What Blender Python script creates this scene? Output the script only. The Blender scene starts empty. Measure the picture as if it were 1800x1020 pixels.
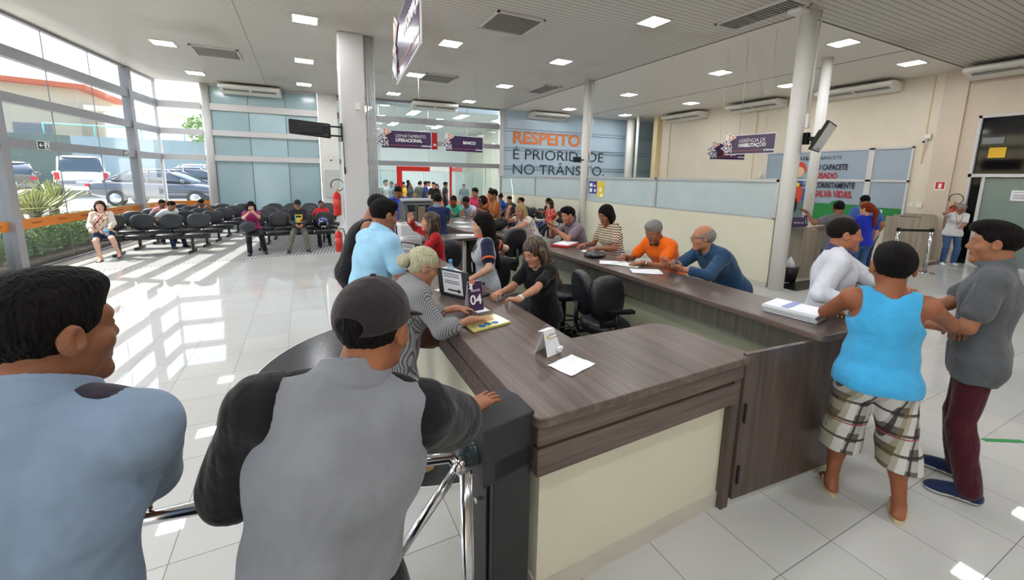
import bpy, math, random
import numpy as np
from mathutils import Vector, Matrix

# ------------------------------------------------------------------ camera, sky, sun, exposure
scene = bpy.context.scene
COL = scene.collection
random.seed(7)
rng = np.random.default_rng(7)

CAM_H = 1.95
cam_data = bpy.data.cameras.new('camera')
cam_data.sensor_width = 36.0
cam_data.lens = 727.68 * 36.0 / 1800.0
cam_data.shift_y = -(510 - 431.36) / 1800.0
cam_data.clip_start = 0.05
cam_data.clip_end = 400
cam = bpy.data.objects.new('camera', cam_data)
COL.objects.link(cam)
W2C = Matrix(((0.89479496, -0.44610818, 0.01815138), (0.05633981, 0.15314818, 0.9865959), (-0.44290835, -0.88177839, 0.16216987)))
cam.matrix_world = Matrix.Translation((0, 0, CAM_H)) @ W2C.transposed().to_4x4()
scene.camera = cam

world = bpy.data.worlds.new('sky')
scene.world = world
world.use_nodes = True
wn = world.node_tree.nodes
wl = world.node_tree.links
wn.clear()
w_out = wn.new('ShaderNodeOutputWorld')
w_bg = wn.new('ShaderNodeBackground')
w_sky = wn.new('ShaderNodeTexSky')
w_sky.sky_type = 'NISHITA'
w_sky.sun_disc = False
w_sky.sun_elevation = math.radians(52)
w_sky.sun_rotation = math.radians(-60)
w_sky.air_density = 1.3
w_sky.dust_density = 3.0
wl.new(w_sky.outputs[0], w_bg.inputs[0])
w_bg.inputs[1].default_value = 0.75
wl.new(w_bg.outputs[0], w_out.inputs[0])

sun_d = bpy.data.lights.new('sun', 'SUN')
sun_d.energy = 11.5
sun_d.angle = math.radians(0.6)
sun_d.color = (1.0, 0.96, 0.88)
sun = bpy.data.objects.new('sun', sun_d)
COL.objects.link(sun)
sun.rotation_euler = Vector((0.62, -0.42, -0.95)).to_track_quat('-Z', 'Y').to_euler()

scene.view_settings.view_transform = 'Standard'
scene.view_settings.look = 'None'
scene.view_settings.gamma = 1.0
scene.view_settings.use_curve_mapping = False
scene.view_settings.exposure = 0.0
LAMP_STRENGTH = 62.0

cy = scene.cycles
cy.use_denoising = True
try:
    cy.denoiser = 'OPENIMAGEDENOISE'
except Exception:
    pass
cy.use_adaptive_sampling = True
cy.adaptive_threshold = 0.03
cy.max_bounces = 7
cy.diffuse_bounces = 4
cy.glossy_bounces = 4
cy.transparent_max_bounces = 16
cy.transmission_bounces = 4
cy.caustics_reflective = False
cy.caustics_refractive = False
cy.sample_clamp_indirect = 6.0
cy.use_light_tree = True

# ------------------------------------------------------------------ materials
MATS = {}


def srgb(c):
    def f(v):
        return v / 12.92 if v <= 0.04045 else ((v + 0.055) / 1.055) ** 2.4
    return (f(c[0] / 255), f(c[1] / 255), f(c[2] / 255), 1.0)


def new_mat(name):
    m = bpy.data.materials.new(name)
    m.use_nodes = True
    b = m.node_tree.nodes['Principled BSDF']
    return m, m.node_tree.nodes, m.node_tree.links, b


def mat(name, col=(200, 200, 200), rough=0.6, metal=0.0, spec=0.4, bump=0.0, bscale=60.0, var=0.0, vscale=6.0, sheen=0.0, coat=0.0, stretch=None):
    """plain procedural material: a base colour with a slight noise variation and a noise bump"""
    if name in MATS:
        return MATS[name]
    m, n, l, b = new_mat(name)
    c = srgb(col)
    b.inputs['Base Color'].default_value = c
    b.inputs['Roughness'].default_value = rough
    b.inputs['Metallic'].default_value = metal
    b.inputs['Specular IOR Level'].default_value = spec
    if sheen:
        b.inputs['Sheen Weight'].default_value = sheen
    if coat:
        b.inputs['Coat Weight'].default_value = coat
        b.inputs['Coat Roughness'].default_value = 0.1
    if var or bump:
        tc = n.new('ShaderNodeTexCoord')
        src = tc.outputs['Object']
        if stretch:
            mp = n.new('ShaderNodeMapping')
            mp.inputs['Scale'].default_value = stretch
            l.new(src, mp.inputs[0])
            src = mp.outputs[0]
    if var:
        t = n.new('ShaderNodeTexNoise')
        t.inputs['Scale'].default_value = vscale
        t.inputs['Detail'].default_value = 3
        l.new(src, t.inputs[0])
        r = n.new('ShaderNodeValToRGB')
        r.color_ramp.elements[0].position = 0.3
        r.color_ramp.elements[1].position = 0.7
        r.color_ramp.elements[0].color = (c[0] * (1 - var), c[1] * (1 - var), c[2] * (1 - var), 1)
        r.color_ramp.elements[1].color = (min(1, c[0] * (1 + var)), min(1, c[1] * (1 + var)), min(1, c[2] * (1 + var)), 1)
        l.new(t.outputs[0], r.inputs[0])
        l.new(r.outputs[0], b.inputs['Base Color'])
    if bump:
        t2 = n.new('ShaderNodeTexNoise')
        t2.inputs['Scale'].default_value = bscale
        t2.inputs['Detail'].default_value = 2
        l.new(src, t2.inputs[0])
        bp = n.new('ShaderNodeBump')
        bp.inputs['Strength'].default_value = bump
        bp.inputs['Distance'].default_value = 0.02
        l.new(t2.outputs[0], bp.inputs['Height'])
        l.new(bp.outputs[0], b.inputs['Normal'])
    MATS[name] = m
    return m


def math_node(n, l, op, a, b=None):
    x = n.new('ShaderNodeMath')
    x.operation = op
    for i, v in enumerate((a, b)):
        if v is None:
            continue
        if isinstance(v, (int, float)):
            x.inputs[i].default_value = v
        else:
            l.new(v, x.inputs[i])
    return x.outputs[0]


def mix_col(n, l, fac, a, b):
    x = n.new('ShaderNodeMix')
    x.data_type = 'RGBA'
    for i, v in ((0, fac), (6, a), (7, b)):
        if hasattr(v, 'links') or hasattr(v, 'is_linked'):
            l.new(v, x.inputs[i])
        else:
            x.inputs[i].default_value = v
    return x.outputs[2]


def xyz(n, l, coord='Object', scale=None, rot=None):
    tc = n.new('ShaderNodeTexCoord')
    src = tc.outputs[coord]
    if scale or rot:
        mp = n.new('ShaderNodeMapping')
        if scale:
            mp.inputs['Scale'].default_value = scale
        if rot:
            mp.inputs['Rotation'].default_value = rot
        l.new(src, mp.inputs[0])
        src = mp.outputs[0]
    s = n.new('ShaderNodeSeparateXYZ')
    l.new(src, s.inputs[0])
    return s.outputs[0], s.outputs[1], s.outputs[2], src


def line_mask(n, l, coord, pitch, width, off=0.0):
    """1 on a line of the given width repeated every pitch"""
    v = math_node(n, l, 'SUBTRACT', coord, off)
    v = math_node(n, l, 'DIVIDE', v, pitch)
    v = math_node(n, l, 'FRACT', v)
    v = math_node(n, l, 'SUBTRACT', v, 0.5)
    v = math_node(n, l, 'ABSOLUTE', v)
    return math_node(n, l, 'GREATER_THAN', v, 0.5 - 0.5 * width / pitch)


def floor_mat():
    m, n, l, b = new_mat('polished_porcelain_tile')
    x, y, z, src = xyz(n, l)
    P = 0.459
    g = math_node(n, l, 'MAXIMUM', line_mask(n, l, x, P, 0.0042, 0.202), line_mask(n, l, y, P, 0.0042, 0.062))
    fx = math_node(n, l, 'FLOOR', math_node(n, l, 'DIVIDE', math_node(n, l, 'SUBTRACT', x, 0.202), P))
    fy = math_node(n, l, 'FLOOR', math_node(n, l, 'DIVIDE', math_node(n, l, 'SUBTRACT', y, 0.062), P))
    cmb = n.new('ShaderNodeCombineXYZ')
    l.new(fx, cmb.inputs[0]); l.new(fy, cmb.inputs[1])
    wn_ = n.new('ShaderNodeTexWhiteNoise')
    l.new(cmb.outputs[0], wn_.inputs[0])
    base = mix_col(n, l, wn_.outputs[0], srgb((190, 190, 186)), srgb((199, 199, 196)))
    nz = n.new('ShaderNodeTexNoise')
    nz.inputs['Scale'].default_value = 1.3
    nz.inputs['Detail'].default_value = 5
    l.new(src, nz.inputs[0])
    base = mix_col(n, l, math_node(n, l, 'MULTIPLY', nz.outputs[0], 0.25), base, srgb((176, 170, 160)))
    base = mix_col(n, l, g, base, srgb((92, 88, 82)))
    l.new(base, b.inputs['Base Color'])
    r = math_node(n, l, 'ADD', math_node(n, l, 'MULTIPLY', nz.outputs[0], 0.045), 0.0)
    r = math_node(n, l, 'ADD', r, math_node(n, l, 'MULTIPLY', g, 0.4))
    l.new(r, b.inputs['Roughness'])
    b.inputs['Specular IOR Level'].default_value = 0.75
    return m


def slat_mat(name, base, line, pitch, width, axis='Y', rough=0.45, bump=0.35, stain=None):
    m, n, l, b = new_mat(name)
    x, y, z, src = xyz(n, l)
    c = {'X': x, 'Y': y, 'Z': z}[axis]
    g = line_mask(n, l, c, pitch, width)
    col = mix_col(n, l, g, srgb(base), srgb(line))
    if stain:
        nz = n.new('ShaderNodeTexNoise')
        nz.inputs['Scale'].default_value = 0.5
        nz.inputs['Detail'].default_value = 4
        l.new(src, nz.inputs[0])
        rr = n.new('ShaderNodeValToRGB')
        rr.color_ramp.elements[0].position = 0.55
        rr.color_ramp.elements[1].position = 0.75
        rr.color_ramp.elements[0].color = (0, 0, 0, 1)
        rr.color_ramp.elements[1].color = (0.35, 0.35, 0.35, 1)
        l.new(nz.outputs[0], rr.inputs[0])
        col = mix_col(n, l, rr.outputs[0], col, srgb(stain))
    l.new(col, b.inputs['Base Color'])
    b.inputs['Roughness'].default_value = rough
    if bump:
        bp = n.new('ShaderNodeBump')
        bp.invert = True
        bp.inputs['Strength'].default_value = bump
        bp.inputs['Distance'].default_value = 0.01
        l.new(g, bp.inputs['Height'])
        l.new(bp.outputs[0], b.inputs['Normal'])
    return m


def wood_mat(name, dark, light, axis=1, rough=0.32, freq=1.0):
    """laminate with the grain running along the given axis"""
    m, n, l, b = new_mat(name)
    sc = [26 * freq, 26 * freq, 26 * freq]
    sc[axis] = 0.9 * freq
    tc = n.new('ShaderNodeTexCoord')
    mp = n.new('ShaderNodeMapping')
    mp.inputs['Scale'].default_value = sc
    l.new(tc.outputs['Object'], mp.inputs[0])
    t = n.new('ShaderNodeTexNoise')
    t.inputs['Scale'].default_value = 1.0
    t.inputs['Detail'].default_value = 6
    t.inputs['Roughness'].default_value = 0.7
    t.inputs['Distortion'].default_value = 0.4
    l.new(mp.outputs[0], t.inputs[0])
    r = n.new('ShaderNodeValToRGB')
    r.color_ramp.elements[0].position = 0.3
    r.color_ramp.elements[1].position = 0.72
    r.color_ramp.elements[0].color = srgb(dark)
    r.color_ramp.elements[1].color = srgb(light)
    l.new(t.outputs[0], r.inputs[0])
    l.new(r.outputs[0], b.inputs['Base Color'])
    b.inputs['Roughness'].default_value = rough
    b.inputs['Specular IOR Level'].default_value = 0.5
    bp = n.new('ShaderNodeBump')
    bp.inputs['Strength'].default_value = 0.08
    bp.inputs['Distance'].default_value = 0.003
    l.new(t.outputs[0], bp.inputs['Height'])
    l.new(bp.outputs[0], b.inputs['Normal'])
    return m


def glass_mat(name, tint=(235, 245, 243), refl=1.0, rough=0.01, alpha=0.08, body=(200, 220, 220)):
    """thin pane: mostly clear, Fresnel reflection on top, a little body colour"""
    m, n, l, b = new_mat(name)
    n.remove(b)
    out = n['Material Output']
    tr = n.new('ShaderNodeBsdfTransparent')
    tr.inputs[0].default_value = srgb(tint)
    gl = n.new('ShaderNodeBsdfGlossy')
    gl.inputs['Roughness'].default_value = rough
    df = n.new('ShaderNodeBsdfDiffuse')
    df.inputs[0].default_value = srgb(body)
    fr = n.new('ShaderNodeFresnel')
    fr.inputs[0].default_value = 1.5
    mx0 = n.new('ShaderNodeMixShader')
    mx0.inputs[0].default_value = alpha
    l.new(tr.outputs[0], mx0.inputs[1]); l.new(df.outputs[0], mx0.inputs[2])
    mx = n.new('ShaderNodeMixShader')
    ge = n.new('ShaderNodeNewGeometry')
    front = math_node(n, l, 'SUBTRACT', 1.0, ge.outputs['Backfacing'])
    l.new(math_node(n, l, 'MULTIPLY', math_node(n, l, 'MULTIPLY', fr.outputs[0], refl), front), mx.inputs[0])
    l.new(mx0.outputs[0], mx.inputs[1]); l.new(gl.outputs[0], mx.inputs[2])
    l.new(mx.outputs[0], out.inputs[0])
    return m


def emit_mat(name, col, strength):
    m, n, l, b = new_mat(name)
    b.inputs['Base Color'].default_value = srgb(col)
    b.inputs['Emission Color'].default_value = srgb(col)
    b.inputs['Emission Strength'].default_value = strength
    return m


def pattern_mat(name, kind, cols, scale=1.0, rough=0.85):
    """printed and woven cloths"""
    if name in MATS:
        return MATS[name]
    m, n, l, b = new_mat(name)
    b.inputs['Roughness'].default_value = rough
    b.inputs['Specular IOR Level'].default_value = 0.15
    x, y, z, src = xyz(n, l)
    c = [srgb(k) for k in cols]
    # angle around the body, so that the pattern wraps
    ang = math_node(n, l, 'ARCTAN2', x, y)
    u = math_node(n, l, 'ADD', x, math_node(n, l, 'MULTIPLY', y, 0.6))
    if kind == 'plaid':
        col = mix_col(n, l, line_mask(n, l, u, 0.105 * scale, 0.05 * scale), c[0], c[1])
        col = mix_col(n, l, math_node(n, l, 'MULTIPLY', line_mask(n, l, z, 0.105 * scale, 0.05 * scale), 0.6), col, c[1])
        col = mix_col(n, l, math_node(n, l, 'MULTIPLY', line_mask(n, l, z, 0.105 * scale, 0.014 * scale, 0.05), 0.9), col, c[2])
        col = mix_col(n, l, math_node(n, l, 'MULTIPLY', line_mask(n, l, u, 0.105 * scale, 0.012 * scale, 0.05), 0.9), col, c[2])
        col = mix_col(n, l, math_node(n, l, 'MULTIPLY', line_mask(n, l, z, 0.21 * scale, 0.008 * scale, 0.03), 0.9), col, c[3])
        col = mix_col(n, l, math_node(n, l, 'MULTIPLY', line_mask(n, l, u, 0.21 * scale, 0.035 * scale, 0.1), 0.5), col, c[4])
    elif kind == 'stripes':
        col = mix_col(n, l, line_mask(n, l, u, 0.011 * scale, 0.0045 * scale), c[0], c[1])
    elif kind == 'hstripes':
        col = mix_col(n, l, line_mask(n, l, z, 0.03 * scale, 0.012 * scale), c[0], c[1])
    elif kind == 'zigzag':
        t = math_node(n, l, 'PINGPONG', u, 0.02 * scale)
        v = math_node(n, l, 'ADD', z, math_node(n, l, 'MULTIPLY', t, 0.9))
        col = mix_col(n, l, line_mask(n, l, v, 0.032 * scale, 0.015 * scale), c[0], c[1])
    elif kind == 'floral':
        col = c[0]
        for k in range(1, len(c)):
            vt = n.new('ShaderNodeTexVoronoi')
            vt.inputs['Scale'].default_value = (22 + 7 * k) / scale
            mp = n.new('ShaderNodeMapping')
            mp.inputs['Location'].default_value = (k * 1.7, k * 0.9, k * 2.3)
            l.new(src, mp.inputs[0]); l.new(mp.outputs[0], vt.inputs[0])
            nz = n.new('ShaderNodeTexNoise')
            nz.inputs['Scale'].default_value = 14 / scale
            l.new(mp.outputs[0], nz.inputs[0])
            d = math_node(n, l, 'ADD', vt.outputs['Distance'], math_node(n, l, 'MULTIPLY', nz.outputs[0], 0.5))
            col = mix_col(n, l, math_node(n, l, 'LESS_THAN', d, 0.52), col, c[k])
    elif kind == 'denim':
        nz = n.new('ShaderNodeTexNoise')
        nz.inputs['Scale'].default_value = 5
        nz.inputs['Detail'].default_value = 6
        l.new(src, nz.inputs[0])
        col = mix_col(n, l, nz.outputs[0], c[0], c[1])
    nb = n.new('ShaderNodeTexNoise')
    nb.inputs['Scale'].default_value = 35
    l.new(src, nb.inputs[0])
    bp = n.new('ShaderNodeBump')
    bp.inputs['Strength'].default_value = 0.3
    bp.inputs['Distance'].default_value = 0.006
    l.new(nb.outputs[0], bp.inputs['Height'])
    l.new(bp.outputs[0], b.inputs['Normal'])
    l.new(col, b.inputs['Base Color'])
    MATS[name] = m
    return m


def cloth(col, name=None):
    name = name or 'cloth_%02x%02x%02x' % tuple(col)
    return mat(name, col, rough=0.85, spec=0.15, bump=0.75, bscale=13, var=0.07, vscale=9, sheen=0.15)


def skin(col):
    name = 'skin_%02x%02x%02x' % tuple(col)
    if name in MATS:
        return MATS[name]
    m = mat(name, col, rough=0.5, spec=0.35, bump=0.12, bscale=90, var=0.1, vscale=14)
    return m


# ------------------------------------------------------------------ mesh helpers
def tag(o, label=None, cat=None, group=None, kind=None):
    if label: o['label'] = label
    if cat: o['category'] = cat
    if group: o['group'] = group
    if kind: o['kind'] = kind
    return o


def empty(name, loc=(0, 0, 0), rz=0.0, parent=None):
    o = bpy.data.objects.new(name, None)
    o.empty_display_size = 0.1
    o.location = loc
    o.rotation_euler = (0, 0, rz)
    if parent: o.parent = parent
    COL.objects.link(o)
    return o


def rotz(a):
    c, s = math.cos(a), math.sin(a)
    return np.array([[c, -s, 0], [s, c, 0], [0, 0, 1.0]])


class MB:
    """collects simple shapes and links them as one mesh object"""

    def __init__(self):
        self.v = []
        self.f = []
        self.m = []
        self.s = []

    def add(self, verts, faces, mi=0, smooth=False, M=None):
        k = len(self.v)
        for p in verts:
            if M is not None:
                p = M @ Vector(p)
            self.v.append((p[0], p[1], p[2]))
        for f in faces:
            self.f.append([i + k for i in f])
            self.m.append(mi)
            self.s.append(smooth)
        return self

    def box(self, x0, x1, y0, y1, z0, z1, mi=0, M=None):
        v = [(x0, y0, z0), (x1, y0, z0), (x1, y1, z0), (x0, y1, z0), (x0, y0, z1), (x1, y0, z1), (x1, y1, z1), (x0, y1, z1)]
        f = [(3, 2, 1, 0), (4, 5, 6, 7), (0, 1, 5, 4), (1, 2, 6, 5), (2, 3, 7, 6), (3, 0, 4, 7)]
        return self.add(v, f, mi, False, M)

    def cbox(self, c, s, mi=0, M=None):
        return self.box(c[0] - s[0] / 2, c[0] + s[0] / 2, c[1] - s[1] / 2, c[1] + s[1] / 2, c[2] - s[2] / 2, c[2] + s[2] / 2, mi, M)

    def prism(self, pts, z0, z1, mi=0, M=None, smooth=False):
        n = len(pts)
        v = [(p[0], p[1], z0) for p in pts] + [(p[0], p[1], z1) for p in pts]
        f = [tuple(range(n - 1, -1, -1)), tuple(range(n, 2 * n))]
        self.add(v, f, mi, False, M)
        k = len(self.v) - 2 * n
        for i in range(n):
            j = (i + 1) % n
            self.f.append([k + i, k + j, k + n + j, k + n + i]); self.m.append(mi); self.s.append(smooth)
        return self

    def wall(self, A, B, z0, z1, t=0.1, mi=0):
        """upright box along the line A-B, t thick"""
        A = np.array(A, float); B = np.array(B, float)
        d = (B - A) / np.linalg.norm(B - A)
        n = np.array([-d[1], d[0]]) * t / 2
        return self.prism([A - n, B - n, B + n, A + n], z0, z1, mi)

    def tube(self, pts, r, n=10, mi=0, caps=True, M=None):
        pts = [Vector(p) for p in pts]
        rs = r if isinstance(r, (list, tuple)) else [r] * len(pts)
        k = len(self.v)
        rings = []
        prev = None
        for i, p in enumerate(pts):
            if i == 0: t = pts[1] - pts[0]
            elif i == len(pts) - 1: t = pts[-1] - pts[-2]
            else: t = (pts[i + 1] - pts[i]).normalized() + (pts[i] - pts[i - 1]).normalized()
            if t.length < 1e-9: t = Vector((0, 0, 1))
            t.normalize()
            if prev is None:
                a = Vector((0, 0, 1)) if abs(t.z) < 0.9 else Vector((1, 0, 0))
                u = t.cross(a).normalized()
            else:
                u = (prev - t * prev.dot(t))
                if u.length < 1e-6: u = t.orthogonal()
                u.normalize()
            prev = u
            w = t.cross(u)
            rings.append([p + (u * math.cos(2 * math.pi * j / n) + w * math.sin(2 * math.pi * j / n)) * rs[i] for j in range(n)])
        v = [q for rg in rings for q in rg]
        f = []
        for i in range(len(rings) - 1):
            for j in range(n):
                a = i * n + j; b = i * n + (j + 1) % n
                f.append((a, b, b + n, a + n))
        self.add(v, f, mi, True, M)
        if caps:
            self.f.append([k + j for j in range(n - 1, -1, -1)]); self.m.append(mi); self.s.append(False)
            self.f.append([k + (len(rings) - 1) * n + j for j in range(n)]); self.m.append(mi); self.s.append(False)
        return self

    def lathe(self, prof, n=24, c=(0, 0, 0), mi=0, M=None, smooth=True):
        v = []
        for r, z in prof:
            for j in range(n):
                a = 2 * math.pi * j / n
                v.append((c[0] + r * math.cos(a), c[1] + r * math.sin(a), c[2] + z))
        f = []
        for i in range(len(prof) - 1):
            for j in range(n):
                a = i * n + j; b = i * n + (j + 1) % n
                f.append((a, b, b + n, a + n))
        self.add(v, f, mi, smooth, M)
        k = len(self.v) - len(v)
        self.f.append([k + j for j in range(n - 1, -1, -1)]); self.m.append(mi); self.s.append(False)
        self.f.append([k + (len(prof) - 1) * n + j for j in range(n)]); self.m.append(mi); self.s.append(False)
        return self

    def ellipsoid(self, c, r, n=16, m=10, mi=0, M=None):
        prof = []
        v = []; f = []
        for i in range(m + 1):
            t = -math.pi / 2 + math.pi * i / m
            for j in range(n):
                a = 2 * math.pi * j / n
                v.append((c[0] + r[0] * math.cos(t) * math.cos(a), c[1] + r[1] * math.cos(t) * math.sin(a), c[2] + r[2] * math.sin(t)))
        for i in range(m):
            for j in range(n):
                a = i * n + j; b = i * n + (j + 1) % n
                f.append((a, b, b + n, a + n))
        return self.add(v, f, mi, True, M)

    def build(self, name, mats, parent=None, loc=None, rz=None, bevel=0.0, seg=2, auto=False):
        me = bpy.data.meshes.new(name)
        me.from_pydata(self.v, [], self.f)
        if not isinstance(mats, (list, tuple)): mats = [mats]
        for q in mats: me.materials.append(q)
        me.polygons.foreach_set('material_index', self.m)
        me.polygons.foreach_set('use_smooth', self.s)
        me.update()
        o = bpy.data.objects.new(name, me)
        if loc is not None: o.location = loc
        if rz is not None: o.rotation_euler = (0, 0, rz)
        if parent is not None: o.parent = parent
        COL.objects.link(o)
        if bevel:
            b = o.modifiers.new('bevel', 'BEVEL')
            b.width = bevel; b.segments = seg; b.limit_method = 'ANGLE'; b.angle_limit = math.radians(40)
        return o


def rounded_poly(pts, r, n=5):
    """round the corners of a 2D polygon; r one radius or one per corner"""
    out = []
    N = len(pts)
    for i in range(N):
        rr = r[i] if isinstance(r, (list, tuple)) else r
        p = np.array(pts[i], float); a = np.array(pts[i - 1], float); b = np.array(pts[(i + 1) % N], float)
        if rr <= 0:
            out.append(tuple(p)); continue
        da = (a - p) / np.linalg.norm(a - p); db = (b - p) / np.linalg.norm(b - p)
        p0 = p + da * rr; p1 = p + db * rr
        for k in range(n + 1):
            t = k / n
            out.append(tuple((1 - t) ** 2 * p0 + 2 * t * (1 - t) * p + t * t * p1))
    return out


def text_obj(name, body, size, mtl, parent=None, loc=(0, 0, 0), rot=(0, 0, 0), ext=0.002, bold=0.0, align='LEFT', sx=1.0, spacing=1.0, fitw=None):
    cu = bpy.data.curves.new(name, 'FONT')
    cu.body = body
    cu.size = size
    cu.extrude = ext
    cu.offset = bold
    cu.align_x = align
    cu.space_character = spacing
    cu.resolution_u = 4
    tmp = bpy.data.objects.new(name + '_tmp', cu)
    COL.objects.link(tmp)
    dg = bpy.context.evaluated_depsgraph_get()
    me = bpy.data.meshes.new_from_object(tmp.evaluated_get(dg))
    bpy.data.objects.remove(tmp)
    bpy.data.curves.remove(cu)
    me.name = name
    me.materials.clear()
    me.materials.append(mtl)
    o = bpy.data.objects.new(name, me)
    o.location = loc
    o.rotation_euler = rot
    if fitw:
        xs = [v.co.x for v in me.vertices]
        sx = fitw / (max(xs) - min(xs))
    o.scale = (sx, 1, 1)
    if parent is not None: o.parent = parent
    COL.objects.link(o)
    return o


def copy_tree(o, parent=None):
    c = o.copy()
    COL.objects.link(c)
    c.parent = parent
    for ch in list(o.children):
        copy_tree(ch, c)
    return c

# ------------------------------------------------------------------ organic surfaces: smooth unions of tapered limbs, meshed with surface nets
def V(*a):
    return np.array(a, float)


def nrm(v):
    v = np.asarray(v, float)
    return v / (np.linalg.norm(v) + 1e-12)


def RC(a, b, ra, rb, k=0.02, op='add'):
    a = np.asarray(a, float); b = np.asarray(b, float)
    c = (a + b) / 2
    return dict(t='rc', a=a, b=b, ra=ra, rb=rb, k=k, op=op, c=c, r=np.linalg.norm(b - a) / 2 + max(ra, rb))


def EL(c, r, R=None, k=0.02, op='add'):
    c = np.asarray(c, float)
    return dict(t='el', c=c, rr=np.asarray(r, float), R=(np.eye(3) if R is None else np.asarray(R, float)), k=k, op=op, r=max(r))


def PL(p, n, op='cut', k=0.0):
    """keeps the side opposite to n"""
    return dict(t='pl', p=np.asarray(p, float), n=nrm(n), op=op, k=k)


def pdist(p, P):
    if p['t'] == 'rc':
        ab = p['b'] - p['a']
        L2 = ab @ ab + 1e-12
        t = np.clip(((P - p['a']) @ ab) / L2, 0, 1)
        q = P - p['a'] - t[..., None] * ab
        return np.sqrt((q * q).sum(-1)) - (p['ra'] + (p['rb'] - p['ra']) * t)
    if p['t'] == 'el':
        q = (P - p['c']) @ p['R']
        a = q / p['rr']
        k0 = np.sqrt((a * a).sum(-1))
        b = a / p['rr']
        k1 = np.sqrt((b * b).sum(-1)) + 1e-9
        return np.where(k0 < 1e-4, -p['rr'].min(), k0 * (k0 - 1.0) / k1)
    return (P - p['p']) @ p['n']


def smin(a, b, k):
    if k <= 1e-6: return np.minimum(a, b)
    h = np.maximum(k - np.abs(a - b), 0) / k
    return np.minimum(a, b) - h * h * k * 0.25


def evalp(prims, P, centers=None, rad=0.0):
    """P (N,m,3) or (N,3)"""
    d = np.full(P.shape[:-1], 1.0)
    for p in prims:
        if p['op'] == 'cut':
            d = np.maximum(d, pdist(p, P)); continue
        if centers is not None:
            sel = np.linalg.norm(centers - p['c'], axis=1) < p['r'] + rad + 0.05
            if not sel.any(): continue
        else:
            sel = slice(None)
        q = pdist(p, P[sel])
        if p['op'] == 'add': d[sel] = smin(d[sel], q, p['k'])
        elif p['op'] == 'sub': d[sel] = -smin(-d[sel], q, p['k'])
    return d


def sdf_mesh(prims, vox, box=None, noise=None, B=8):
    """returns verts, quads"""
    if box is None:
        lo = np.min([p['c'] - p['r'] for p in prims if p['op'] == 'add'], axis=0) - 0.02
        hi = np.max([p['c'] + p['r'] for p in prims if p['op'] == 'add'], axis=0) + 0.02
    else:
        lo, hi = map(np.array, box)
    nb = np.maximum(1, np.ceil((hi - lo) / (vox * B)).astype(int))
    n = nb * B + 1
    bi = np.stack(np.meshgrid(*[np.arange(k) for k in nb], indexing='ij'), -1).reshape(-1, 3)
    cen = lo + (bi + 0.5) * B * vox
    hr = B * vox * 0.87
    dc = evalp(prims, cen)
    near = np.abs(dc) < hr * 1.25 + 0.02 + (0.01 if noise else 0)
    D = np.empty(n, np.float32)
    sgn = np.where(dc < 0, -1.0, 1.0).reshape(nb)
    D[:-1, :-1, :-1] = np.repeat(np.repeat(np.repeat(sgn, B, 0), B, 1), B, 2)
    D[-1] = D[-2]; D[:, -1] = D[:, -2]; D[:, :, -1] = D[:, :, -2]
    bs = bi[near]
    if len(bs) == 0: return np.zeros((0, 3)), np.zeros((0, 4), int)
    off = np.stack(np.meshgrid(*[np.arange(B + 1)] * 3, indexing='ij'), -1).reshape(-1, 3)
    CH = 400
    for s in range(0, len(bs), CH):
        b_ = bs[s:s + CH]
        gi = b_[:, None, :] * B + off[None]
        P = lo + gi * vox
        d = evalp(prims, P, cen[near][s:s + CH], hr)
        if noise: d = d + noise(P)
        D[gi[..., 0], gi[..., 1], gi[..., 2]] = d
    S = D < 0
    c = S[:-1, :-1, :-1].astype(np.int8)
    for dx, dy, dz in ((1, 0, 0), (0, 1, 0), (0, 0, 1), (1, 1, 0), (1, 0, 1), (0, 1, 1), (1, 1, 1)):
        c = c + S[dx:n[0] - 1 + dx, dy:n[1] - 1 + dy, dz:n[2] - 1 + dz]
    mixed = (c > 0) & (c < 8)
    cells = np.argwhere(mixed)
    if len(cells) == 0: return np.zeros((0, 3)), np.zeros((0, 4), int)
    idx = np.full(mixed.shape, -1, np.int32)
    idx[mixed] = np.arange(len(cells))
    co = np.array([(0, 0, 0), (1, 0, 0), (0, 1, 0), (1, 1, 0), (0, 0, 1), (1, 0, 1), (0, 1, 1), (1, 1, 1)])
    vals = np.stack([D[cells[:, 0] + o[0], cells[:, 1] + o[1], cells[:, 2] + o[2]] for o in co], 1)
    acc = np.zeros((len(cells), 3)); cnt = np.zeros(len(cells))
    for a, b in ((0, 1), (2, 3), (4, 5), (6, 7), (0, 2), (1, 3), (4, 6), (5, 7), (0, 4), (1, 5), (2, 6), (3, 7)):
        va, vb = vals[:, a], vals[:, b]
        m = (va < 0) != (vb < 0)
        t = np.clip(va / (va - vb + 1e-12), 0, 1)
        q = co[a] + t[:, None] * (co[b] - co[a])
        acc += np.where(m[:, None], q, 0); cnt += m
    verts = lo + (cells + acc / cnt[:, None]) * vox
    quads = []
    for ax in range(3):
        o = [0, 0, 0]; o[ax] = 1
        A = S[:n[0] - o[0], :n[1] - o[1], :n[2] - o[2]]
        Bq = S[o[0]:, o[1]:, o[2]:]
        e = np.argwhere(A != Bq)
        if len(e) == 0: continue
        u, w = (ax + 1) % 3, (ax + 2) % 3
        ok = (e[:, u] > 0) & (e[:, w] > 0) & (e[:, u] < n[u] - 1) & (e[:, w] < n[w] - 1)
        e = e[ok]
        fl_ = A[e[:, 0], e[:, 1], e[:, 2]]
        du = np.zeros(3, int); du[u] = 1
        dw = np.zeros(3, int); dw[w] = 1
        q = [e - du - dw, e - dw, e, e - du]
        q = np.stack([idx[k[:, 0], k[:, 1], k[:, 2]] for k in q], 1)
        q[~fl_] = q[~fl_][:, ::-1]
        quads.append(q)
    quads = np.concatenate(quads)
    quads = quads[(quads >= 0).all(1)]
    return verts, quads


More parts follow.
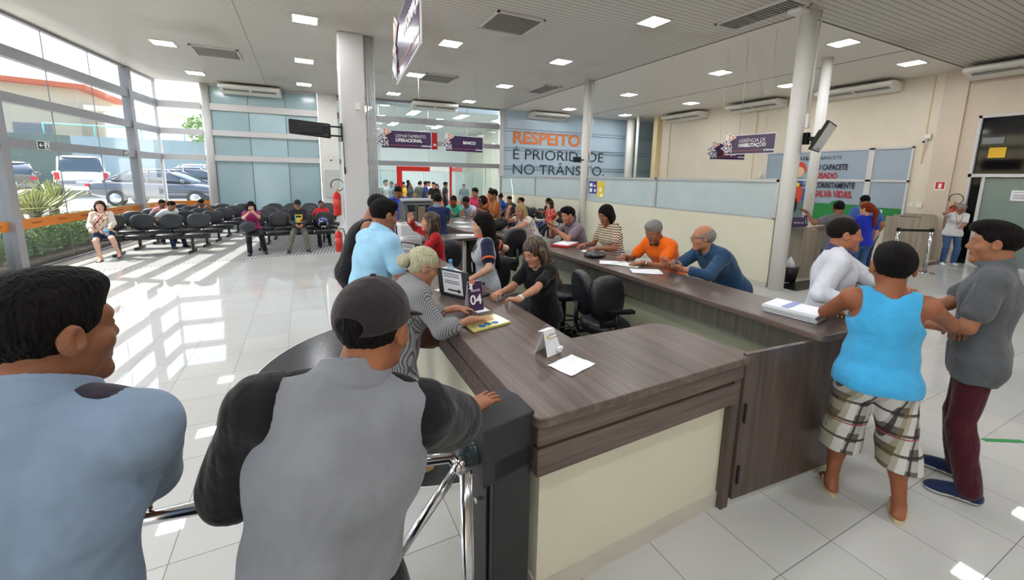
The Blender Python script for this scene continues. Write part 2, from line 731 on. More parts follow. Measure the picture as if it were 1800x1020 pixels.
def np_mesh(name, v, q, mats, mi=None, parent=None, smooth=True):
    me = bpy.data.meshes.new(name)
    me.vertices.add(len(v))
    me.vertices.foreach_set('co', np.ascontiguousarray(v, np.float32).ravel())
    me.loops.add(len(q) * 4)
    me.loops.foreach_set('vertex_index', np.ascontiguousarray(q, np.int32).ravel())
    me.polygons.add(len(q))
    me.polygons.foreach_set('loop_start', np.arange(0, len(q) * 4, 4, dtype=np.int32))
    if not isinstance(mats, (list, tuple)): mats = [mats]
    for m in mats: me.materials.append(m)
    if mi is not None: me.polygons.foreach_set('material_index', np.ascontiguousarray(mi, np.int32))
    me.polygons.foreach_set('use_smooth', np.full(len(q), smooth))
    me.update(calc_edges=True)
    o = bpy.data.objects.new(name, me)
    if parent is not None: o.parent = parent
    COL.objects.link(o)
    return o


def fold_noise(amp, seed=0, freq=16.0, stretch=(1, 1, 0.5)):
    r = np.random.default_rng(seed)
    ks = r.normal(size=(6, 3)); ks /= np.linalg.norm(ks, axis=1)[:, None]
    ks = ks * np.array(stretch) * freq * r.uniform(0.6, 2.2, (6, 1))
    ph = r.uniform(0, 6.28, 6)

    def f(P):
        s = 0
        w = np.sin(P @ (ks[0] * 0.5) + ph[0]) * 1.2
        for k, p in zip(ks, ph):
            s = s + np.sin(P @ k + p + w)
        f2 = np.abs(np.sin(P @ (ks[1] * 2.6) + 2.2 * w + ph[2]) + np.sin(P @ (ks[3] * 2.1) - 1.7 * w + ph[4]))
        return -amp * np.abs(s) / 3.0 + amp * 0.5 - amp * 0.45 * np.sqrt(f2 + 0.02) + amp * 0.3
    return f


def hair_noise(amp, seed=0):
    r = np.random.default_rng(seed)
    ks = r.normal(size=(7, 3)) * np.array([120, 60, 45])
    ph = r.uniform(0, 6.28, 7)

    def f(P):
        s = 0
        for k, p in zip(ks, ph): s = s + np.sin(P @ k + p)
        return amp * s / 3.0
    return f


def ik2(a, t, l1, l2, pole):
    """middle joint of a two-bone chain from a towards t"""
    d = t - a
    D = np.linalg.norm(d)
    D = min(max(D, abs(l1 - l2) + 0.01), l1 + l2 - 0.004)
    u = nrm(d)
    x = (l1 * l1 - l2 * l2 + D * D) / (2 * D)
    h = math.sqrt(max(l1 * l1 - x * x, 0))
    p = pole - u * (pole @ u)
    p = nrm(p) if np.linalg.norm(p) > 1e-6 else nrm(np.cross(u, [1, 0, 0]))
    return a + u * x + p * h, a + u * D


def rot_axis(axis, ang):
    axis = nrm(axis)
    K = np.array([[0, -axis[2], axis[1]], [axis[2], 0, -axis[0]], [-axis[1], axis[0], 0]])
    return np.eye(3) + math.sin(ang) * K + (1 - math.cos(ang)) * K @ K


HAIR_COLS = dict(black=(18, 15, 14), dark=(30, 23, 20), brown=(58, 40, 30), gray=(138, 136, 132), white=(196, 190, 160), blonde=(168, 142, 100), red=(128, 52, 22), ombre=(48, 33, 25))


def hair_mat(kind):
    nm = 'hair_' + kind
    if nm in MATS: return MATS[nm]
    if kind in ('ombre', 'bluntblonde'):
        m, n, l, b = new_mat(nm)
        x, y, z, src = xyz(n, l)
        nz = n.new('ShaderNodeTexNoise')
        mp = n.new('ShaderNodeMapping'); mp.inputs['Scale'].default_value = (60, 60, 4)
        l.new(src, mp.inputs[0]); l.new(mp.outputs[0], nz.inputs[0])
        nz.inputs['Scale'].default_value = 1
        r = n.new('ShaderNodeValToRGB')
        r.color_ramp.elements[0].position = 0.45; r.color_ramp.elements[1].position = 0.75
        r.color_ramp.elements[0].color = srgb((28, 21, 18)); r.color_ramp.elements[1].color = srgb((120, 92, 62))
        l.new(nz.outputs[0], r.inputs[0]); l.new(r.outputs[0], b.inputs['Base Color'])
        b.inputs['Roughness'].default_value = 0.45
        MATS[nm] = m
        return m
    c = HAIR_COLS[kind]
    return mat(nm, c, rough=0.62, spec=0.12, bump=0.9, bscale=1.0, var=0.35, vscale=1.0, stretch=(160, 160, 22))


EYE_WHITE = mat('eye_white', (165, 155, 148), rough=0.25)
IRIS = mat('iris', (30, 20, 15), rough=0.15)
NIGHT = mat('black_plastic', (20, 20, 21), rough=0.4)


class Body:
    pass


def head_prims(Hc, R, s, fat=1.0, female=False):
    def H(x, y, z): return Hc + R @ (V(x, y, z) * s)
    E = lambda c, r, k=0.02, op='add': EL(H(*c), np.array(r) * s, R, k, op)
    C = lambda a, b, ra, rb, k=0.012, op='add': RC(H(*a), H(*b), ra * s, rb * s, k, op)
    f = fat
    pr = [
        E((0, -0.014, 0.032), (0.073, 0.094, 0.083)),
        E((0, 0.028, -0.026), (0.058 * f, 0.064, 0.076), 0.03),
        E((0, 0.022, -0.068), (0.047 * f, 0.056, 0.042), 0.03),
        C((-0.012, 0.072, -0.098), (0.012, 0.072, -0.098), 0.020, 0.020, 0.025),
        C((-0.035, 0.066, 0.027), (0.035, 0.066, 0.027), 0.017, 0.017, 0.02),
        E((-0.038 * f, 0.055, -0.028), (0.026, 0.026, 0.024), 0.02),
        E((0.038 * f, 0.055, -0.028), (0.026, 0.026, 0.024), 0.02),
        # sockets, then lids
        E((-0.031, 0.096, 0.007), (0.019, 0.015, 0.011), 0.012, 'sub'),
        E((0.031, 0.096, 0.007), (0.019, 0.015, 0.011), 0.012, 'sub'),
        E((-0.031, 0.074, 0.006), (0.0135, 0.0135, 0.0115), 0.004),
        E((0.031, 0.074, 0.006), (0.0135, 0.0135, 0.0115), 0.004),
        # nose
        C((0, 0.083, 0.018), (0, 0.099, -0.024), 0.0065, 0.0125, 0.012),
        C((-0.012, 0.090, -0.029), (0.012, 0.090, -0.029), 0.0085, 0.0085, 0.008),
        # lips
        C((-0.016, 0.084, -0.056), (0.016, 0.084, -0.056), 0.007, 0.007, 0.006),
        C((-0.014, 0.083, -0.067), (0.014, 0.083, -0.067), 0.0078, 0.0078, 0.005),
        # ears
        EL(H(-0.078, -0.004, -0.004), V(0.011, 0.021, 0.031) * s, R @ rotz(0.35), 0.008),
        EL(H(0.078, -0.004, -0.004), V(0.011, 0.021, 0.031) * s, R @ rotz(-0.35), 0.008),
        EL(H(-0.088, 0.004, 0.0), V(0.008, 0.01, 0.018) * s, R, 0.006, 'sub'),
        EL(H(0.088, 0.004, 0.0), V(0.008, 0.01, 0.018) * s, R, 0.006, 'sub'),
    ]
    return pr


def hair_prims(Hc, R, s, style):
    def H(x, y, z): return Hc + R @ (V(x, y, z) * s)
    E = lambda c, r, k=0.02, op='add': EL(H(*c), np.array(r) * s, R, k, op)
    C = lambda a, b, ra, rb, k=0.03, op='add': RC(H(*a), H(*b), ra * s, rb * s, k, op)
    face = [E((0, 0.10, -0.045), (0.072, 0.075, 0.105), 0.012, 'sub')]
    ears = [E((-0.085, 0.0, -0.012), (0.026, 0.026, 0.034), 0.008, 'sub'), E((0.085, 0.0, -0.012), (0.026, 0.026, 0.034), 0.008, 'sub')]
    if style == 'buzz':
        return [E((0, -0.016, 0.036), (0.079, 0.099, 0.088))] + face + ears + [dict(PL(H(0, 0, -0.055), R @ V(0, 0.35, -1)), c=Hc, r=9)]
    if style == 'short':
        return [E((0, -0.017, 0.037), (0.080, 0.100, 0.091)), E((0, 0.03, 0.088), (0.06, 0.06, 0.036), 0.03)] + face + ears + [dict(PL(H(0, 0, -0.06), R @ V(0, 0.35, -1)), c=Hc, r=9)]
    if style == 'quiff':
        return [E((0, -0.017, 0.034), (0.0775, 0.0975, 0.089)), E((0, 0.028, 0.096), (0.060, 0.075, 0.040), 0.025), E((0, 0.075, 0.085), (0.045, 0.03, 0.022), 0.02)] + face + ears + [dict(PL(H(0, 0, -0.055), R @ V(0, 0.4, -1)), c=Hc, r=9)]
    if style == 'bald':
        return [E((0, -0.022, 0.016), (0.080, 0.100, 0.085)), E((0, 0.03, 0.12), (0.085, 0.10, 0.085), 0.02, 'sub')] + face + ears + [dict(PL(H(0, 0, -0.055), R @ V(0, 0.4, -1)), c=Hc, r=9)]
    if style == 'bob':
        return [E((0, -0.018, 0.035), (0.088, 0.108, 0.095)), E((0, -0.045, -0.05), (0.09, 0.075, 0.09), 0.04), C((-0.078, 0.0, 0.0), (-0.075, 0.01, -0.11), 0.03, 0.025), C((0.078, 0.0, 0.0), (0.075, 0.01, -0.11), 0.03, 0.025)] + face
    if style == 'bun':
        return [E((0, -0.018, 0.036), (0.082, 0.102, 0.091)), E((0, -0.05, -0.02), (0.06, 0.05, 0.05), 0.03)] + face + ears + [E((0, -0.135, -0.015), (0.047, 0.045, 0.045), 0.008)]
    if style == 'topbun':
        return [E((0, -0.018, 0.036), (0.084, 0.104, 0.093)), E((0, -0.06, 0.12), (0.05, 0.05, 0.045), 0.012)] + face + ears
    if style == 'pony':
        return [E((0, -0.018, 0.036), (0.083, 0.103, 0.092)), E((0, -0.05, -0.02), (0.06, 0.05, 0.05), 0.03)] + face + ears + [C((0, -0.11, 0.03), (0, -0.15, -0.06), 0.035, 0.04), C((0, -0.15, -0.06), (0, -0.12, -0.34), 0.04, 0.02)]
    if style in ('long', 'wavy', 'straight'):
        L = {'long': -0.27, 'wavy': -0.40, 'straight': -0.44}[style]
        w = 0.052 if style == 'wavy' else 0.034
        return [E((0, -0.018, 0.035), (0.087, 0.108, 0.095)),
                C((0, -0.055, -0.03), (0, -0.085, L), 0.075, 0.05),
                C((-0.05, -0.05, -0.03), (-0.07, -0.07, L * 0.95), 0.05, w), C((0.05, -0.05, -0.03), (0.07, -0.07, L * 0.95), 0.05, w),
                C((-0.076, -0.005, 0.02), (-0.092, 0.005, L * 0.75), 0.03, w * 0.8), C((0.076, -0.005, 0.02), (0.092, 0.005, L * 0.75), 0.03, w * 0.8)] + face
    return []


def hand_prims(Wp, f, n, right, s, curl=0.35, spread=0.12, k=0.004):
    f = nrm(f); n = nrm(n - f * (n @ f))
    t = np.cross(f, n) * (1 if right else -1)
    P = lambda a, b, c=0: Wp + (f * a + t * b + n * c) * s
    pr = [RC(Wp - f * 0.02 * s, P(0.02, 0), 0.0235 * s, 0.024 * s, 0.02)]
    B = [(0.088, 0.029, 0.0085, 0.072), (0.093, 0.009, 0.0089, 0.080), (0.089, -0.011, 0.0085, 0.074), (0.081, -0.030, 0.0076, 0.058)]
    for i, (l, w, r, L) in enumerate(B):
        pr.append(RC(P(0.018, w * 0.5), P(l, w), 0.0165 * s, 0.0115 * s, 0.012))
    pr.append(RC(P(0.02, 0.018, 0.004), P(0.06, 0.03, 0.004), 0.017 * s, 0.014 * s, 0.012))
    for i, (l, w, r, L) in enumerate(B):
        c = curl * (1 + 0.14 * (i - 1))
        d0 = nrm(f + t * spread * (1.2 - 0.8 * i))
        p = P(l, w); a = 0
        for seg, inc, rr in ((0.45, 0.75, r), (0.30, 1.1, r * 0.94), (0.25, 0.8, r * 0.86)):
            a += c * inc
            d = d0 * math.cos(a) + n * math.sin(a)
            q = p + d * L * seg * s
            pr.append(RC(p, q, rr * s, rr * 0.93 * s, k))
            p = q
    a0 = P(0.028, 0.032, 0.004)
    d = nrm(f * 0.75 + t * 0.62 + n * (0.25 + 0.4 * curl))
    a1 = a0 + d * 0.036 * s
    d2 = nrm(f * 0.9 + t * (0.35 - 0.4 * curl) + n * (0.2 + 0.4 * curl))
    a2 = a1 + d2 * 0.03 * s
    pr += [RC(a0, a1, 0.0125 * s, 0.0105 * s, 0.008), RC(a1, a2, 0.0105 * s, 0.0088 * s, k)]
    return pr, P(0.09, 0)


def make_person(loc, yaw, label, h=1.68, sit=False, lean=0, hunch=0, side=0, twist=0, w=1.0, belly=0.0, female=False,
                head=(0, 0, 0), hR=None, hL=None, eR=None, eL=None, fR=None, fL=None, pR=None, pL=None, curl=0.4, nR=None, nL=None, gR=None, gL=None,
                sk=(150, 105, 80), hair='black', style='short', top='tshirt', tmat=None, sleeve_mat=None, bottom='trousers', bmat=None, shoe='shoe', smat=None,
                loose=0.0, res=0, seat=0.44, collar=None, z0=0.0, extras=(), group=None, hem=None, facefat=1.0, hand_detail=True, py=0.0, pz=None, cuff=None, hairk=None, hsc=1.0, hshift=(0, 0), fine=False, waist=1.0):
    """one person: a continuous body with hair, clothes and shoes as children.
    Local frame: x to the person's right, y forward, z up.  yaw: 0 faces +Y, 90 faces +X."""
    s = h / 1.70
    vb, vc, vh, vf, vr = [(0.014, 0.012, 0.0052, 0.0062, 0.007), (0.010, 0.0075, 0.0038, 0.0036, 0.0042), (0.024, 0.019, 0.0085, 0.010, 0.011)][res]
    if fine: vc = 0.0052
    sk_m = skin(sk)
    lip = mat('lips_%02x%02x%02x' % tuple(sk), (int(sk[0] * 0.88), int(sk[1] * 0.74), int(sk[2] * 0.74)), rough=0.4)
    brow = mat('brow_' + ('gray' if hair in ('gray', 'white') else 'dark'), (110, 105, 100) if hair in ('gray', 'white') else (58, 40, 30), rough=0.8)
    b = Body()
    ln = math.radians(lean); hn = math.radians(lean + hunch)
    if pz is None: pz = (seat + 0.095) if sit else 0.92 * s
    P = V(0, py - (0 if sit else 0.10 * math.sin(ln)), pz)
    sd = math.radians(side)
    u1 = nrm(V(math.sin(sd), math.sin(ln), math.cos(ln)))
    u2 = nrm(V(math.sin(sd), math.sin(hn), math.cos(hn)))
    mid = P + u1 * 0.24 * s
    nb = mid + u2 * 0.26 * s
    tw = math.radians(twist)
    rx = rot_axis(u2, -tw) @ V(1, 0, 0)
    rx = nrm(rx - u2 * (rx @ u2))
    fw = np.cross(u2, rx)
    SW = (0.146 if female else 0.166) * s * (0.85 + 0.15 * w)
    S = {1: nb - u2 * 0.045 * s + rx * SW, -1: nb - u2 * 0.045 * s - rx * SW}
    # head
    hy, hp, hr_ = [math.radians(a) for a in head]
    R = rot_axis((0, 0, 1), -hy) @ rot_axis((1, 0, 0), -hp) @ rot_axis((0, 1, 0), hr_)
    hd = nrm(u2 * 0.55 + V(0, 0, 1) * 0.45)
    Hc = nb + hd * 0.122 * s + R @ V(0, 0.025, 0.035) * s + rx * hshift[0] + fw * hshift[1]
    hs = s ** 0.5 * 1.05 * hsc
    HR = rotz(0)
    torso = []
    Rt = np.stack([rx, fw, u2], 1)
    R1 = np.stack([nrm(np.cross(V(0, 1, 0), u1) if abs(u1[1]) < 0.99 else V(1, 0, 0)), nrm(np.cross(u1, V(1, 0, 0))), u1], 1)
    torso.append(EL(nb - u2 * 0.17 * s + fw * 0.0 * s, V(0.152 * (0.6 + 0.4 * w), 0.108 * w ** 0.6, 0.175) * s, Rt, 0.04))
    if female:
        for q in (1, -1): torso.append(EL(nb - u2 * 0.19 * s + rx * 0.07 * q * s + fw * 0.08 * s, V(0.068, 0.062, 0.065) * s * w ** 0.5, Rt, 0.03))
    else:
        for q in (1, -1): torso.append(EL(nb - u2 * 0.14 * s + rx * 0.075 * q * s + fw * 0.055 * s, V(0.08, 0.05, 0.065) * s, Rt, 0.04))
    torso.append(RC(S[1] - rx * 0.03 * s, S[-1] + rx * 0.03 * s, 0.050 * s, 0.050 * s, 0.035))
    torso.append(EL(P + u1 * 0.13 * s + V(0, 0.01 + belly * 0.5, 0), V(0.135 * w * waist, 0.100 * w * waist + belly * 0.6, 0.155) * s, R1, 0.05))
    torso.append(EL(P + V(0, 0.0, -0.005) * s, V((0.168 if female else 0.155) * w * waist, 0.118 * w * waist, 0.115) * s, None, 0.05))
    # neck and trapezius
    nk = 0.050 if female else 0.058
    neck = [RC(nb - u2 * 0.03 * s, Hc + R @ V(0, -0.025, -0.05) * s, nk * 1.08 * s * (0.8 + 0.2 * w), nk * 0.95 * s * (0.8 + 0.2 * w), 0.03)]
    for q in (1, -1): torso.append(RC(nb + u2 * 0.015 * s, S[q] - rx * 0.04 * q * s, 0.042 * s, 0.05 * s, 0.04))
    # arms
    AL, FL_ = 0.285 * s, 0.25 * s
    arm_w = (0.72 if not female else 0.64) + 0.28 * w
    arms = {}; hands = {}
    hp_all = []
    for q, tgt, pole, nn, ff in ((1, hR, eR, nR, gR), (-1, hL, eL, nL, gL)):
        wt = V(*tgt) if tgt is not None else V(q * (SW + 0.07), 0.05 + P[1] + (nb[1] - P[1]) * 0.6, pz - 0.05 + (0.0 if not sit else 0.12))
        pol = V(*pole) if pole is not None else V(q * 0.55, -0.8, -0.7)
        el_, wr = ik2(S[q], wt, AL, FL_, pol)
        arms[q] = (S[q], el_, wr)
        fd = V(*ff) if ff is not None else nrm(wr - el_)
        pn = V(*nn) if nn is not None else (V(-q, 0, -0.2) if tgt is None else V(0, 0, -1))
        if abs(nrm(pn) @ nrm(fd)) > 0.95: pn = V(-q, 0, 0)
        cv = curl[0 if q == 1 else 1] if isinstance(curl, (tuple, list)) else curl
        hp_, tip = hand_prims(wr, fd, pn, q == 1, s * (0.92 if female else 1.0), cv)
        hands[q] = (wr, tip, hp_)
    armp = []
    for q in (1, -1):
        a, e, wv = arms[q]
        armp += [EL(a, V(0.054, 0.054, 0.056) * s * arm_w, None, 0.03), RC(a, e, 0.049 * s * arm_w, 0.039 * s * arm_w, 0.02),
                 RC(e, wv, 0.038 * s * arm_w, 0.0255 * s, 0.015), RC(e + (wv - e) * 0.12, e + (wv - e) * 0.4, 0.040 * s * arm_w, 0.036 * s * arm_w, 0.015)]
    # legs
    TL, CL = 0.405 * s, 0.395 * s
    legs = {}; legp = []
    for q, ft, kp in ((1, fR, pR), (-1, fL, pL)):
        hip = P + V(q * 0.088 * (0.7 + 0.3 * w), 0, -0.045) * s
        if ft is not None: an = V(*ft)
        elif sit: an = V(q * 0.13, py + 0.50 * s, 0.085)
        else: an = V(q * 0.11, 0.0 + (0.03 if q == 1 else -0.02), 0.085)
        pol = V(*kp) if kp is not None else V(q * 0.12, 1.0, 0.5 if sit else 0.0)
        kn, an = ik2(hip, an, TL, CL, pol)
        legs[q] = (hip, kn, an)
    lw = 0.7 + 0.3 * w
    for q in (1, -1):
        hip, kn, an = legs[q]
        ax = nrm(kn - an); bk = nrm(V(0, -1, 0) - ax * (V(0, -1, 0) @ ax))
        legp += [RC(hip, kn, 0.084 * s * lw * waist ** .5, 0.054 * s * lw, 0.03), RC(kn, an, 0.051 * s * lw, 0.034 * s, 0.02),
                 EL(kn + (an - kn) * 0.32 + bk * 0.016 * s, V(0.046, 0.046, 0.10) * s * lw, None if abs(ax[2]) > 0.8 else None, 0.03)]
    if not sit:
        for q in (1, -1): legp.append(EL(P + V(q * 0.072, -0.045, -0.05) * s, V(0.080, 0.072, 0.088) * s * w ** 0.6, None, 0.04))
    feet = []
    fdirs = {}
    for q in (1, -1):
        hip, kn, an = legs[q]
        fd = nrm(V(q * 0.18, 1, 0) + 0.4 * V((kn - an)[0], max((kn - an)[1], 0) * 0.3, 0))
        zf = an[2] - 0.085
        sdv = V(fd[1], -fd[0], 0)
        fdirs[q] = (fd, zf, sdv, an)
        G = lambda a, c, z: V(an[0], an[1], zf) + fd * a * s + sdv * c * s + V(0, 0, z * s)
        feet += [RC(an, G(-0.03, 0, 0.035), 0.033 * s, 0.032 * s, 0.02), RC(G(0.0, 0, 0.055), G(0.12, 0, 0.024), 0.034 * s, 0.023 * s, 0.02),
                 RC(G(-0.03, 0, 0.03), G(0.12, 0.02 * -q, 0.02), 0.028 * s, 0.019 * s, 0.02), RC(G(-0.03, 0, 0.03), G(0.11, 0.022 * q, 0.018), 0.028 * s, 0.016 * s, 0.02)]
        if res == 1 or shoe == 'sandal':
            for i, (c, L, r) in enumerate(((-0.026, 0.175, 0.0125), (-0.008, 0.176, 0.009), (0.006, 0.168, 0.0085), (0.019, 0.158, 0.008), (0.031, 0.146, 0.0075))):
                feet.append(RC(G(0.11, c * q, 0.018), G(L, c * q, 0.011), r * s, r * 0.9 * s, 0.004))
    hprims = head_prims(Hc, R, hs, facefat, female)
    arm_all = armp + hands[1][2] + hands[-1][2]
    body = torso + neck + armp + legp + feet + hprims
    # boxes meshed finer: head and both hands
    boxes = [(Hc - 0.155 * hs, Hc + 0.155 * hs, vf)]
    handboxes = []
    for q in (1, -1):
        wr, tip, hp_ = hands[q]
        lo = np.min([p['c'] - p['r'] for p in hp_], axis=0) - 0.012
        hi = np.max([p['c'] + p['r'] for p in hp_], axis=0) + 0.012
        handboxes.append((lo, hi, vh))
    allp = body + hands[1][2] + hands[-1][2]
    vs, qs = [], []
    nv = 0
    v, qd = sdf_mesh(allp, vb)
    cen = v[qd].mean(1)
    keep = np.ones(len(qd), bool)
    for lo, hi, _ in boxes + handboxes:
        keep &= ~((cen > lo + vb).all(1) & (cen < hi - vb).all(1))
    qd = qd[keep]
    vs.append(v); qs.append(qd); nv = len(v)
    for lo, hi, vx in boxes + handboxes:
        v, qd = sdf_mesh(allp, vx, (lo, hi))
        if len(v) == 0: continue
        vs.append(v); qs.append(qd + nv); nv += len(v)
    v = np.concatenate(vs); qd = np.concatenate(qs)
    used = np.unique(qd); mp = np.full(len(v), -1); mp[used] = np.arange(len(used)); v = v[used]; qd = mp[qd]
    cen = v[qd].mean(1)
    L = (cen - Hc) @ R / hs
    mi = np.zeros(len(qd), int)
    x, y, z = np.abs(L[:, 0]), L[:, 1], L[:, 2]
    mi[(y > 0.078) & (x < 0.0235) & (((z + 0.0615) / 0.0105) ** 2 + (x / 0.0215) ** 2 < 1)] = 1
    ey = ((x - 0.031) / 0.0125) ** 2 + ((z - 0.0040) / 0.0042) ** 2 < 1
    mi[(y > 0.070) & ey] = 2
    mi[(y > 0.070) & (((x - 0.030) / 0.0055) ** 2 + ((z - 0.0045) / 0.0052) ** 2 < 1)] = 3
    mi[(y > 0.070) & (np.abs(z - 0.0275 - 0.05 * (0.03 - x)) < 0.0028) & (x > 0.014) & (x < 0.047)] = 4
    root = np_mesh('person', v, qd, [sk_m, lip, EYE_WHITE, IRIS, brow], mi)
    tag(root, label, 'person', group)
    # ---- clothes
    def inflate(pl, t):
        out = []
        for p in pl:
            p = dict(p)
            if p['t'] == 'rc': p['ra'] += t; p['rb'] += t
            else: p['rr'] = p['rr'] + t
            p['r'] += t
            out.append(p)
        return out

    def garment(name, prims, mats, mifn=None, amp=0.004, seed=None):
        v, qd = sdf_mesh(prims, vc, noise=fold_noise(amp * s * (1.5 if res == 1 else 1.0), seed if seed is not None else random.randrange(999)))
        if len(v) == 0: return None
        m = None if mifn is None else mifn(v[qd].mean(1))
        return np_mesh(name, v, qd, mats, m, root)

    tucked = hem == 'tucked'
    hz = -0.10 if hem is None else (0.03 if tucked else hem)
    tt = 0.014 + loose
    bt = 0.006 if not tucked else 0.022
    if bottom:
        lp = inflate(legp + torso[-3 if not female else -3:][0:0] + [torso[4] if False else t for t in torso if t['t'] == 'el'][-2:], bt)
        cuts = []
        if bottom in ('trousers', 'jeans', 'flare'):
            for q in (1, -1):
                hip, kn, an = legs[q]
                lp.append(RC(kn, an + nrm(kn - an) * 0.0, 0.066 * s * lw, (0.082 if bottom == 'flare' else 0.056) * s * lw, 0.02))
            lo_cut = [(legs[q][2] + V(0, 0, -0.045 * s), None) for q in (1, -1)]
            zc = min(legs[1][2][2], legs[-1][2][2]) - 0.055 * s
            cuts = [PL(V(0, 0, zc), V(0, 0, -1))]
            lpf = lp
        else:
            frac = {'shorts': 0.98, 'bermuda': 1.16, 'mini': 0.55}[bottom]
            lpf = [t for t in inflate([t for t in torso if t['t'] == 'el'][-2:] + ([] if sit else legp[-2:]), bt)]
            for q in (1, -1):
                hip, kn, an = legs[q]
                if frac <= 1: e = hip + (kn - hip) * frac
                else: e = kn + (an - kn) * (frac - 1) * 2
                lpf.append(RC(hip, e, 0.098 * s * lw, (0.088 if frac > 0.9 else 0.09) * s * lw, 0.03))
                if frac > 1: lpf.append(RC(kn, e, 0.098 * s * lw, 0.105 * s * lw, 0.03))
                if frac <= 1:
                    cuts.append(('leg', q, e, nrm(kn - hip)))
                else:
                    cuts.append(('leg', q, e, nrm(an - kn)))
        cc = []
        for c in cuts:
            if isinstance(c, dict): cc.append(c)
            else:
                # flat hem on this leg only
                _, q, e, n_ = c
                cc.append(dict(t='rc', a=e + n_ * 0.06 * s, b=e + n_ * 0.16 * s, ra=0.062 * s + 0.075 * s, rb=0.14 * s, k=0.004, op='sub', c=e + n_ * 0.1 * s, r=0.32))
        lpf = [dict(p) for p in lpf] + cc + [PL(P + u1 * (0.085 if not tucked else 0.10) * s, u1)]
        if bottom in ('shorts', 'bermuda', 'mini'):
            # trim with planes instead of spheres: keep what is above each hem
            lpf = [p for p in lpf if not (p['op'] == 'sub')]
            mrk = [c for c in cuts if not isinstance(c, dict)]
            zmin = min((c[2] @ V(0, 0, 1)) for c in mrk)
            if not sit: lpf.append(PL(V(0, 0, zmin - 0.01), V(0, 0, -1)))
            else:
                yv = max(c[2][1] for c in mrk)
                lpf.append(PL(V(0, yv + 0.01, 0), V(0, 1, -0.15)))
        garment({'jeans': 'jeans', 'flare': 'jeans', 'shorts': 'shorts', 'bermuda': 'bermuda_shorts', 'mini': 'shorts'}.get(bottom, 'trousers'), lpf, bmat or cloth((40, 40, 45)), amp=0.006)
    if top:
        tp = inflate(torso, tt)
        if hz < 0.0 and not sit: tp += [dict(p, k=0.02) for p in inflate([legp[0], legp[3]] + legp[-2:], tt - 0.003)]
        if hz < 0.0 and not sit: tp += [RC(P + u1 * 0.1 * s, P + u1 * (hz) * s, 0.145 * s * w + tt, 0.150 * s * w + tt + loose * 0.5, 0.05)] if False else [EL(P + u1 * (hz * 0.5) * s, V(0.154 * w * waist + tt, 0.116 * w * waist + tt + belly * 0.3, 0.15), R1, 0.025)]
        sl = {'tshirt': 0.62, 'polo': 0.66, 'half': 0.92, 'long': 2.0, 'tank': 0, 'cap': 0.32, 'blouse': 1.35, 'three': 1.6, 'vest': 0}[top]
        cuts = []
        sleeves = []
        for q in (1, -1):
            a, e, wv = arms[q]
            if sl > 0:
                fr = min(sl, 1.0)
                end = a + (e - a) * fr
                rr = (0.052 + loose * 0.6) * s * arm_w + 0.006
                sleeves.append(EL(a, V(1, 1, 1) * (rr + 0.002), None, 0.03))
                sleeves.append(RC(a, end, rr, rr * (1.06 if sl < 1 else 0.9), 0.015))
                if sl > 1:
                    g = min(sl - 1, 0.93)
                    end2 = e + (wv - e) * g
                    r2 = (0.036 * s * arm_w + 0.012) * (1.0 if top != 'blouse' else 1.5)
                    sleeves.append(RC(e, end2, rr * (0.86 if top != 'blouse' else 1.05), r2, 0.015))
                    cuts.append((end2, nrm(wv - e), r2, q))
                else:
                    cuts.append((end, nrm(e - a), rr, q))
        tp += sleeves if not sleeve_mat else []
        if hz < 0 and sit: tp.append(PL(V(0, 0, pz - 0.06), V(0, 0, -1)))
        # neck opening
        nr = (0.070 if not female else 0.085) * s if top not in ('tank', 'vest') else 0.098 * s
        tp.append(RC(nb + u2 * (0.045 if top not in ('tank',) else 0.03) * s + fw * 0.012 * s, nb + u2 * 0.17 * s + fw * 0.02 * s, nr * 0.95, nr * 1.25, 0.008, 'sub'))
        if female and top != 'vest': tp.append(EL(nb + fw * 0.10 * s + u2 * 0.02 * s, V(0.07, 0.05, 0.06) * s, Rt, 0.01, 'sub'))
        if top in ('tank', 'vest'):
            for q in (1, -1):
                tp.append(EL(S[q] + rx * q * 0.045 * s - u2 * 0.01 * s, V(0.096, 0.17, 0.135) * s, Rt, 0.012, 'sub'))
                a, e, wv = arms[q]
        tp.append(PL(P + u1 * hz * s, -u1))
        # cut the cuffs flat by removing the limb beyond the end
        for end, n_, rr, q in cuts:
            r0 = rr + 0.02
            tp.append(dict(t='cy', p=end, n=n_, rad=r0, op='cuff'))
        garment({'tshirt': 'tshirt', 'polo': 'polo_shirt', 'half': 'uniform_shirt', 'long': 'long_sleeved_shirt', 'tank': 'tank_top', 'cap': 'blouse', 'blouse': 'blouse', 'three': 'blouse', 'vest': 'tank_top'}[top],
                [p for p in tp if p['op'] != 'cuff'], [tmat or cloth((120, 120, 120)), sleeve_mat or tmat or cloth((120, 120, 120))],
                None, amp=0.005)
    if top and sleeve_mat:
        for q in (1, -1):
            pl_ = [dict(p) for p in inflate([t for t in sleeves if (t['c'] - nb) @ rx * q > 0.02], 0.011)]
            pl_.append(PL(nb + rx * q * (SW - 0.022), -rx * q))
            garment('sleeve', pl_, sleeve_mat, amp=0.004)
    if collar:
        c0 = nb + u2 * 0.043 * s + fw * 0.01 * s
        rc = 0.073 * s * (0.8 + 0.2 * w)
        cp = [RC(c0 - u2 * 0.005 * s, c0 + u2 * 0.030 * s, rc + 0.018 * s, rc + 0.006 * s, 0.01), RC(c0 - u2 * 0.05 * s, c0 + u2 * 0.10 * s, rc * 0.92, rc * 0.98, 0.004, 'sub'),
              PL(c0 + u2 * 0.027 * s - fw * 0.0, u2 + fw * 0.3), EL(c0 + fw * 0.085 * s, V(0.026, 0.06, 0.07) * s, Rt, 0.004, 'sub'), PL(c0 - u2 * 0.022 * s, -u2)]
        v, qd = sdf_mesh(cp, min(vc, 0.007))
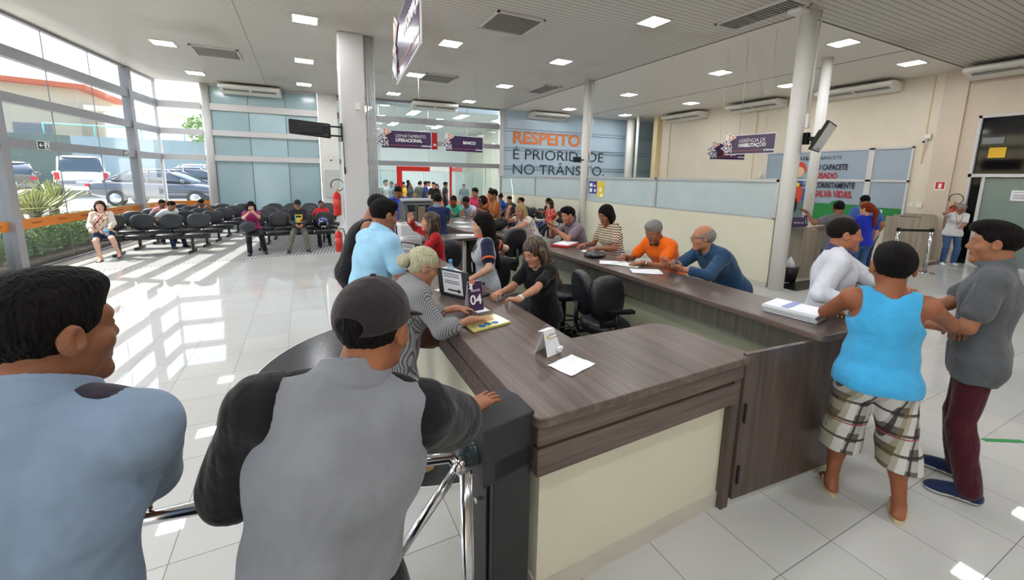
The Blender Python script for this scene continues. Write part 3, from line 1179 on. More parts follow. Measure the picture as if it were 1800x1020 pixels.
        if len(v): np_mesh('collar', v, qd, collar, None, root)
    # ---- hair
    if style:
        hp_ = hair_prims(Hc, R, hs, style)
        v, qd = sdf_mesh(hp_, vr, noise=hair_noise(0.0015 * hs if style not in ('wavy', 'long') else 0.0045, 3))
        if len(v): np_mesh('hair', v, qd, hair_mat(hairk or hair), None, root)
    # ---- shoes
    for q in (1, -1):
        if not shoe: break
        fd, zf, sdv, an = fdirs[q]
        G = lambda a, c, z: V(an[0], an[1], zf) + fd * a * s + sdv * c * s + V(0, 0, z * s)
        Rf = np.stack([sdv, fd, V(0, 0, 1)], 1)
        if shoe in ('shoe', 'sneaker'):
            sp = [RC(G(-0.035, 0, 0.05), G(-0.01, 0, 0.085), 0.04 * s, 0.042 * s, 0.02), RC(G(-0.035, 0, 0.035), G(0.14, 0.0, 0.028), 0.038 * s, 0.034 * s, 0.02),
                  RC(G(0.0, 0, 0.065), G(0.11, 0, 0.04), 0.038 * s, 0.036 * s, 0.02), EL(G(0.125, 0, 0.025), V(0.046, 0.06, 0.032) * s, Rf, 0.02),
                  PL(V(0, 0, zf + 0.004), V(0, 0, -1)), PL(G(0, 0, 0.10), V(0, 0, 1))]
            v, qd = sdf_mesh(sp, vc * 0.8 if res != 2 else 0.014)
            c_ = v[qd].mean(1)[:, 2] - zf
            np_mesh('shoe', v, qd, [smat or NIGHT, mat('shoe_sole_white', (205, 203, 198), rough=0.6) if shoe == 'sneaker' else (smat or NIGHT)], (c_ < 0.022 * s).astype(int), root)
        else:
            mb = MB()
            pts = [G(math.cos(a) * 0.138 + 0.050, math.sin(a) * (0.054 if math.cos(a) > 0 else 0.045), 0) for a in np.linspace(0, 2 * math.pi, 20, endpoint=False)]
            n0 = len(pts)
            mb.prism([(p[0], p[1]) for p in pts], zf - 0.006, zf + 0.018)
            so = mb.build('flip_flop', smat or mat('rubber_beige', (190, 175, 145), rough=0.7), root)
            mb = MB()
            mb.tube([G(0.02, 0.036, 0.02), G(0.055, 0.034, 0.052), G(0.115, -0.012 * q * 0 - 0.004, 0.038), G(0.125, 0.0, 0.016)], 0.005 * s, 6)
            mb.tube([G(0.02, -0.036, 0.02), G(0.055, -0.034, 0.052), G(0.115, 0.004, 0.038), G(0.125, 0.0, 0.016)], 0.005 * s, 6)
            mb.build('strap', smat or mat('rubber_beige', (190, 175, 145), rough=0.7), so)
    b.root = root; b.Hc = Hc; b.R = R; b.hs = hs; b.s = s; b.nb = nb; b.P = P; b.u1 = u1; b.u2 = u2; b.fw = fw; b.rx = rx; b.S = S; b.arms = arms; b.hands = hands; b.legs = legs; b.Rt = Rt; b.w = w
    root.location = (loc[0], loc[1], z0)
    root.rotation_euler = (0, 0, -math.radians(yaw))
    return b


def add_glasses(b, col=(25, 25, 28)):
    m = mat('glasses_frame_%d' % col[0], col, rough=0.3)
    mb = MB()
    H = lambda x, y, z: tuple(b.Hc + b.R @ (V(x, y, z) * b.hs))
    for q in (1, -1):
        mb.tube([H(q * 0.032 + 0.023 * math.cos(a), 0.101, 0.002 + 0.016 * math.sin(a)) for a in np.linspace(0, 2 * math.pi, 17)], 0.0016, 6, caps=False)
        mb.tube([H(q * 0.055, 0.100, 0.008), H(q * 0.074, 0.075, 0.010), H(q * 0.082, 0.0, 0.012), H(q * 0.082, -0.015, 0.0)], 0.0018, 6)
    mb.tube([H(-0.010, 0.103, 0.006), H(0, 0.107, 0.009), H(0.010, 0.103, 0.006)], 0.0016, 6)
    return mb.build('glasses', m, b.root)


def add_cap(b, col, visor=True):
    H = lambda x, y, z: b.Hc + b.R @ (V(x, y, z) * b.hs)
    m = cloth(col, 'cap_%02x%02x%02x' % tuple(col))
    s = b.hs
    pr = [EL(H(0, -0.012, 0.042), V(0.087, 0.108, 0.094) * s, b.R, 0.02), PL(H(0, 0, 0.020), b.R @ V(0, 0.12, -1)), EL(H(0, -0.125, 0.028), V(0.040, 0.035, 0.026) * s, b.R, 0.004, 'sub')]
    v, qd = sdf_mesh(pr, 0.005)
    o = np_mesh('cap', v, qd, m, None, b.root)
    mb = MB()
    mb.ellipsoid((0, 0, 0), (0.009, 0.009, 0.005), 10, 6, 0, Matrix.Translation(Vector(H(0, -0.012, 0.137))))
    mb.build('cap_button', m, o)
    if visor:
        v2 = [EL(H(0, 0.115, 0.020), V(0.075, 0.065, 0.010) * s, b.R @ rot_axis((1, 0, 0), -0.25), 0.004), EL(H(0, 0.03, 0.0), V(0.078, 0.078, 0.06) * s, b.R, 0.004, 'sub')]
        v, qd = sdf_mesh(v2, 0.0035)
        np_mesh('visor', v, qd, m, None, o)
    return o


def strap_tube(b, name, pts, r, m, flat=None):
    mb = MB()
    mb.tube([tuple(p) for p in pts], r, 6)
    return mb.build(name, m, b.root)


def lanyard(b, col=(60, 40, 70), badge=True):
    n = b.nb; f = b.fw; u = b.u2; r = b.rx; s = b.s
    pts = [n + r * 0.06 * s - f * 0.03 * s + u * 0.05 * s, n + r * 0.075 * s + f * 0.06 * s + u * 0.015 * s, n + r * 0.045 * s + f * 0.135 * s - u * 0.12 * s, n + f * 0.15 * s - u * 0.26 * s]
    pts2 = [n - r * 0.06 * s - f * 0.03 * s + u * 0.05 * s, n - r * 0.075 * s + f * 0.06 * s + u * 0.015 * s, n - r * 0.045 * s + f * 0.135 * s - u * 0.12 * s, n + f * 0.15 * s - u * 0.26 * s]
    mb = MB(); mb.tube([tuple(p) for p in pts], 0.006, 6); mb.tube([tuple(p) for p in pts2], 0.006, 6)
    o = mb.build('lanyard', pattern_mat('lanyard_print_%d%d' % (col[0], col[1]), 'floral', [col, (200, 60, 50), (240, 220, 80), (240, 240, 240)], 0.4), b.root)
    if badge:
        c = n + f * 0.162 * s - u * 0.30 * s
        T = Matrix.Translation(Vector(c)) @ Matrix(np.stack([r, f, u], 1).tolist()).to_4x4()
        mb = MB(); mb.cbox((0, 0, 0), (0.055, 0.004, 0.085), 0, T)
        mb.build('badge', mat('badge_white', (225, 225, 228), rough=0.3), o)
    return o

# ------------------------------------------------------------------ the room
CEIL = 4.78
M = {}
M['floor'] = floor_mat()
M['ceil_slat'] = slat_mat('ceiling_slats', (200, 195, 187), (132, 128, 120), 0.11, 0.016, 'Y', stain=(120, 108, 88))
M['ceil_smooth'] = slat_mat('ceiling_plain', (232, 226, 218), (214, 208, 200), 0.2, 0.005, 'Y', bump=0.08)
M['steel_gray'] = mat('gray_steel', (138, 137, 141), rough=0.45, var=0.04)
M['steel_light'] = mat('light_gray_steel', (205, 203, 202), rough=0.4)
M['white_paint'] = mat('white_paint', (225, 223, 218), rough=0.4)
M['alu'] = mat('aluminium', (190, 190, 190), rough=0.35, metal=0.6)
M['chrome'] = mat('polished_steel', (205, 205, 208), rough=0.12, metal=1.0)
M['cream'] = mat('cream_wall', (220, 209, 190), rough=0.7, var=0.03, vscale=1.5)
M['cream_low'] = mat('cream_plaster', (208, 203, 182), rough=0.6, var=0.02, vscale=2)
M['white_wall'] = mat('white_wall', (232, 234, 232), rough=0.7)
M['panel_blue'] = mat('blue_gray_panel', (158, 184, 190), rough=0.18, spec=0.6, var=0.05, vscale=0.8)
M['panel_blue2'] = mat('pale_blue_panel', (168, 196, 204), rough=0.15, spec=0.6, var=0.05, vscale=0.8)
M['panel_sky'] = mat('sky_blue_wall_panel', (190, 212, 228), rough=0.2, spec=0.6, var=0.04, vscale=0.8)
M['frost'] = mat('frosted_glass', (180, 194, 196), rough=0.25, spec=0.6, var=0.04, vscale=2)
M['frost2'] = mat('frosted_door_glass', (122, 138, 130), rough=0.25, spec=0.6, var=0.05, vscale=3)
M['glass'] = glass_mat('window_glass', (246, 247, 247), 0.9, alpha=0.05)
M['glass_in'] = glass_mat('partition_glass', (240, 247, 247), 0.8, alpha=0.10, body=(212, 226, 228))
M['black_glass'] = mat('black_glass', (12, 12, 13), rough=0.06, spec=0.3)
M['granite'] = mat('black_granite', (34, 34, 36), rough=0.12, spec=0.6, var=0.3, vscale=60)
M['base'] = mat('baseboard_tile', (190, 184, 172), rough=0.3, var=0.05, vscale=5)
M['wood'] = wood_mat('brown_laminate', (62, 50, 45), (116, 99, 90), 1)
M['wood_x'] = wood_mat('brown_laminate_across', (62, 50, 45), (116, 99, 90), 0)
M['wood_z'] = wood_mat('brown_laminate_upright', (54, 43, 38), (98, 82, 74), 2)
M['wood_light'] = wood_mat('light_oak_laminate', (140, 126, 110), (178, 166, 148), 2, rough=0.45)
M['wood_gray'] = wood_mat('grayish_laminate', (80, 76, 66), (124, 118, 104), 2, rough=0.45)
M['paper'] = mat('white_paper', (235, 236, 240), rough=0.8)
M['ink'] = mat('black_ink', (25, 25, 30), rough=0.6)
M['white_ink'] = mat('white_lettering', (240, 240, 242), rough=0.5)
M['purple'] = mat('purple_board', (62, 40, 84), rough=0.25, spec=0.45)
M['red'] = mat('red_paint', (196, 36, 28), rough=0.35)
M['orange'] = mat('orange_lettering', (232, 128, 62), rough=0.5)
M['navy_ink'] = mat('dark_navy_lettering', (34, 38, 56), rough=0.5)
M['leather'] = mat('black_leatherette', (26, 28, 33), rough=0.38, spec=0.5, bump=0.15, bscale=40)
M['black'] = NIGHT
M['black_metal'] = mat('black_metal', (24, 24, 26), rough=0.35, spec=0.5)

DL = nrm(V(0.127, 1.0, 0))[:2]          # run of the left facade
LA = np.array([-4.86, 10.9]); LCOR = np.array([-4.04, 17.26])


def on_left(y): return LCOR + DL * (y - LCOR[1]) / DL[1]


DF = nrm(V(11.64, -0.67, 0))[:2]
def on_far(x): return LCOR + DF * (x - LCOR[0]) / DF[0]


def struct(name, mb, m, **k):
    return tag(mb.build(name, m, **k), kind='structure')


# floor, ceiling
pl = on_left(-6.0)
mb = MB(); mb.prism([tuple(pl), (18.5, -6.0), (18.5, 27.0), (1.0, 27.0), (1.0, 17.0), tuple(LCOR)], -0.12, 0.0)
struct('floor', mb, M['floor'])
mb = MB(); mb.prism([tuple(on_left(-6)), (7.78, -6), (7.78, 16.62), tuple(LCOR)], CEIL, CEIL + 0.1, 0)
mb.box(7.78, 18.5, -6.0, 4.62, CEIL, CEIL + 0.1, 0)
struct('ceiling', mb, M['ceil_slat'])
mb = MB(); mb.box(7.8, 18.5, 4.64, 16.7, CEIL, CEIL + 0.1)
struct('ceiling_beyond_partition', mb, M['ceil_smooth'])
for nm, b_ in (('trim_1', (7.76, 7.80, 4.6, 16.6)), ('trim_2', (7.8, 14.8, 4.61, 4.645)), ('trim_3', (11.66, 11.69, 4.64, 16.4))):
    mb = MB(); mb.box(b_[0], b_[1], b_[2], b_[3], CEIL - 0.004, CEIL + 0.004)
    struct(nm, mb, mat('ceiling_joint', (96, 92, 84), rough=0.7))
mb = MB()
mb.box(-0.9, -0.885, 2.0, 16.8, CEIL - 0.003, CEIL + 0.003)
struct('trim_4', mb, mat('ceiling_joint_light', (150, 145, 133), rough=0.7))

# left facade: gray posts, three beams, clear glass between
ZB = ((2.32, 2.50), (3.14, 3.32), (3.96, 4.17))
post_y = (-3.2, 1.5, 6.2, 10.9, 15.6)
for i, y in enumerate(post_y):
    c = on_left(y)
    mb = MB(); mb.wall(c - DL * 0.09, c + DL * 0.09, 0, CEIL, 0.2)
    struct('trim_post', mb, M['steel_gray'])
for i, (a, b_) in enumerate(zip(post_y, post_y[1:] + (17.26,))):
    A = on_left(a); B = on_left(b_)
    n2 = np.array([-DL[1], DL[0]])
    mb = MB(); mb.wall(A - n2 * 0.0, B - n2 * 0.0, 0.02, CEIL, 0.012)
    w = struct('window_%d' % (i + 1), mb, M['glass'])
    mb = MB()
    for z0, z1 in ZB: mb.wall(A, B, z0, z1, 0.14)
    mb.wall(A, B, 0, 0.03, 0.06)
    mb.wall(A, B, CEIL - 0.05, CEIL, 0.10)
    mb.build('window_frame', M['steel_gray'], w)
    mb = MB()
    L = np.linalg.norm(B - A)
    for t in np.arange(1, int(L / 1.5) + 1) * 1.55:
        if t < L - 0.3:
            c = A + DL * t
            for z0, z1 in ((0.03, 2.32), (2.5, 3.14), (3.32, 3.96), (4.17, CEIL - 0.05)): mb.wall(c - DL * 0.004, c + DL * 0.004, z0, z1, 0.016)
    if mb.v: mb.build('glass_joint', mat('joint_gray', (120, 120, 118), rough=0.5), w)
    # orange safety band stuck on the glass
    if i >= 2:
        off = np.array([DL[1], -DL[0]]) * 0.012
        mb = MB(); mb.wall(A + DL * 0.1 + off, B - DL * 0.02 + off, 0.80, 0.99, 0.004)
        bd = mb.build('safety_band', mat('orange_film', (196, 116, 44), rough=0.5), w)
        for t in np.arange(0.45, L - 0.3, 0.75):
            c = A + DL * t + off * 1.6
            ang = math.atan2(-DL[1], -DL[0])
            text_obj('band_lettering', 'DETRAN-AM', 0.05, mat('band_print', (120, 60, 20), rough=0.6), bd, (c[0], c[1], 0.885), (math.pi / 2, 0, math.atan2(DL[1], DL[0]) ), 0.001)
# short return of the facade, then blue panels, white panel, bank front, on the far side
segs = [(-4.04, -2.83), (0.62, 1.25)]
A, B = on_far(-4.04), on_far(-2.86)
mb = MB(); mb.wall(A, B, 0.02, CEIL, 0.012); w = struct('window_9', mb, M['glass'])
mb = MB()
for z0, z1 in ZB: mb.wall(A, B, z0, z1, 0.14)
mb.build('window_frame', M['steel_light'], w)
mb = MB(); mb.wall(A + [0.02, -0.02], B + [0, -0.02], 0.80, 0.99, 0.004); mb.build('safety_band', mat('orange_film', (196, 116, 44)), w)
c = on_far(-2.72); mb = MB(); mb.lathe([(0.135, 0), (0.135, CEIL)], 24, (c[0], c[1], 0)); struct('trim_corner_column', mb, M['steel_light'])
mb = MB(); mb.wall(LCOR - DL * 0.04, LCOR + DL * 0.04, 0, CEIL, 0.08); struct('trim_corner', mb, M['steel_light'])
A, B = on_far(-2.6), on_far(0.60)
mb = MB(); mb.wall(A, B, 0, CEIL, 0.06, 0)
wf = struct('wall_far_blue_panels', mb, M['panel_blue'])
mb = MB()
for z0, z1 in ZB: mb.wall(A + [0, -0.05], B + [0, -0.05], z0, z1, 0.12)
mb.wall(A + [0, -0.04], B + [0, -0.04], CEIL - 0.05, CEIL, 0.08)
mb.build('frame_beams', M['steel_light'], wf)
mb = MB(); mb.wall(on_far(-1.52) + [0, -0.035], on_far(-0.42) + [0, -0.035], 0.02, 2.31, 0.012)
mb.wall(on_far(-1.52) + [0, -0.035], on_far(-0.42) + [0, -0.035], 3.33, 3.95, 0.012)
mb.wall(on_far(-1.52) + [0, -0.035], on_far(-0.42) + [0, -0.035], 2.51, 3.13, 0.012)
mb.build('lighter_panels', M['panel_blue2'], wf)
mb = MB()
for x in (-2.58, -1.53, -0.42, 0.58):
    c = on_far(x) + [0, -0.04]; mb.wall(c - DF * 0.008, c + DF * 0.008, 0, CEIL, 0.02)
mb.build('panel_joints', mat('joint_dark', (104, 118, 120), rough=0.5), wf)
mb = MB(); mb.wall(on_far(0.62), on_far(1.25), 0, CEIL, 0.34); struct('wall_far_white_pier', mb, M['white_paint'])
mb = MB(); mb.wall(on_far(1.25), on_far(2.7), 0, CEIL, 0.02); struct('window_10', mb, M['glass_in'])
mb = MB()
for z0, z1 in ZB: mb.wall(on_far(1.25), on_far(7.6), z0, z1, 0.12)
mb.wall(on_far(1.25), on_far(7.6), CEIL - 0.06, CEIL, 0.12)
struct('trim_bank_beams', mb, M['steel_gray'])
mb = MB(); mb.wall(on_far(2.7), on_far(3.3), 0.0, CEIL, 0.02); mb.wall(on_far(5.7), on_far(7.6), 0, CEIL, 0.02); mb.wall(on_far(3.3), on_far(5.7), 2.5, CEIL, 0.02)
struct('window_11', mb, M['glass_in'])
mb = MB()
for x in (2.7, 4.6, 6.2): 
    c = on_far(x); mb.wall(c - DF * 0.012, c + DF * 0.012, 2.5, CEIL, 0.03)
for x in (2.7, 6.4, 7.0): 
    c = on_far(x); mb.wall(c - DF * 0.012, c + DF * 0.012, 0, 2.32, 0.03)
struct('trim_bank_mullions', mb, M['alu'])
t = empty('door_frame', (0, 0, 0)); tag(t, 'red metal door surround of the bank branch beyond the counters', 'door frame')
mb = MB(); a_ = on_far(3.3) + [0, -0.08]; mb.wall(a_, a_ + DF * 0.2, 0, 2.30, 0.1); mb.build('post', M['red'], t)
mb = MB(); mb.wall(a_ + DF * 0.2, on_far(4.6) + [0, -0.08], 2.12, 2.30, 0.1); mb.build('lintel', M['red'], t)
mb = MB(); mb.wall(on_far(5.42) + [0, -0.08], on_far(5.5) + [0, -0.08], 0, 2.32, 0.08); mb.build('post', M['red'], t)
mb = MB(); mb.wall(on_far(5.5) + [0, -0.08], on_far(5.95) + [0, -0.08], 2.14, 2.30, 0.06); mb.build('panel', mat('pale_red_film', (220, 120, 120), rough=0.4), t)
c = on_far(7.72)
mb = MB(); mb.cbox((c[0], c[1], CEIL / 2), (0.2, 0.2, CEIL)); struct('trim_square_column', mb, M['steel_light'])
# blue wall with the slogan
GA, GB = (7.85, 16.57), (18.4, 16.0)
mb = MB(); mb.wall((7.82, 16.6), (14.0, 16.26), 0, CEIL, 0.06)
mb.wall((14.0, 16.26), (18.4, 16.0), 0, CEIL, 0.06)
wb = struct('wall_far_sky_blue', mb, M['panel_sky'])
mb = MB()
for z in (2.30, 2.42, 3.10, 3.22, 3.90, 4.02):
    mb.wall((7.85, 16.55), (18.3, 15.97), z, z + 0.02, 0.03)
mb.build('panel_lines', mat('panel_line', (120, 146, 168), rough=0.4), wb)
ga = math.atan2(16.26 - 16.6, 14.0 - 7.82)
def slog(txt, x, z, size, m, bold, fw_):
    y = 16.6 + (x - 7.82) * (16.26 - 16.6) / (14.0 - 7.82) - 0.055
    text_obj('lettering', txt, size, m, wb, (x, y, z), (math.pi / 2, 0, ga), 0.004, bold, fitw=fw_)
slog('RESPEITO', 8.22, 3.42, 0.74, M['orange'], 0.018, 3.40)
slog('\u00c9 PRIORIDADE', 8.22, 2.74, 0.64, M['navy_ink'], -0.005, 4.72)
slog('NO TR\u00c2NSITO.', 8.22, 2.09, 0.64, M['navy_ink'], -0.005, 4.80)

# right wall, with its poster window and the dark shop window
mb = MB(); mb.box(14.8, 14.95, 5.0, 14.65, 0, CEIL)
struct('wall_right', mb, M['cream'])
mb = MB(); mb.box(14.74, 14.95, 4.55, 5.0, 0, CEIL); mb.box(14.8, 14.95, 4.27, 4.55, 0, CEIL); mb.box(14.8, 14.95, -6, 4.27, 3.62, CEIL); mb.box(14.8, 14.95, -6, 1.2, 0, 3.62)
struct('wall_right_near', mb, mat('cream_wall_pinkish', (208, 192, 174), rough=0.7, var=0.03, vscale=1.5))
mb = MB(); mb.box(18.4, 18.5, -6, 16, 0, CEIL); struct('wall_right_outer', mb, M['white_wall'])
mb = MB(); mb.box(14.8, 18.5, 14.6, 14.7, 0, CEIL) ; mb.box(14.55, 14.8, 14.45, 14.7, 0, CEIL); struct('wall_right_end', mb, mat('yellow_cream_wall', (226, 208, 164), rough=0.7))
mb = MB(); mb.box(-6.2, 18.5, -6.1, -6.0, 0, CEIL); struct('wall_behind', mb, M['cream'])
# door and black glazing
mb = MB(); mb.box(14.86, 14.9, 1.2, 4.24, 2.22, 3.60)
wz = struct('window_12', mb, M['black_glass'])
mb = MB()
for z0, z1 in ((2.16, 2.24), (3.57, 3.63)): mb.box(14.78, 14.88, 1.2, 4.28, z0, z1)
mb.box(14.78, 14.88, 4.22, 4.28, 0, 3.63)
mb.build('window_frame', M['steel_light'], wz)
mb = MB(); mb.box(14.83, 14.85, 3.74, 4.02, 2.62, 2.86); mb.build('yellow_notice', mat('yellow_print', (226, 178, 40), rough=0.4), wz)
mb = MB(); mb.box(14.83, 14.85, 3.8, 4.16, 2.95, 3.10); mb.build('painted_reflection', mat('reflection_gray', (120, 126, 128), rough=0.3), wz)  # flat gray pane standing in for a reflection in the dark glass
mb = MB(); mb.box(14.86, 14.9, 4.03, 4.22, 0.0, 2.16); struct('window_13', mb, M['black_glass'])
mb = MB(); mb.box(14.84, 14.88, 1.4, 3.98, 0.05, 2.14)
dr = struct('door_1', mb, M['frost2'])
mb = MB(); mb.box(14.80, 14.88, 3.98, 4.04, 0, 2.16); mb.box(14.80, 14.88, 1.4, 3.98, 0.0, 0.06); mb.build('door_frame', M['steel_light'], dr)
mb = MB(); mb.box(14.82, 14.838, 3.18, 3.52, 1.62, 1.86); mb.build('taped_notice', M['paper'], dr)
for k, zz in enumerate((1.82, 1.76, 1.72, 1.68)):
    mb = MB(); mb.box(14.816, 14.819, 3.22, 3.48, zz - (0.012 if k else 0.006) , zz + 0.002)
    mb.build('notice_line', M['ink'] if k == 0 else mat('gray_print', (120, 120, 124)), dr)
# poster window on the right wall
mb = MB(); mb.box(14.77, 14.80, 5.40, 9.36, 0.78, 2.93)
wp = struct('window_14', mb, mat('blue_gray_film', (150, 164, 178), rough=0.25, spec=0.5, var=0.03, vscale=1))
mb = MB()
for y0, y1, z0, z1 in ((5.38, 9.38, 2.92, 2.97), (5.38, 9.38, 2.01, 2.07), (5.38, 5.43, 0.75, 2.97), (9.33, 9.38, 0.75, 2.97), (6.24, 6.38, 0.75, 2.97), (5.38, 9.38, 0.75, 0.79)): mb.box(14.74, 14.78, y0, y1, z0, z1)
mb.build('window_frame', M['steel_light'], wp)
mb = MB(); mb.box(14.762, 14.768, 6.40, 9.33, 0.80, 1.32, 0); mb.build('printed_road', mat('print_slate_green', (92, 116, 116), rough=0.4), wp)
mb = MB()
hill = [(7.75, 0.80), (7.75, 1.28), (7.5, 1.30), (7.25, 1.30), (7.15, 1.40), (6.95, 1.42), (6.8, 1.32), (6.4, 1.30), (6.4, 0.80)]
T_ = Matrix(((0, 0, 1, 14.755), (1, 0, 0, 0), (0, 1, 0, 0), (0, 0, 0, 1)))
mb.prism([(a, b_) for a, b_ in hill][::-1], 0, 0.004, 0, T_); mb.prism([(6.24, 0.8), (5.43, 0.8), (5.43, 1.28), (6.24, 1.28)], 0, 0.004, 0, T_)
mb.build('printed_hill', mat('print_green', (34, 128, 62), rough=0.4), wp)
RW = (math.pi / 2, 0, -math.pi / 2)
def rw_text(txt, y, z, size, m, bold=0.0, sx=1.0, fw_=None):
    text_obj('lettering', txt, size, m, wp, (14.752, y, z), RW, 0.002, bold, sx=sx, fitw=fw_)
rw_text('SEMPRE', 8.72, 2.68, 0.15, M['navy_ink'], -0.002, 1.0, 0.62)
rw_text('USE', 8.08, 2.68, 0.15, M['ink'], 0.006, 1.0, 0.30)
rw_text('CAPACETE', 7.75, 2.68, 0.15, M['navy_ink'], -0.002, 1.0, 0.68)
redink = mat('red_lettering', (176, 34, 40), rough=0.5)
rw_text('O CAPACETE', 7.72, 2.36, 0.24, M['navy_ink'], 0.006, 0.72, 0.85)
rw_text('USADO', 7.72, 2.10, 0.24, redink, 0.006, 0.72, 0.60)
rw_text('CORRETAMENTE', 7.72, 1.80, 0.24, M['navy_ink'], 0.006, 0.72, 1.10)
rw_text('SALVA VIDAS.', 7.70, 1.52, 0.28, redink, 0.008, 0.72, 1.05)
# plain flat rider on a scooter printed on the film
def disc(mb, y, z, ry, rz_, x, mi): mb.prism([(y + ry * math.cos(a), z + rz_ * math.sin(a)) for a in np.linspace(0, 2 * math.pi, 24, endpoint=False)], 0, 0.003, mi, Matrix(((0, 0, 1, x), (1, 0, 0, 0), (0, 1, 0, 0), (0, 0, 0, 1))))
mb = MB()
disc(mb, 8.24, 2.38, 0.21, 0.24, 14.758, 0)
disc(mb, 8.24, 2.30, 0.165, 0.165, 14.754, 1)
mb.box(14.755, 14.758, 8.08, 8.40, 1.75, 2.10, 2)
disc(mb, 8.24, 1.58, 0.19, 0.34, 14.752, 0)
disc(mb, 8.26, 1.20, 0.085, 0.25, 14.749, 3)
disc(mb, 8.24, 1.88, 0.07, 0.07, 14.749, 4)
mb.box(14.75, 14.753, 8.00, 8.48, 1.84, 1.88, 3)
mb.box(14.755, 14.758, 7.94, 8.08, 1.35, 1.75, 2)
mb.build('printed_scooter_rider', [mat('print_red', (198, 70, 46)), mat('print_skin', (222, 186, 150)), mat('print_blue', (52, 92, 150)), M['ink'], mat('print_yellow', (230, 200, 60))], wp)
mb = MB(); mb.box(14.75, 14.764, 5.86, 6.14, 1.02, 1.22); o = mb.build('taped_notice', M['paper'], wp)

# low partition with frosted panes, and the round columns
mb = MB(); mb.box(7.66, 7.76, 4.6, 16.5, 0, 1.27); pw = struct('wall_partition', mb, M['cream_low'])
mb = MB(); mb.box(7.64, 7.655, 4.6, 16.5, 0, 0.09); mb.build('baseboard', M['base'], pw)
mb = MB(); mb.box(7.70, 7.715, 4.6, 16.5, 1.29, 1.96); wq = struct('window_15', mb, M['frost'])
mb = MB(); mb.box(7.67, 7.75, 4.6, 16.5, 1.95, 2.0); mb.box(7.67, 7.75, 4.6, 16.5, 1.26, 1.30)
for y in (4.62, 7.55, 10.42, 13.5, 16.45): mb.box(7.67, 7.75, y - 0.03, y + 0.03, 1.27, 2.0)
mb.build('window_frame', M['alu'], wq)
for i, (y0, y1, z0, z1, c) in enumerate(((9.86, 10.22, 1.52, 1.88, 'a'), (9.52, 9.82, 1.42, 1.88, 'b'))):
    mb = MB(); mb.box(7.69, 7.70, y0, y1, z0, z1)
    p = mb.build('poster', mat('poster_indigo', (58, 62, 140)) if c == 'a' else mat('poster_yellow', (226, 196, 56)))
    tag(p, 'indigo blue poster with white blocks on the frosted partition' if c == 'a' else 'yellow poster beside the indigo one on the frosted partition', 'poster')
    mb = MB()
    if c == 'a':
        for q in ((0.03, 0.10, 0.05, 0.13), (0.2, 0.32, 0.04, 0.15), (0.04, 0.14, 0.2, 0.25), (0.19, 0.32, 0.2, 0.3)): mb.box(7.686, 7.69, y0 + q[0], y0 + q[1], z0 + q[2], z0 + q[3])
    else:
        mb.box(7.686, 7.69, y0 + 0.03, y0 + 0.16, z0 + 0.02, z0 + 0.1); mb.box(7.686, 7.69, y0 + 0.1, y0 + 0.2, z0 + 0.16, z0 + 0.28)
    mb.build('printed_blocks', M['white_ink'], p)
for i, (x, y, r) in enumerate(((7.69, 4.45, 0.125), (7.62, 10.4, 0.11), (10.95, 5.8, 0.105), (14.0, 15.6, 0.18), (13.8, 14.9, 0.06))):
    mb = MB(); mb.lathe([(r, 0), (r, CEIL)], 28, (x, y, 0)); struct('trim_round_column', mb, M['white_paint'])
mb = MB(); mb.tube([(7.86, 4.36, CEIL), (7.86, 4.36, 2.9)], 0.02, 8); mb.tube([(7.62 + 0.11, 10.3, CEIL), (7.73, 10.3, 0)], 0.015, 8); struct('trim_conduit', mb, M['white_paint'])
mb = MB(); mb.box(7.9, 9.9, 4.2, 4.62, 0, 0.004); mb.box(11.5, 14.7, 4.3, 4.5, 0, 0.004); struct('trim_floor_granite', mb, M['granite'])
mb = MB(); mb.prism([(1.2 + 1.78 * math.cos(a), 4.0 + 1.78 * math.sin(a)) for a in np.linspace(0, 2 * math.pi, 72, endpoint=False)], 0, 0.003); o = struct('trim_floor_disc', mb, mat('charcoal_tile', (56, 56, 60), rough=0.2, spec=0.5, var=0.1, vscale=8))
mb = MB(); mb.lathe([(1.79, 0.0), (1.79, 0.002)], 72, (1.2, 4.0, 0)); mb.build('white_rim', M['white_paint'], o)
mb = MB(); mb.box(-0.12, 0.06, 4.05, 4.09, 0.003, 0.004); mb.box(-0.15, 0.06, 3.85, 3.89, 0.003, 0.004); mb.build('white_dashes', M['white_ink'], o)

# striped metal floor under the waiting seats
def grate_mat():
    m, n, l, b = new_mat('striped_floor')
    x, y, z, src = xyz(n, l)
    xx = math_node(n, l, 'SUBTRACT', x, math_node(n, l, 'MULTIPLY', y, 0.127))
    g = line_mask(n, l, xx, 0.075, 0.036)
    col = mix_col(n, l, g, srgb((186, 186, 182)), srgb((92, 94, 96)))
    l.new(col, b.inputs['Base Color'])
    b.inputs['Roughness'].default_value = 0.4
    bp = n.new('ShaderNodeBump'); bp.inputs['Strength'].default_value = 0.4; bp.inputs['Distance'].default_value = 0.01; bp.invert = True
    l.new(g, bp.inputs['Height']); l.new(bp.outputs[0], b.inputs['Normal'])
    return m
mb = MB(); mb.prism([tuple(on_left(10.6) + [0.7, 0]), (0.8, 11.2), (0.8, 16.9), tuple(on_far(-2.8) + [0, -.2]), tuple(on_left(16.9) + [0.5, 0])], 0, 0.006)
struct('trim_striped_floor', mb, grate_mat())
mb = MB()
A, B = on_left(-6) , on_left(17.1)
n2 = np.array([DL[1], -DL[0]])
mb.prism([tuple(A + n2 * 0.05), tuple(A + n2 * 0.34), tuple(B + n2 * 0.34), tuple(B + n2 * 0.05)], 0, 0.012)
struct('trim_window_kerb', mb, mat('dark_gray_kerb', (92, 88, 84), rough=0.8, var=0.1, vscale=8))

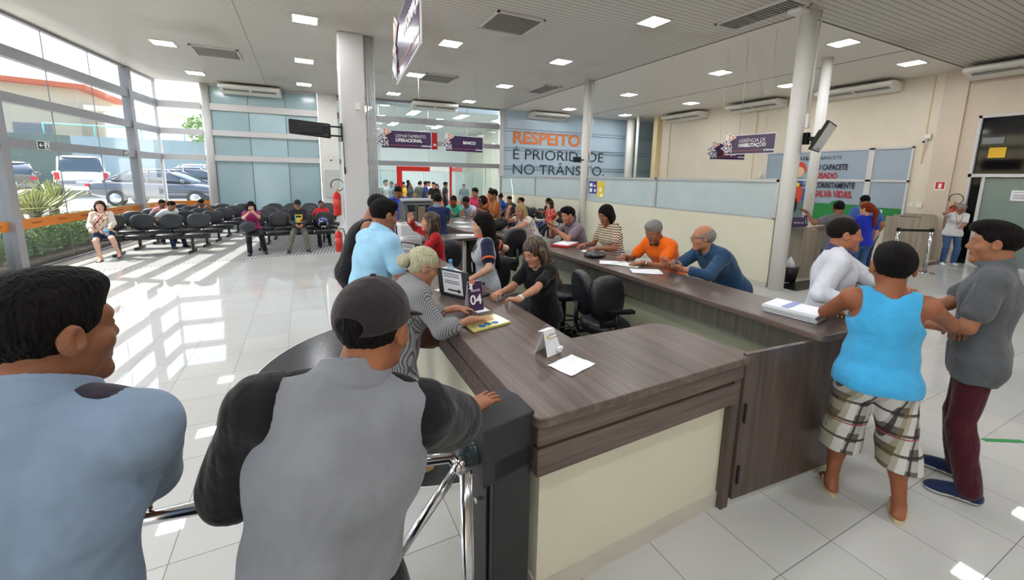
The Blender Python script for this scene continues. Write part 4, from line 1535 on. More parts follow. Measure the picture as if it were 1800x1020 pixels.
# big pillar by the waiting area
mb = MB(); mb.box(0.78, 1.26, 9.5, 9.98, 0, CEIL)
pil = struct('trim_pillar', mb, M['steel_light'], bevel=0.015)
mb = MB()
for k, (x, r) in enumerate(((1.31, 0.028), (1.365, 0.02), (1.41, 0.02), (1.46, 0.024))): mb.tube([(x, 9.56, 0), (x, 9.56, CEIL)], r, 10)
mb.box(1.28, 1.50, 9.55, 9.62, 2.44, 2.47)
mb.build('downpipes', mat('pipe_gray', (170, 170, 170), rough=0.4), pil)
mb = MB(); mb.box(1.06, 1.16, 9.44, 9.5, 3.28, 3.42); mb.build('sensor_box', M['white_paint'], pil)
mb = MB(); mb.tube([(0.80, 9.49, 2.6), (0.795, 9.47, 2.2), (0.80, 9.46, 1.95)], 0.008, 6); mb.box(0.785, 0.815, 9.44, 9.47, 1.95, 2.1); mb.build('power_cable', M['black'], pil)

# the bank room behind the glass
mb = MB(); mb.box(1.0, 14.0, 26.0, 26.1, 0, CEIL); struct('wall_bank_back', mb, M['white_wall'])
mb = MB(); mb.box(0.9, 1.0, 17.0, 26.1, 0, CEIL); struct('wall_bank_left', mb, M['white_wall'])
mb = MB(); mb.box(9.6, 9.7, 16.8, 26.1, 0, CEIL); wr_ = struct('wall_bank_right', mb, mat('bank_beige', (205, 200, 178), rough=0.7))
mb = MB()
for y in (17.6, 18.9, 20.2, 21.5, 22.8): mb.box(9.52, 9.6, y, y + 0.12, 0, CEIL)
mb.build('white_mullions', M['white_paint'], wr_)
mb = MB(); mb.box(1.0, 9.7, 16.95, 26.1, 4.60, 4.85); struct('ceiling_bank', mb, M['white_wall'])
mb = MB(); mb.box(2.2, 9.6, 23.0, 23.02, 0, 2.2); wg = struct('window_16', mb, M['glass_in'])
mb = MB(); mb.box(2.2, 9.6, 22.98, 23.04, 2.16, 2.22)
for x in (3.4, 4.8, 6.0, 7.2, 8.4): mb.box(x, x + 0.03, 22.98, 23.04, 0, 2.2)
mb.build('window_frame', M['alu'], wg)
lampm = emit_mat('lamp_diffuser', (250, 252, 255), LAMP_STRENGTH)
for i, (x, y) in enumerate(((2.4, 18.0), (4.3, 18.0), (6.4, 18.0), (8.3, 18.0), (3.3, 20.2), (5.4, 20.2), (7.5, 20.2), (4.3, 22.4), (6.6, 22.4))):
    t = empty('fluorescent_fixture', (x, y, 4.6))
    tag(t, 'long fluorescent fixture on the ceiling of the bank room behind the glass', 'ceiling light', 'fluorescent fixtures in the bank room')
    mb = MB(); mb.cbox((0, 0, -0.03), (0.36, 1.25, 0.06)); mb.build('housing', M['white_paint'], t)
    mb = MB(); mb.cbox((0, 0, -0.065), (0.30, 1.2, 0.012)); mb.build('diffuser', lampm, t)
mb = MB(); mb.cbox((7.0, 20.0, 0.35), (2.4, 0.5, 0.7)); tag(mb.build('bank_desk', mat('orange_desk', (214, 104, 50), rough=0.4)), 'orange fronted desk inside the bank behind the glass', 'desk')

# ceiling lamps, vents and air conditioners
lamp_pos = []
for x in (-2.63, 0.2, 3.02, 5.84):
    for y in (-3.4, -0.25, 2.92, 6.08, 9.14, 12.35, 15.5):
        if x > -1 and y == 9.14 or True:
            lamp_pos.append((x, y))
for x in (10.02, 13.0):
    for y in (-1.2, 1.9, 5.06, 7.88, 11.35, 14.9): lamp_pos.append((x, y))
proto = None
for i, (x, y) in enumerate(lamp_pos):
    if proto is None:
        t = empty('ceiling_light', (x, y, CEIL))
        mb = MB()
        for x0, x1, y0, y1 in ((-0.23, 0.23, -0.23, -0.20), (-0.23, 0.23, 0.20, 0.23), (-0.23, -0.20, -0.2, 0.2), (0.20, 0.23, -0.2, 0.2)): mb.box(x0, x1, y0, y1, -0.014, 0.0)
        mb.build('frame', M['white_paint'], t)
        mb = MB(); mb.cbox((0, 0, -0.006), (0.40, 0.40, 0.008)); mb.build('diffuser', lampm, t)
        proto = t
    else:
        t = copy_tree(proto); t.location = (x, y, CEIL)
    row = 'beyond the low partition' if x > 8 else ('over the waiting area and left window' if x < 0 else 'over the counters and main aisle')
    tag(t, 'square white LED panel set flush in the ceiling ' + row, 'ceiling light', 'square ceiling lights ' + row)


def vent(x, y, sx, sy, label, group=None, dark=True):
    t = empty('ceiling_vent', (x, y, CEIL)); tag(t, label, 'vent', group)
    mb = MB()
    for x0, x1, y0, y1 in ((-sx / 2, sx / 2, -sy / 2, -sy / 2 + 0.04), (-sx / 2, sx / 2, sy / 2 - 0.04, sy / 2), (-sx / 2, -sx / 2 + 0.04, -sy / 2, sy / 2), (sx / 2 - 0.04, sx / 2, -sy / 2, sy / 2)): mb.box(x0, x1, y0, y1, -0.03, 0)
    mb.build('frame', M['steel_light'], t)
    mb = MB(); mb.box(-sx / 2 + 0.04, sx / 2 - 0.04, -sy / 2 + 0.04, sy / 2 - 0.04, -0.004, 0.0); mb.build('backing', mat('vent_dark', (52, 50, 46), rough=0.8), t)
    mb = MB()
    n_ = int((sy - 0.08) / 0.06)
    for k in range(n_):
        yy = -sy / 2 + 0.05 + k * 0.06
        mb.box(-sx / 2 + 0.04, sx / 2 - 0.04, yy, yy + 0.022, -0.026, -0.006)
    mb.build('louvres', mat('louvre_gray', (150, 148, 140), rough=0.5) , t)
    return t


vent(3.63, 7.45, 0.95, 0.95, 'large square ceiling vent with angled louvres in front of the hanging signs')
vent(-1.67, 12.6, 0.95, 0.95, 'square ceiling vent above the waiting seats by the left window')
vent(3.7, 12.4, 0.95, 0.95, 'square ceiling vent just behind the large pillar sign')
vent(7.1, 12.1, 0.6, 1.3, 'narrow brown-gray ceiling vent by the blue slogan wall')
vent(7.15, 4.95, 0.55, 1.35, 'long narrow ceiling vent next to the thick round column')


def ac_unit(loc, rz, label, L=1.72):
    t = empty('air_conditioner', loc, rz); tag(t, label, 'air conditioner', None)
    prof = rounded_poly([(0, 0), (-0.60, 0), (-0.68, -0.05), (-0.66, -0.12), (-0.10, -0.25), (0, -0.24)], [0.0, 0.03, 0.02, 0.04, 0.04, 0.0], 4)
    T = Matrix(((0, 0, 1, 0), (1, 0, 0, 0), (0, 1, 0, 0), (0, 0, 0, 1)))
    mb = MB(); mb.prism(prof, -L / 2, L / 2, 0, T)
    mb.build('casing', mat('ac_white', (226, 224, 216), rough=0.35), t, bevel=0.012)
    a = math.atan2(0.13, 0.56)
    for k, x0 in enumerate((-L / 2 + 0.12, 0.04)):
        T2 = Matrix.Translation((x0, -0.52, -0.16)) @ Matrix.Rotation(-a, 4, 'X')
        mb = MB(); mb.box(0, L / 2 - 0.16, 0, 0.13, -0.004, 0.004, 0, T2)
        lv = mb.build('air_slot', mat('ac_slot', (60, 60, 58), rough=0.6), t)
        mb = MB()
        for j in range(3): mb.box(0, L / 2 - 0.16, 0.02 + j * 0.04, 0.03 + j * 0.04, -0.010, -0.002, 0, T2)
        mb.build('slat', mat('ac_slat', (190, 188, 180), rough=0.4), lv)
    return t


fa = math.atan2(DF[1], DF[0])
c = on_far(-1.35); ac_unit((c[0], c[1] - 0.14, CEIL - 0.05), fa, 'white ceiling air conditioner above the blue panels by the waiting seats')
c = on_far(4.75); ac_unit((c[0], c[1] - 0.1, CEIL - 0.05), fa, 'white ceiling air conditioner above the glazed bank front')
ac_unit((9.8, 16.42, CEIL - 0.05), ga, 'white ceiling air conditioner above the orange and navy slogan')
for y, lb in ((12.95, 'white ceiling air conditioner farthest along the cream wall, beside the corner'), (9.85, 'white ceiling air conditioner on the cream wall above the purple signs'), (6.8, 'white ceiling air conditioner on the cream wall behind the thin column'), (3.55, 'white ceiling air conditioner at the right edge above the dark window')):
    ac_unit((14.78 if y > 5 else 14.70, y, CEIL - 0.08), -math.pi / 2, lb, 1.9)
for y in (13.9, 9.9, 5.2):
    mb = MB(); mb.box(14.77, 14.80, y, y + 0.03, 2.5 if y < 6 else 1.4, CEIL - 0.05); struct('trim_wall_conduit', mb, mat('conduit_cream', (214, 196, 160), rough=0.6))


def camera_(loc, rz, label):
    t = empty('security_camera', loc, rz); tag(t, label, 'security camera')
    mb = MB(); mb.cbox((0, -0.03, 0.09), (0.13, 0.06, 0.12)); mb.build('junction_box', M['white_paint'], t)
    mb = MB(); mb.tube([(0, -0.05, 0.03), (0, -0.12, -0.03)], 0.015, 8); mb.tube([(0, -0.08, -0.03), (0, -0.22, -0.06)], 0.035, 14); mb.build('camera_body', M['white_paint'], t)
    mb = MB(); mb.tube([(0, -0.215, -0.059), (0, -0.23, -0.062)], 0.028, 14); mb.build('lens', M['black'], t)


camera_((14.78, 5.15, 3.12), -math.pi / 2, 'small white bullet camera under a box on the cream wall near the corner')
camera_((14.78, 9.55, 2.1), -math.pi / 2, 'small white camera low on the cream wall beside the purple signs')
c = on_far(0.95); camera_((c[0], c[1] - 0.18, 2.5), 0, 'white camera on the white pier beside the blue panels')
t = empty('wall_clock_speaker', (1.0, 16.8, 4.62)); tag(t, 'round white siren at the top of the white pier', 'siren')
mb = MB(); mb.tube([(0, -0.02, 0), (0, -0.07, 0)], 0.1, 20); mb.build('cover', M['white_paint'], t)


# ------------------------------------------------------------------ hanging signs
def tri(cx, cz, r, up, x0=0):
    return [(cx + r * math.cos(a), cz + r * math.sin(a)) for a in [math.radians(d + (0 if up else 180)) for d in (0, 120, 240)]]


def hanging_sign(A, B, z0, z1, lines, label, name='hanging_sign', pict=False):
    """board between floor points A and B, read from the side where A is on the left"""
    A = np.array(A, float); B = np.array(B, float)
    L = np.linalg.norm(B - A); H_ = z1 - z0
    rz = math.atan2(B[1] - A[1], B[0] - A[0])
    t = empty(name, (A[0], A[1], z0), rz); tag(t, label, 'sign')
    mb = MB(); mb.box(-0.015, L + 0.015, -0.004, 0.008, -0.015, H_ + 0.015); mb.build('border', M['white_ink'], t)
    mb = MB(); mb.box(0, L, -0.008, 0.012, 0, H_); bd = mb.build('board', M['purple'], t)
    T = Matrix(((1, 0, 0, 0), (0, 0, -1, -0.012), (0, 1, 0, 0), (0, 0, 0, 1)))
    lg = MB(); r = H_ * 0.26
    spots = [(0.02, H_ * 0.95, 0, 0.7), (r * 1.0, H_ * 0.92, 2, 1.0), (-0.02, H_ * 0.62, 1, 0.75), (r * 0.6, H_ * 0.55, 2, 0.6), (0.0, H_ * 0.34, 1, 1.0), (r * 1.0, H_ * 0.26, 1, 0.7)]
    for k, (cx, cz, ci, sc) in enumerate(spots):
        up = k in (1, 0, 3)
        lg.prism(tri(cx, cz, r * sc * 1.25, up), 0.000 + 0.002 * k, 0.006 + 0.002 * k, 0, T)
        lg.prism(tri(cx, cz, r * sc * 0.92, up), 0.006 + 0.002 * k, 0.008 + 0.002 * k, ci, T)
        lg.prism(tri(cx, cz, r * sc * 0.5, up), 0.008 + 0.002 * k, 0.0085 + 0.002 * k, 0, T)
    lg.build('triangle_emblem', [M['white_ink'], M['purple'], M['orange']], t)
    sz = H_ * 0.27
    x0 = L * 0.27
    n_ = len(lines)
    for k, (tx, bold) in enumerate(lines):
        z = H_ * (0.50 if n_ == 1 else (0.62 - 0.25 * k))
        text_obj('lettering', tx, sz * (1.0 if n_ > 1 else 1.0), M['white_ink'], t, (x0 + (0 if n_ > 1 else L * 0.18), -0.010, z), (math.pi / 2, 0, 0), 0.002, 0.004 if bold else -0.001, sx=0.86 if n_ > 1 else 1.0)
    if pict:
        for k in range(2):
            mb = MB(); xx = L * 0.38 + k * L * 0.22
            mb.tube([(xx, -0.014, H_ * 0.2), (xx + 0.02, -0.014, H_ * 0.45), (xx - 0.02, -0.014, H_ * 0.62)], 0.016, 6); mb.ellipsoid((xx, -0.014, H_ * 0.72), (0.028, 0.006, 0.03), 10, 6)
            mb.tube([(xx, -0.014, H_ * 0.4), (xx + 0.09, -0.014, H_ * 0.25)], 0.012, 6)
            mb.build('pictogram', M['orange'] if k == 0 else M['white_ink'], t)
    mb = MB(); mb.box(L * 0.1, L * 0.78, -0.0105, -0.008, H_ * 0.155, H_ * 0.17); mb.build('orange_rule', M['orange'], t)
    text_obj('small_lettering', 'DETRAN-AM', H_ * 0.11, M['white_ink'], t, (L * 0.80, -0.010, H_ * 0.12), (math.pi / 2, 0, 0), 0.002, 0.002, sx=0.9)
    mb = MB()
    for x in (L * 0.25, L * 0.8): mb.tube([(x, 0, H_ + 0.01), (x, 0, CEIL - z0)], 0.003, 5)
    mb.build('hanging_wires', M['alu'], t)
    return t


hanging_sign((1.86, 11.24), (3.10, 11.07), 2.65, 3.08, [('DEPARTAMENTO', False), ('OPERACIONAL', True)], 'purple hanging sign reading Departamento Operacional')
hanging_sign((3.58, 11.30), (4.72, 11.42), 2.64, 3.06, [('BANCO', True)], 'purple hanging sign reading Banco')
hanging_sign((8.01, 5.98), (8.10, 5.03), 2.51, 2.87, [('GER\u00caNCIA DE', False), ('HABILITA\u00c7\u00c3O', True)], 'purple hanging sign reading Gerencia de Habilitacao')
hanging_sign((8.25, 6.55), (9.0, 6.25), 2.44, 2.78, [], 'smaller purple hanging sign with pictograms half hidden behind the Gerencia one', pict=True)
hanging_sign((0.86, 4.23), (0.745, 2.88), 2.82, 3.30, [('INFORMA\u00c7\u00d5ES', True)], 'large glossy hanging sign seen nearly edge on next to the pillar')

t = empty('back_sign', (0, 0, 0)); tag(t, 'red hanging board half hidden behind the Departamento sign', 'sign')
mb = MB(); mb.wall((2.95, 12.3), (3.62, 12.26), 2.72, 3.20, 0.02); mb.build('board', M['red'], t)
mb = MB(); mb.wall((3.50, 12.24), (3.58, 12.24), 2.82, 2.88, 0.02); mb.build('white_mark', M['white_ink'], t)
mb = MB(); mb.tube([(3.1, 12.3, 3.2), (3.1, 12.3, CEIL)], 0.003, 5); mb.build('hanging_wire', M['alu'], t)

# exit signs on the lowest facade beam
for y, s_, lb in ((11.9, 0.34, 'green and white emergency exit sign with arrow on the gray beam, nearer the camera'), (15.0, 0.24, 'smaller emergency exit sign with arrow on the gray beam farther along')):
    c = on_left(y) + np.array([DL[1], -DL[0]]) * 0.085
    rz = math.atan2(DL[1], DL[0])
    t = empty('exit_sign', (c[0], c[1], 2.41), rz); tag(t, lb, 'sign')
    h_ = 0.075
    mb = MB(); mb.box(-s_ / 2 - 0.012, s_ / 2 + 0.012, 0, 0.006, -h_ - 0.01, h_ + 0.01); mb.build('plate', M['white_ink'], t)
    mb = MB(); mb.box(-s_ / 2, s_ / 2, -0.003, 0.0, -h_, h_); mb.build('green_field', mat('exit_green', (18, 52, 38), rough=0.4), t)
    mb = MB(); mb.box(s_ * 0.02, s_ * 0.42, -0.006, -0.003, -h_ * 0.85, h_ * 0.85); mb.build('doorway', M['white_ink'], t)
    mb = MB(); mb.tube([(s_ * 0.12, -0.008, -h_ * 0.7), (s_ * 0.2, -0.008, -0.01), (s_ * 0.26, -0.008, h_ * 0.35)], 0.007, 6); mb.tube([(s_ * 0.34, -0.008, -h_ * 0.7), (s_ * 0.2, -0.008, -0.01)], 0.007, 6); mb.ellipsoid((s_ * 0.27, -0.008, h_ * 0.6), (0.012, 0.004, 0.012), 8, 6); mb.build('running_figure', mat('exit_green', (18, 52, 38)), t)
    mb = MB(); mb.box(-s_ * 0.38, -s_ * 0.05, -0.006, -0.003, -0.008, 0.008)
    T = Matrix(((1, 0, 0, 0), (0, 0, -1, -0.003), (0, 1, 0, 0), (0, 0, 0, 1)))
    mb.prism([(-s_ * 0.42, 0), (-s_ * 0.25, -0.045), (-s_ * 0.25, -0.02), (-s_ * 0.34, 0), (-s_ * 0.25, 0.02), (-s_ * 0.25, 0.045)][::-1], 0, 0.003, 0, T)
    mb.build('arrow', M['white_ink'], t)
c = empty('fire_sign', (14.735, 4.74, 1.93), -math.pi / 2); tag(c, 'small red and white fire extinguisher sign on the cream wall', 'sign')
mb = MB(); mb.box(-0.10, 0.10, 0.0, 0.005, -0.11, 0.11); mb.build('plate', M['white_ink'], c)
mb = MB(); mb.box(-0.085, 0.085, -0.004, 0, -0.08, 0.10); mb.build('red_field', M['red'], c)
mb = MB(); mb.box(-0.03, 0.03, -0.007, -0.004, -0.06, 0.06); mb.build('symbol', M['white_ink'], c)
for k, (y, zz) in enumerate(((5.2, 1.35), (5.0, 1.35))):
    mb = MB(); mb.box(14.72 if k else 14.785, 14.74 if k else 14.80, y + 0.02, y + 0.14, zz, zz + 0.12)
    tag(mb.build('wall_switch', M['white_paint'], bevel=0.004), ('left' if k == 0 else 'right') + ' one of two white switch plates on the cream wall above the booths', 'switch')

# ------------------------------------------------------------------ outside: car park, hedge, agaves, walls and houses
GZ = 0.45


def gz(y): return GZ + max(0.0, min(y, 30) - 20) * 0.045


mb = MB()
mb.prism([(-90, 8), (-90, 20), (1.0, 20), (.8, 17.6), (-4.3, 17.9), (-5.2, 19.5), (-7.2, 19.5), (-7.4, 8)], GZ - 0.3, GZ)
mb.add([(-90, 20, GZ), (1, 20, GZ), (1, 30, gz(30)), (-90, 30, gz(30)), (-90, 20, 0), (1, 20, 0), (1, 30, 0), (-90, 30, 0)], [(0, 1, 2, 3), (7, 6, 5, 4), (0, 4, 5, 1), (1, 5, 6, 2), (2, 6, 7, 3), (3, 7, 4, 0)])
mb.box(-90, 30, 30, 95, 0, gz(30))
struct('ground_car_park', mb, mat('pale_concrete_paving', (214, 210, 200), rough=0.8, var=0.06, vscale=0.8))
mb = MB(); mb.prism([(-90, -30), (-90, 8), (-7.4, 8), (-7.2, 19.5), (-5.2, 19.5), (-4.1, 17.8), tuple(on_left(17.2) - [0.1, 0]), tuple(on_left(-6) - [0.12, 0]), (-6.6, -30)], -0.1, 0.12)
struct('ground_flower_bed', mb, mat('dark_soil', (74, 60, 44), rough=0.95, var=0.2, vscale=5))
mb = MB(); mb.prism([(-7.42, 6), (-7.25, 6), (-7.0, 19.4), (-5.2, 19.4), (-5.2, 19.55), (-7.2, 19.55)], 0, GZ + 0.1); struct('trim_bed_kerb', mb, mat('kerb_stone', (196, 190, 178), rough=0.8))


def leaf_mesh(pts, r_, size, n, seed, colfn=None):
    """n small leaves scattered in blobs (centre, radii)"""
    g = np.random.default_rng(seed)
    k = g.integers(0, len(pts), n)
    c = np.array([p for p in pts])[k]
    R_ = np.array([q for q in r_])[k]
    d = g.normal(size=(n, 3)); d /= np.linalg.norm(d, axis=1)[:, None]
    P = c + d * R_ * g.uniform(0.6, 1.0, (n, 1))
    a = nrm_rows(d + g.normal(size=(n, 3)) * 0.5)
    u = nrm_rows(np.cross(a, g.normal(size=(n, 3))))
    w_ = np.cross(a, u)
    L = size * g.uniform(0.6, 1.3, (n, 1))
    v = np.stack([P - u * L, P - w_ * L * 0.45, P + u * L, P + w_ * L * 0.45], 1).reshape(-1, 3)
    q = np.arange(4 * n).reshape(-1, 4)
    return v, q


def nrm_rows(a): return a / (np.linalg.norm(a, axis=1)[:, None] + 1e-9)


def leaf_mat(name, c1, c2, c3=None):
    m, n, l, b = new_mat(name)
    tc = n.new('ShaderNodeTexCoord')
    nz = n.new('ShaderNodeTexNoise'); nz.inputs['Scale'].default_value = 9; nz.inputs['Detail'].default_value = 3
    l.new(tc.outputs['Object'], nz.inputs[0])
    col = mix_col(n, l, nz.outputs[0], srgb(c1), srgb(c2))
    if c3:
        nz2 = n.new('ShaderNodeTexNoise'); nz2.inputs['Scale'].default_value = 30
        l.new(tc.outputs['Object'], nz2.inputs[0])
        col = mix_col(n, l, math_node(n, l, 'GREATER_THAN', nz2.outputs[0], 0.66), col, srgb(c3))
    l.new(col, b.inputs['Base Color'])
    b.inputs['Roughness'].default_value = 0.6
    return m


hedge_m = leaf_mat('hedge_leaves', (48, 84, 26), (116, 156, 56), (160, 110, 60))
hedge_hi = leaf_mat('bright_shrub_leaves', (120, 140, 50), (190, 170, 90), (220, 130, 60))
g = np.random.default_rng(5)
pts = []; rr_ = []
for y in np.arange(7.5, 18.6, 0.22):
    for k in range(2):
        c = on_left(y) + np.array([-0.45 - 0.35 * k + g.uniform(-.1, .1), 0])
        pts.append((c[0], c[1], 0.47 + g.uniform(-.06, .1))); rr_.append((0.27, 0.27, 0.40 + g.uniform(-.04, .08)))
v, q = leaf_mesh(pts, rr_, 0.034, 32000, 2)
tag(np_mesh('hedge', v, q, hedge_m, smooth=False), 'trimmed green hedge growing right outside the window wall', 'hedge', kind='stuff')
pts = []; rr_ = []
for y in np.arange(9.0, 19.0, 0.3):
    for k in range(2):
        pts.append((on_left(y)[0] - 1.5 - k * 0.5 + g.uniform(-.1, .1), y, 0.50 + g.uniform(-.05, .1))); rr_.append((0.3, 0.3, 0.22))
v, q = leaf_mesh(pts, rr_, 0.035, 9000, 3)
tag(np_mesh('flowering_shrubs', v, q, hedge_hi, smooth=False), 'low yellowish flowering shrubs behind the hedge by the car park', 'shrubs', kind='stuff')


def agave_mat():
    m, n, l, b = new_mat('agave_leaf')
    uvn = n.new('ShaderNodeUVMap')
    s = n.new('ShaderNodeSeparateXYZ'); l.new(uvn.outputs[0], s.inputs[0])
    e = math_node(n, l, 'ABSOLUTE', math_node(n, l, 'SUBTRACT', s.outputs[0], 0.5))
    f_ = math_node(n, l, 'GREATER_THAN', e, 0.28)
    l.new(mix_col(n, l, f_, srgb((96, 116, 62)), srgb((214, 208, 130))), b.inputs['Base Color'])
    b.inputs['Roughness'].default_value = 0.5
    return m


def agave(x, y, z, R_, n, label, seed):
    g = np.random.default_rng(seed)
    vs, fs, uv = [], [], []
    for i in range(n):
        a = g.uniform(0, 2 * math.pi)
        el = math.radians(8 + 82 * (i / n) ** 0.8)
        L = R_ * g.uniform(0.8, 1.1) * (0.75 + 0.25 * math.cos(el))
        d = V(math.cos(a) * math.cos(el), math.sin(a) * math.cos(el), math.sin(el))
        s = V(-math.sin(a), math.cos(a), 0)
        up = np.cross(s, d) * -1
        k = len(vs)
        for j, t in enumerate((0, 0.3, 0.65, 1.0)):
            w_ = 0.05 * R_ * (1.0, 1.05, 0.75, 0.04)[j]
            p = d * L * t + V(0, 0, -0.12 * L * t * t * math.cos(el))
            for q_, uu in ((-1, 0), (0, 0.5), (1, 1)):
                vs.append(p + s * w_ * q_ + up * (0.012 if q_ else 0) * R_); uv.append((uu, t))
        for j in range(3):
            for q_ in range(2):
                fs.append((k + j * 3 + q_, k + j * 3 + q_ + 1, k + j * 3 + q_ + 4, k + j * 3 + q_ + 3))
    me = bpy.data.meshes.new('agave_plant')
    me.from_pydata([tuple(p) for p in vs], [], fs)
    ul = me.uv_layers.new(name='UVMap')
    for lp in me.loops: ul.data[lp.index].uv = uv[lp.vertex_index]
    me.materials.append(MATS.setdefault('agave', None) or agave_mat())
    MATS['agave'] = me.materials[0]
    o = bpy.data.objects.new('agave_plant', me); COL.objects.link(o)
    o.location = (x, y, z)
    tag(o, label, 'plant')
    mb = MB(); mb.lathe([(0.08, -z + 0.1), (0.11, -0.05), (0.09, 0.1)], 12); mb.build('stem', mat('bark', (120, 100, 74), rough=0.9), o)


agave(-6.1, 12.75, .98, 1.12, 140, 'large spiky agave with yellow edged leaves behind the hedge, nearest the left post', 3)
agave(-5.85, 14.1, 0.80, .85, 100, 'smaller spiky agave just right of the large one', 4)
agave(-6.4, 16.4, .85, 1.0, 110, 'spiky pale agave behind the seated woman', 5)
t = empty('bare_sapling', (-6.3, 14.6, 0.1)); tag(t, 'bare forked sapling between the agaves', 'tree')
mb = MB(); mb.tube([(0, 0, 0), (0.0, 0, 0.9), (-0.08, 0.05, 1.35)], [0.05, 0.04, 0.03], 8); mb.build('trunk', mat('pale_bark', (170, 150, 135), rough=0.9), t)
mb = MB(); mb.tube([(-0.08, 0.05, 1.35), (-0.45, 0.2, 1.75)], [0.026, 0.014], 6); mb.tube([(-0.08, 0.05, 1.35), (-0.1, 0.1, 1.9)], [0.024, 0.012], 6); mb.tube([(-0.08, 0.05, 1.32), (0.15, 0.1, 1.55)], [0.02, 0.01], 6); mb.build('branches', mat('pale_bark', (170, 150, 135)), t)
t = empty('planter_bowl', (-5.75, 12.9, 0.1)); tag(t, 'round terracotta planter bowl standing among the agaves', 'planter')
mb = MB(); mb.lathe([(0.18, 0), (0.30, 0.25), (0.42, 0.5), (0.40, 0.55), (0.36, 0.5)], 24); mb.build('bowl', mat('terracotta', (170, 120, 84), rough=0.8), t)

glass_car = mat('car_window', (58, 70, 84), rough=0.06, spec=0.8)
tyre = mat('tyre', (26, 26, 27), rough=0.8)
rim = mat('wheel_rim', (176, 178, 182), rough=0.3, metal=0.8)
redl = mat('tail_light', (190, 26, 34), rough=0.2)


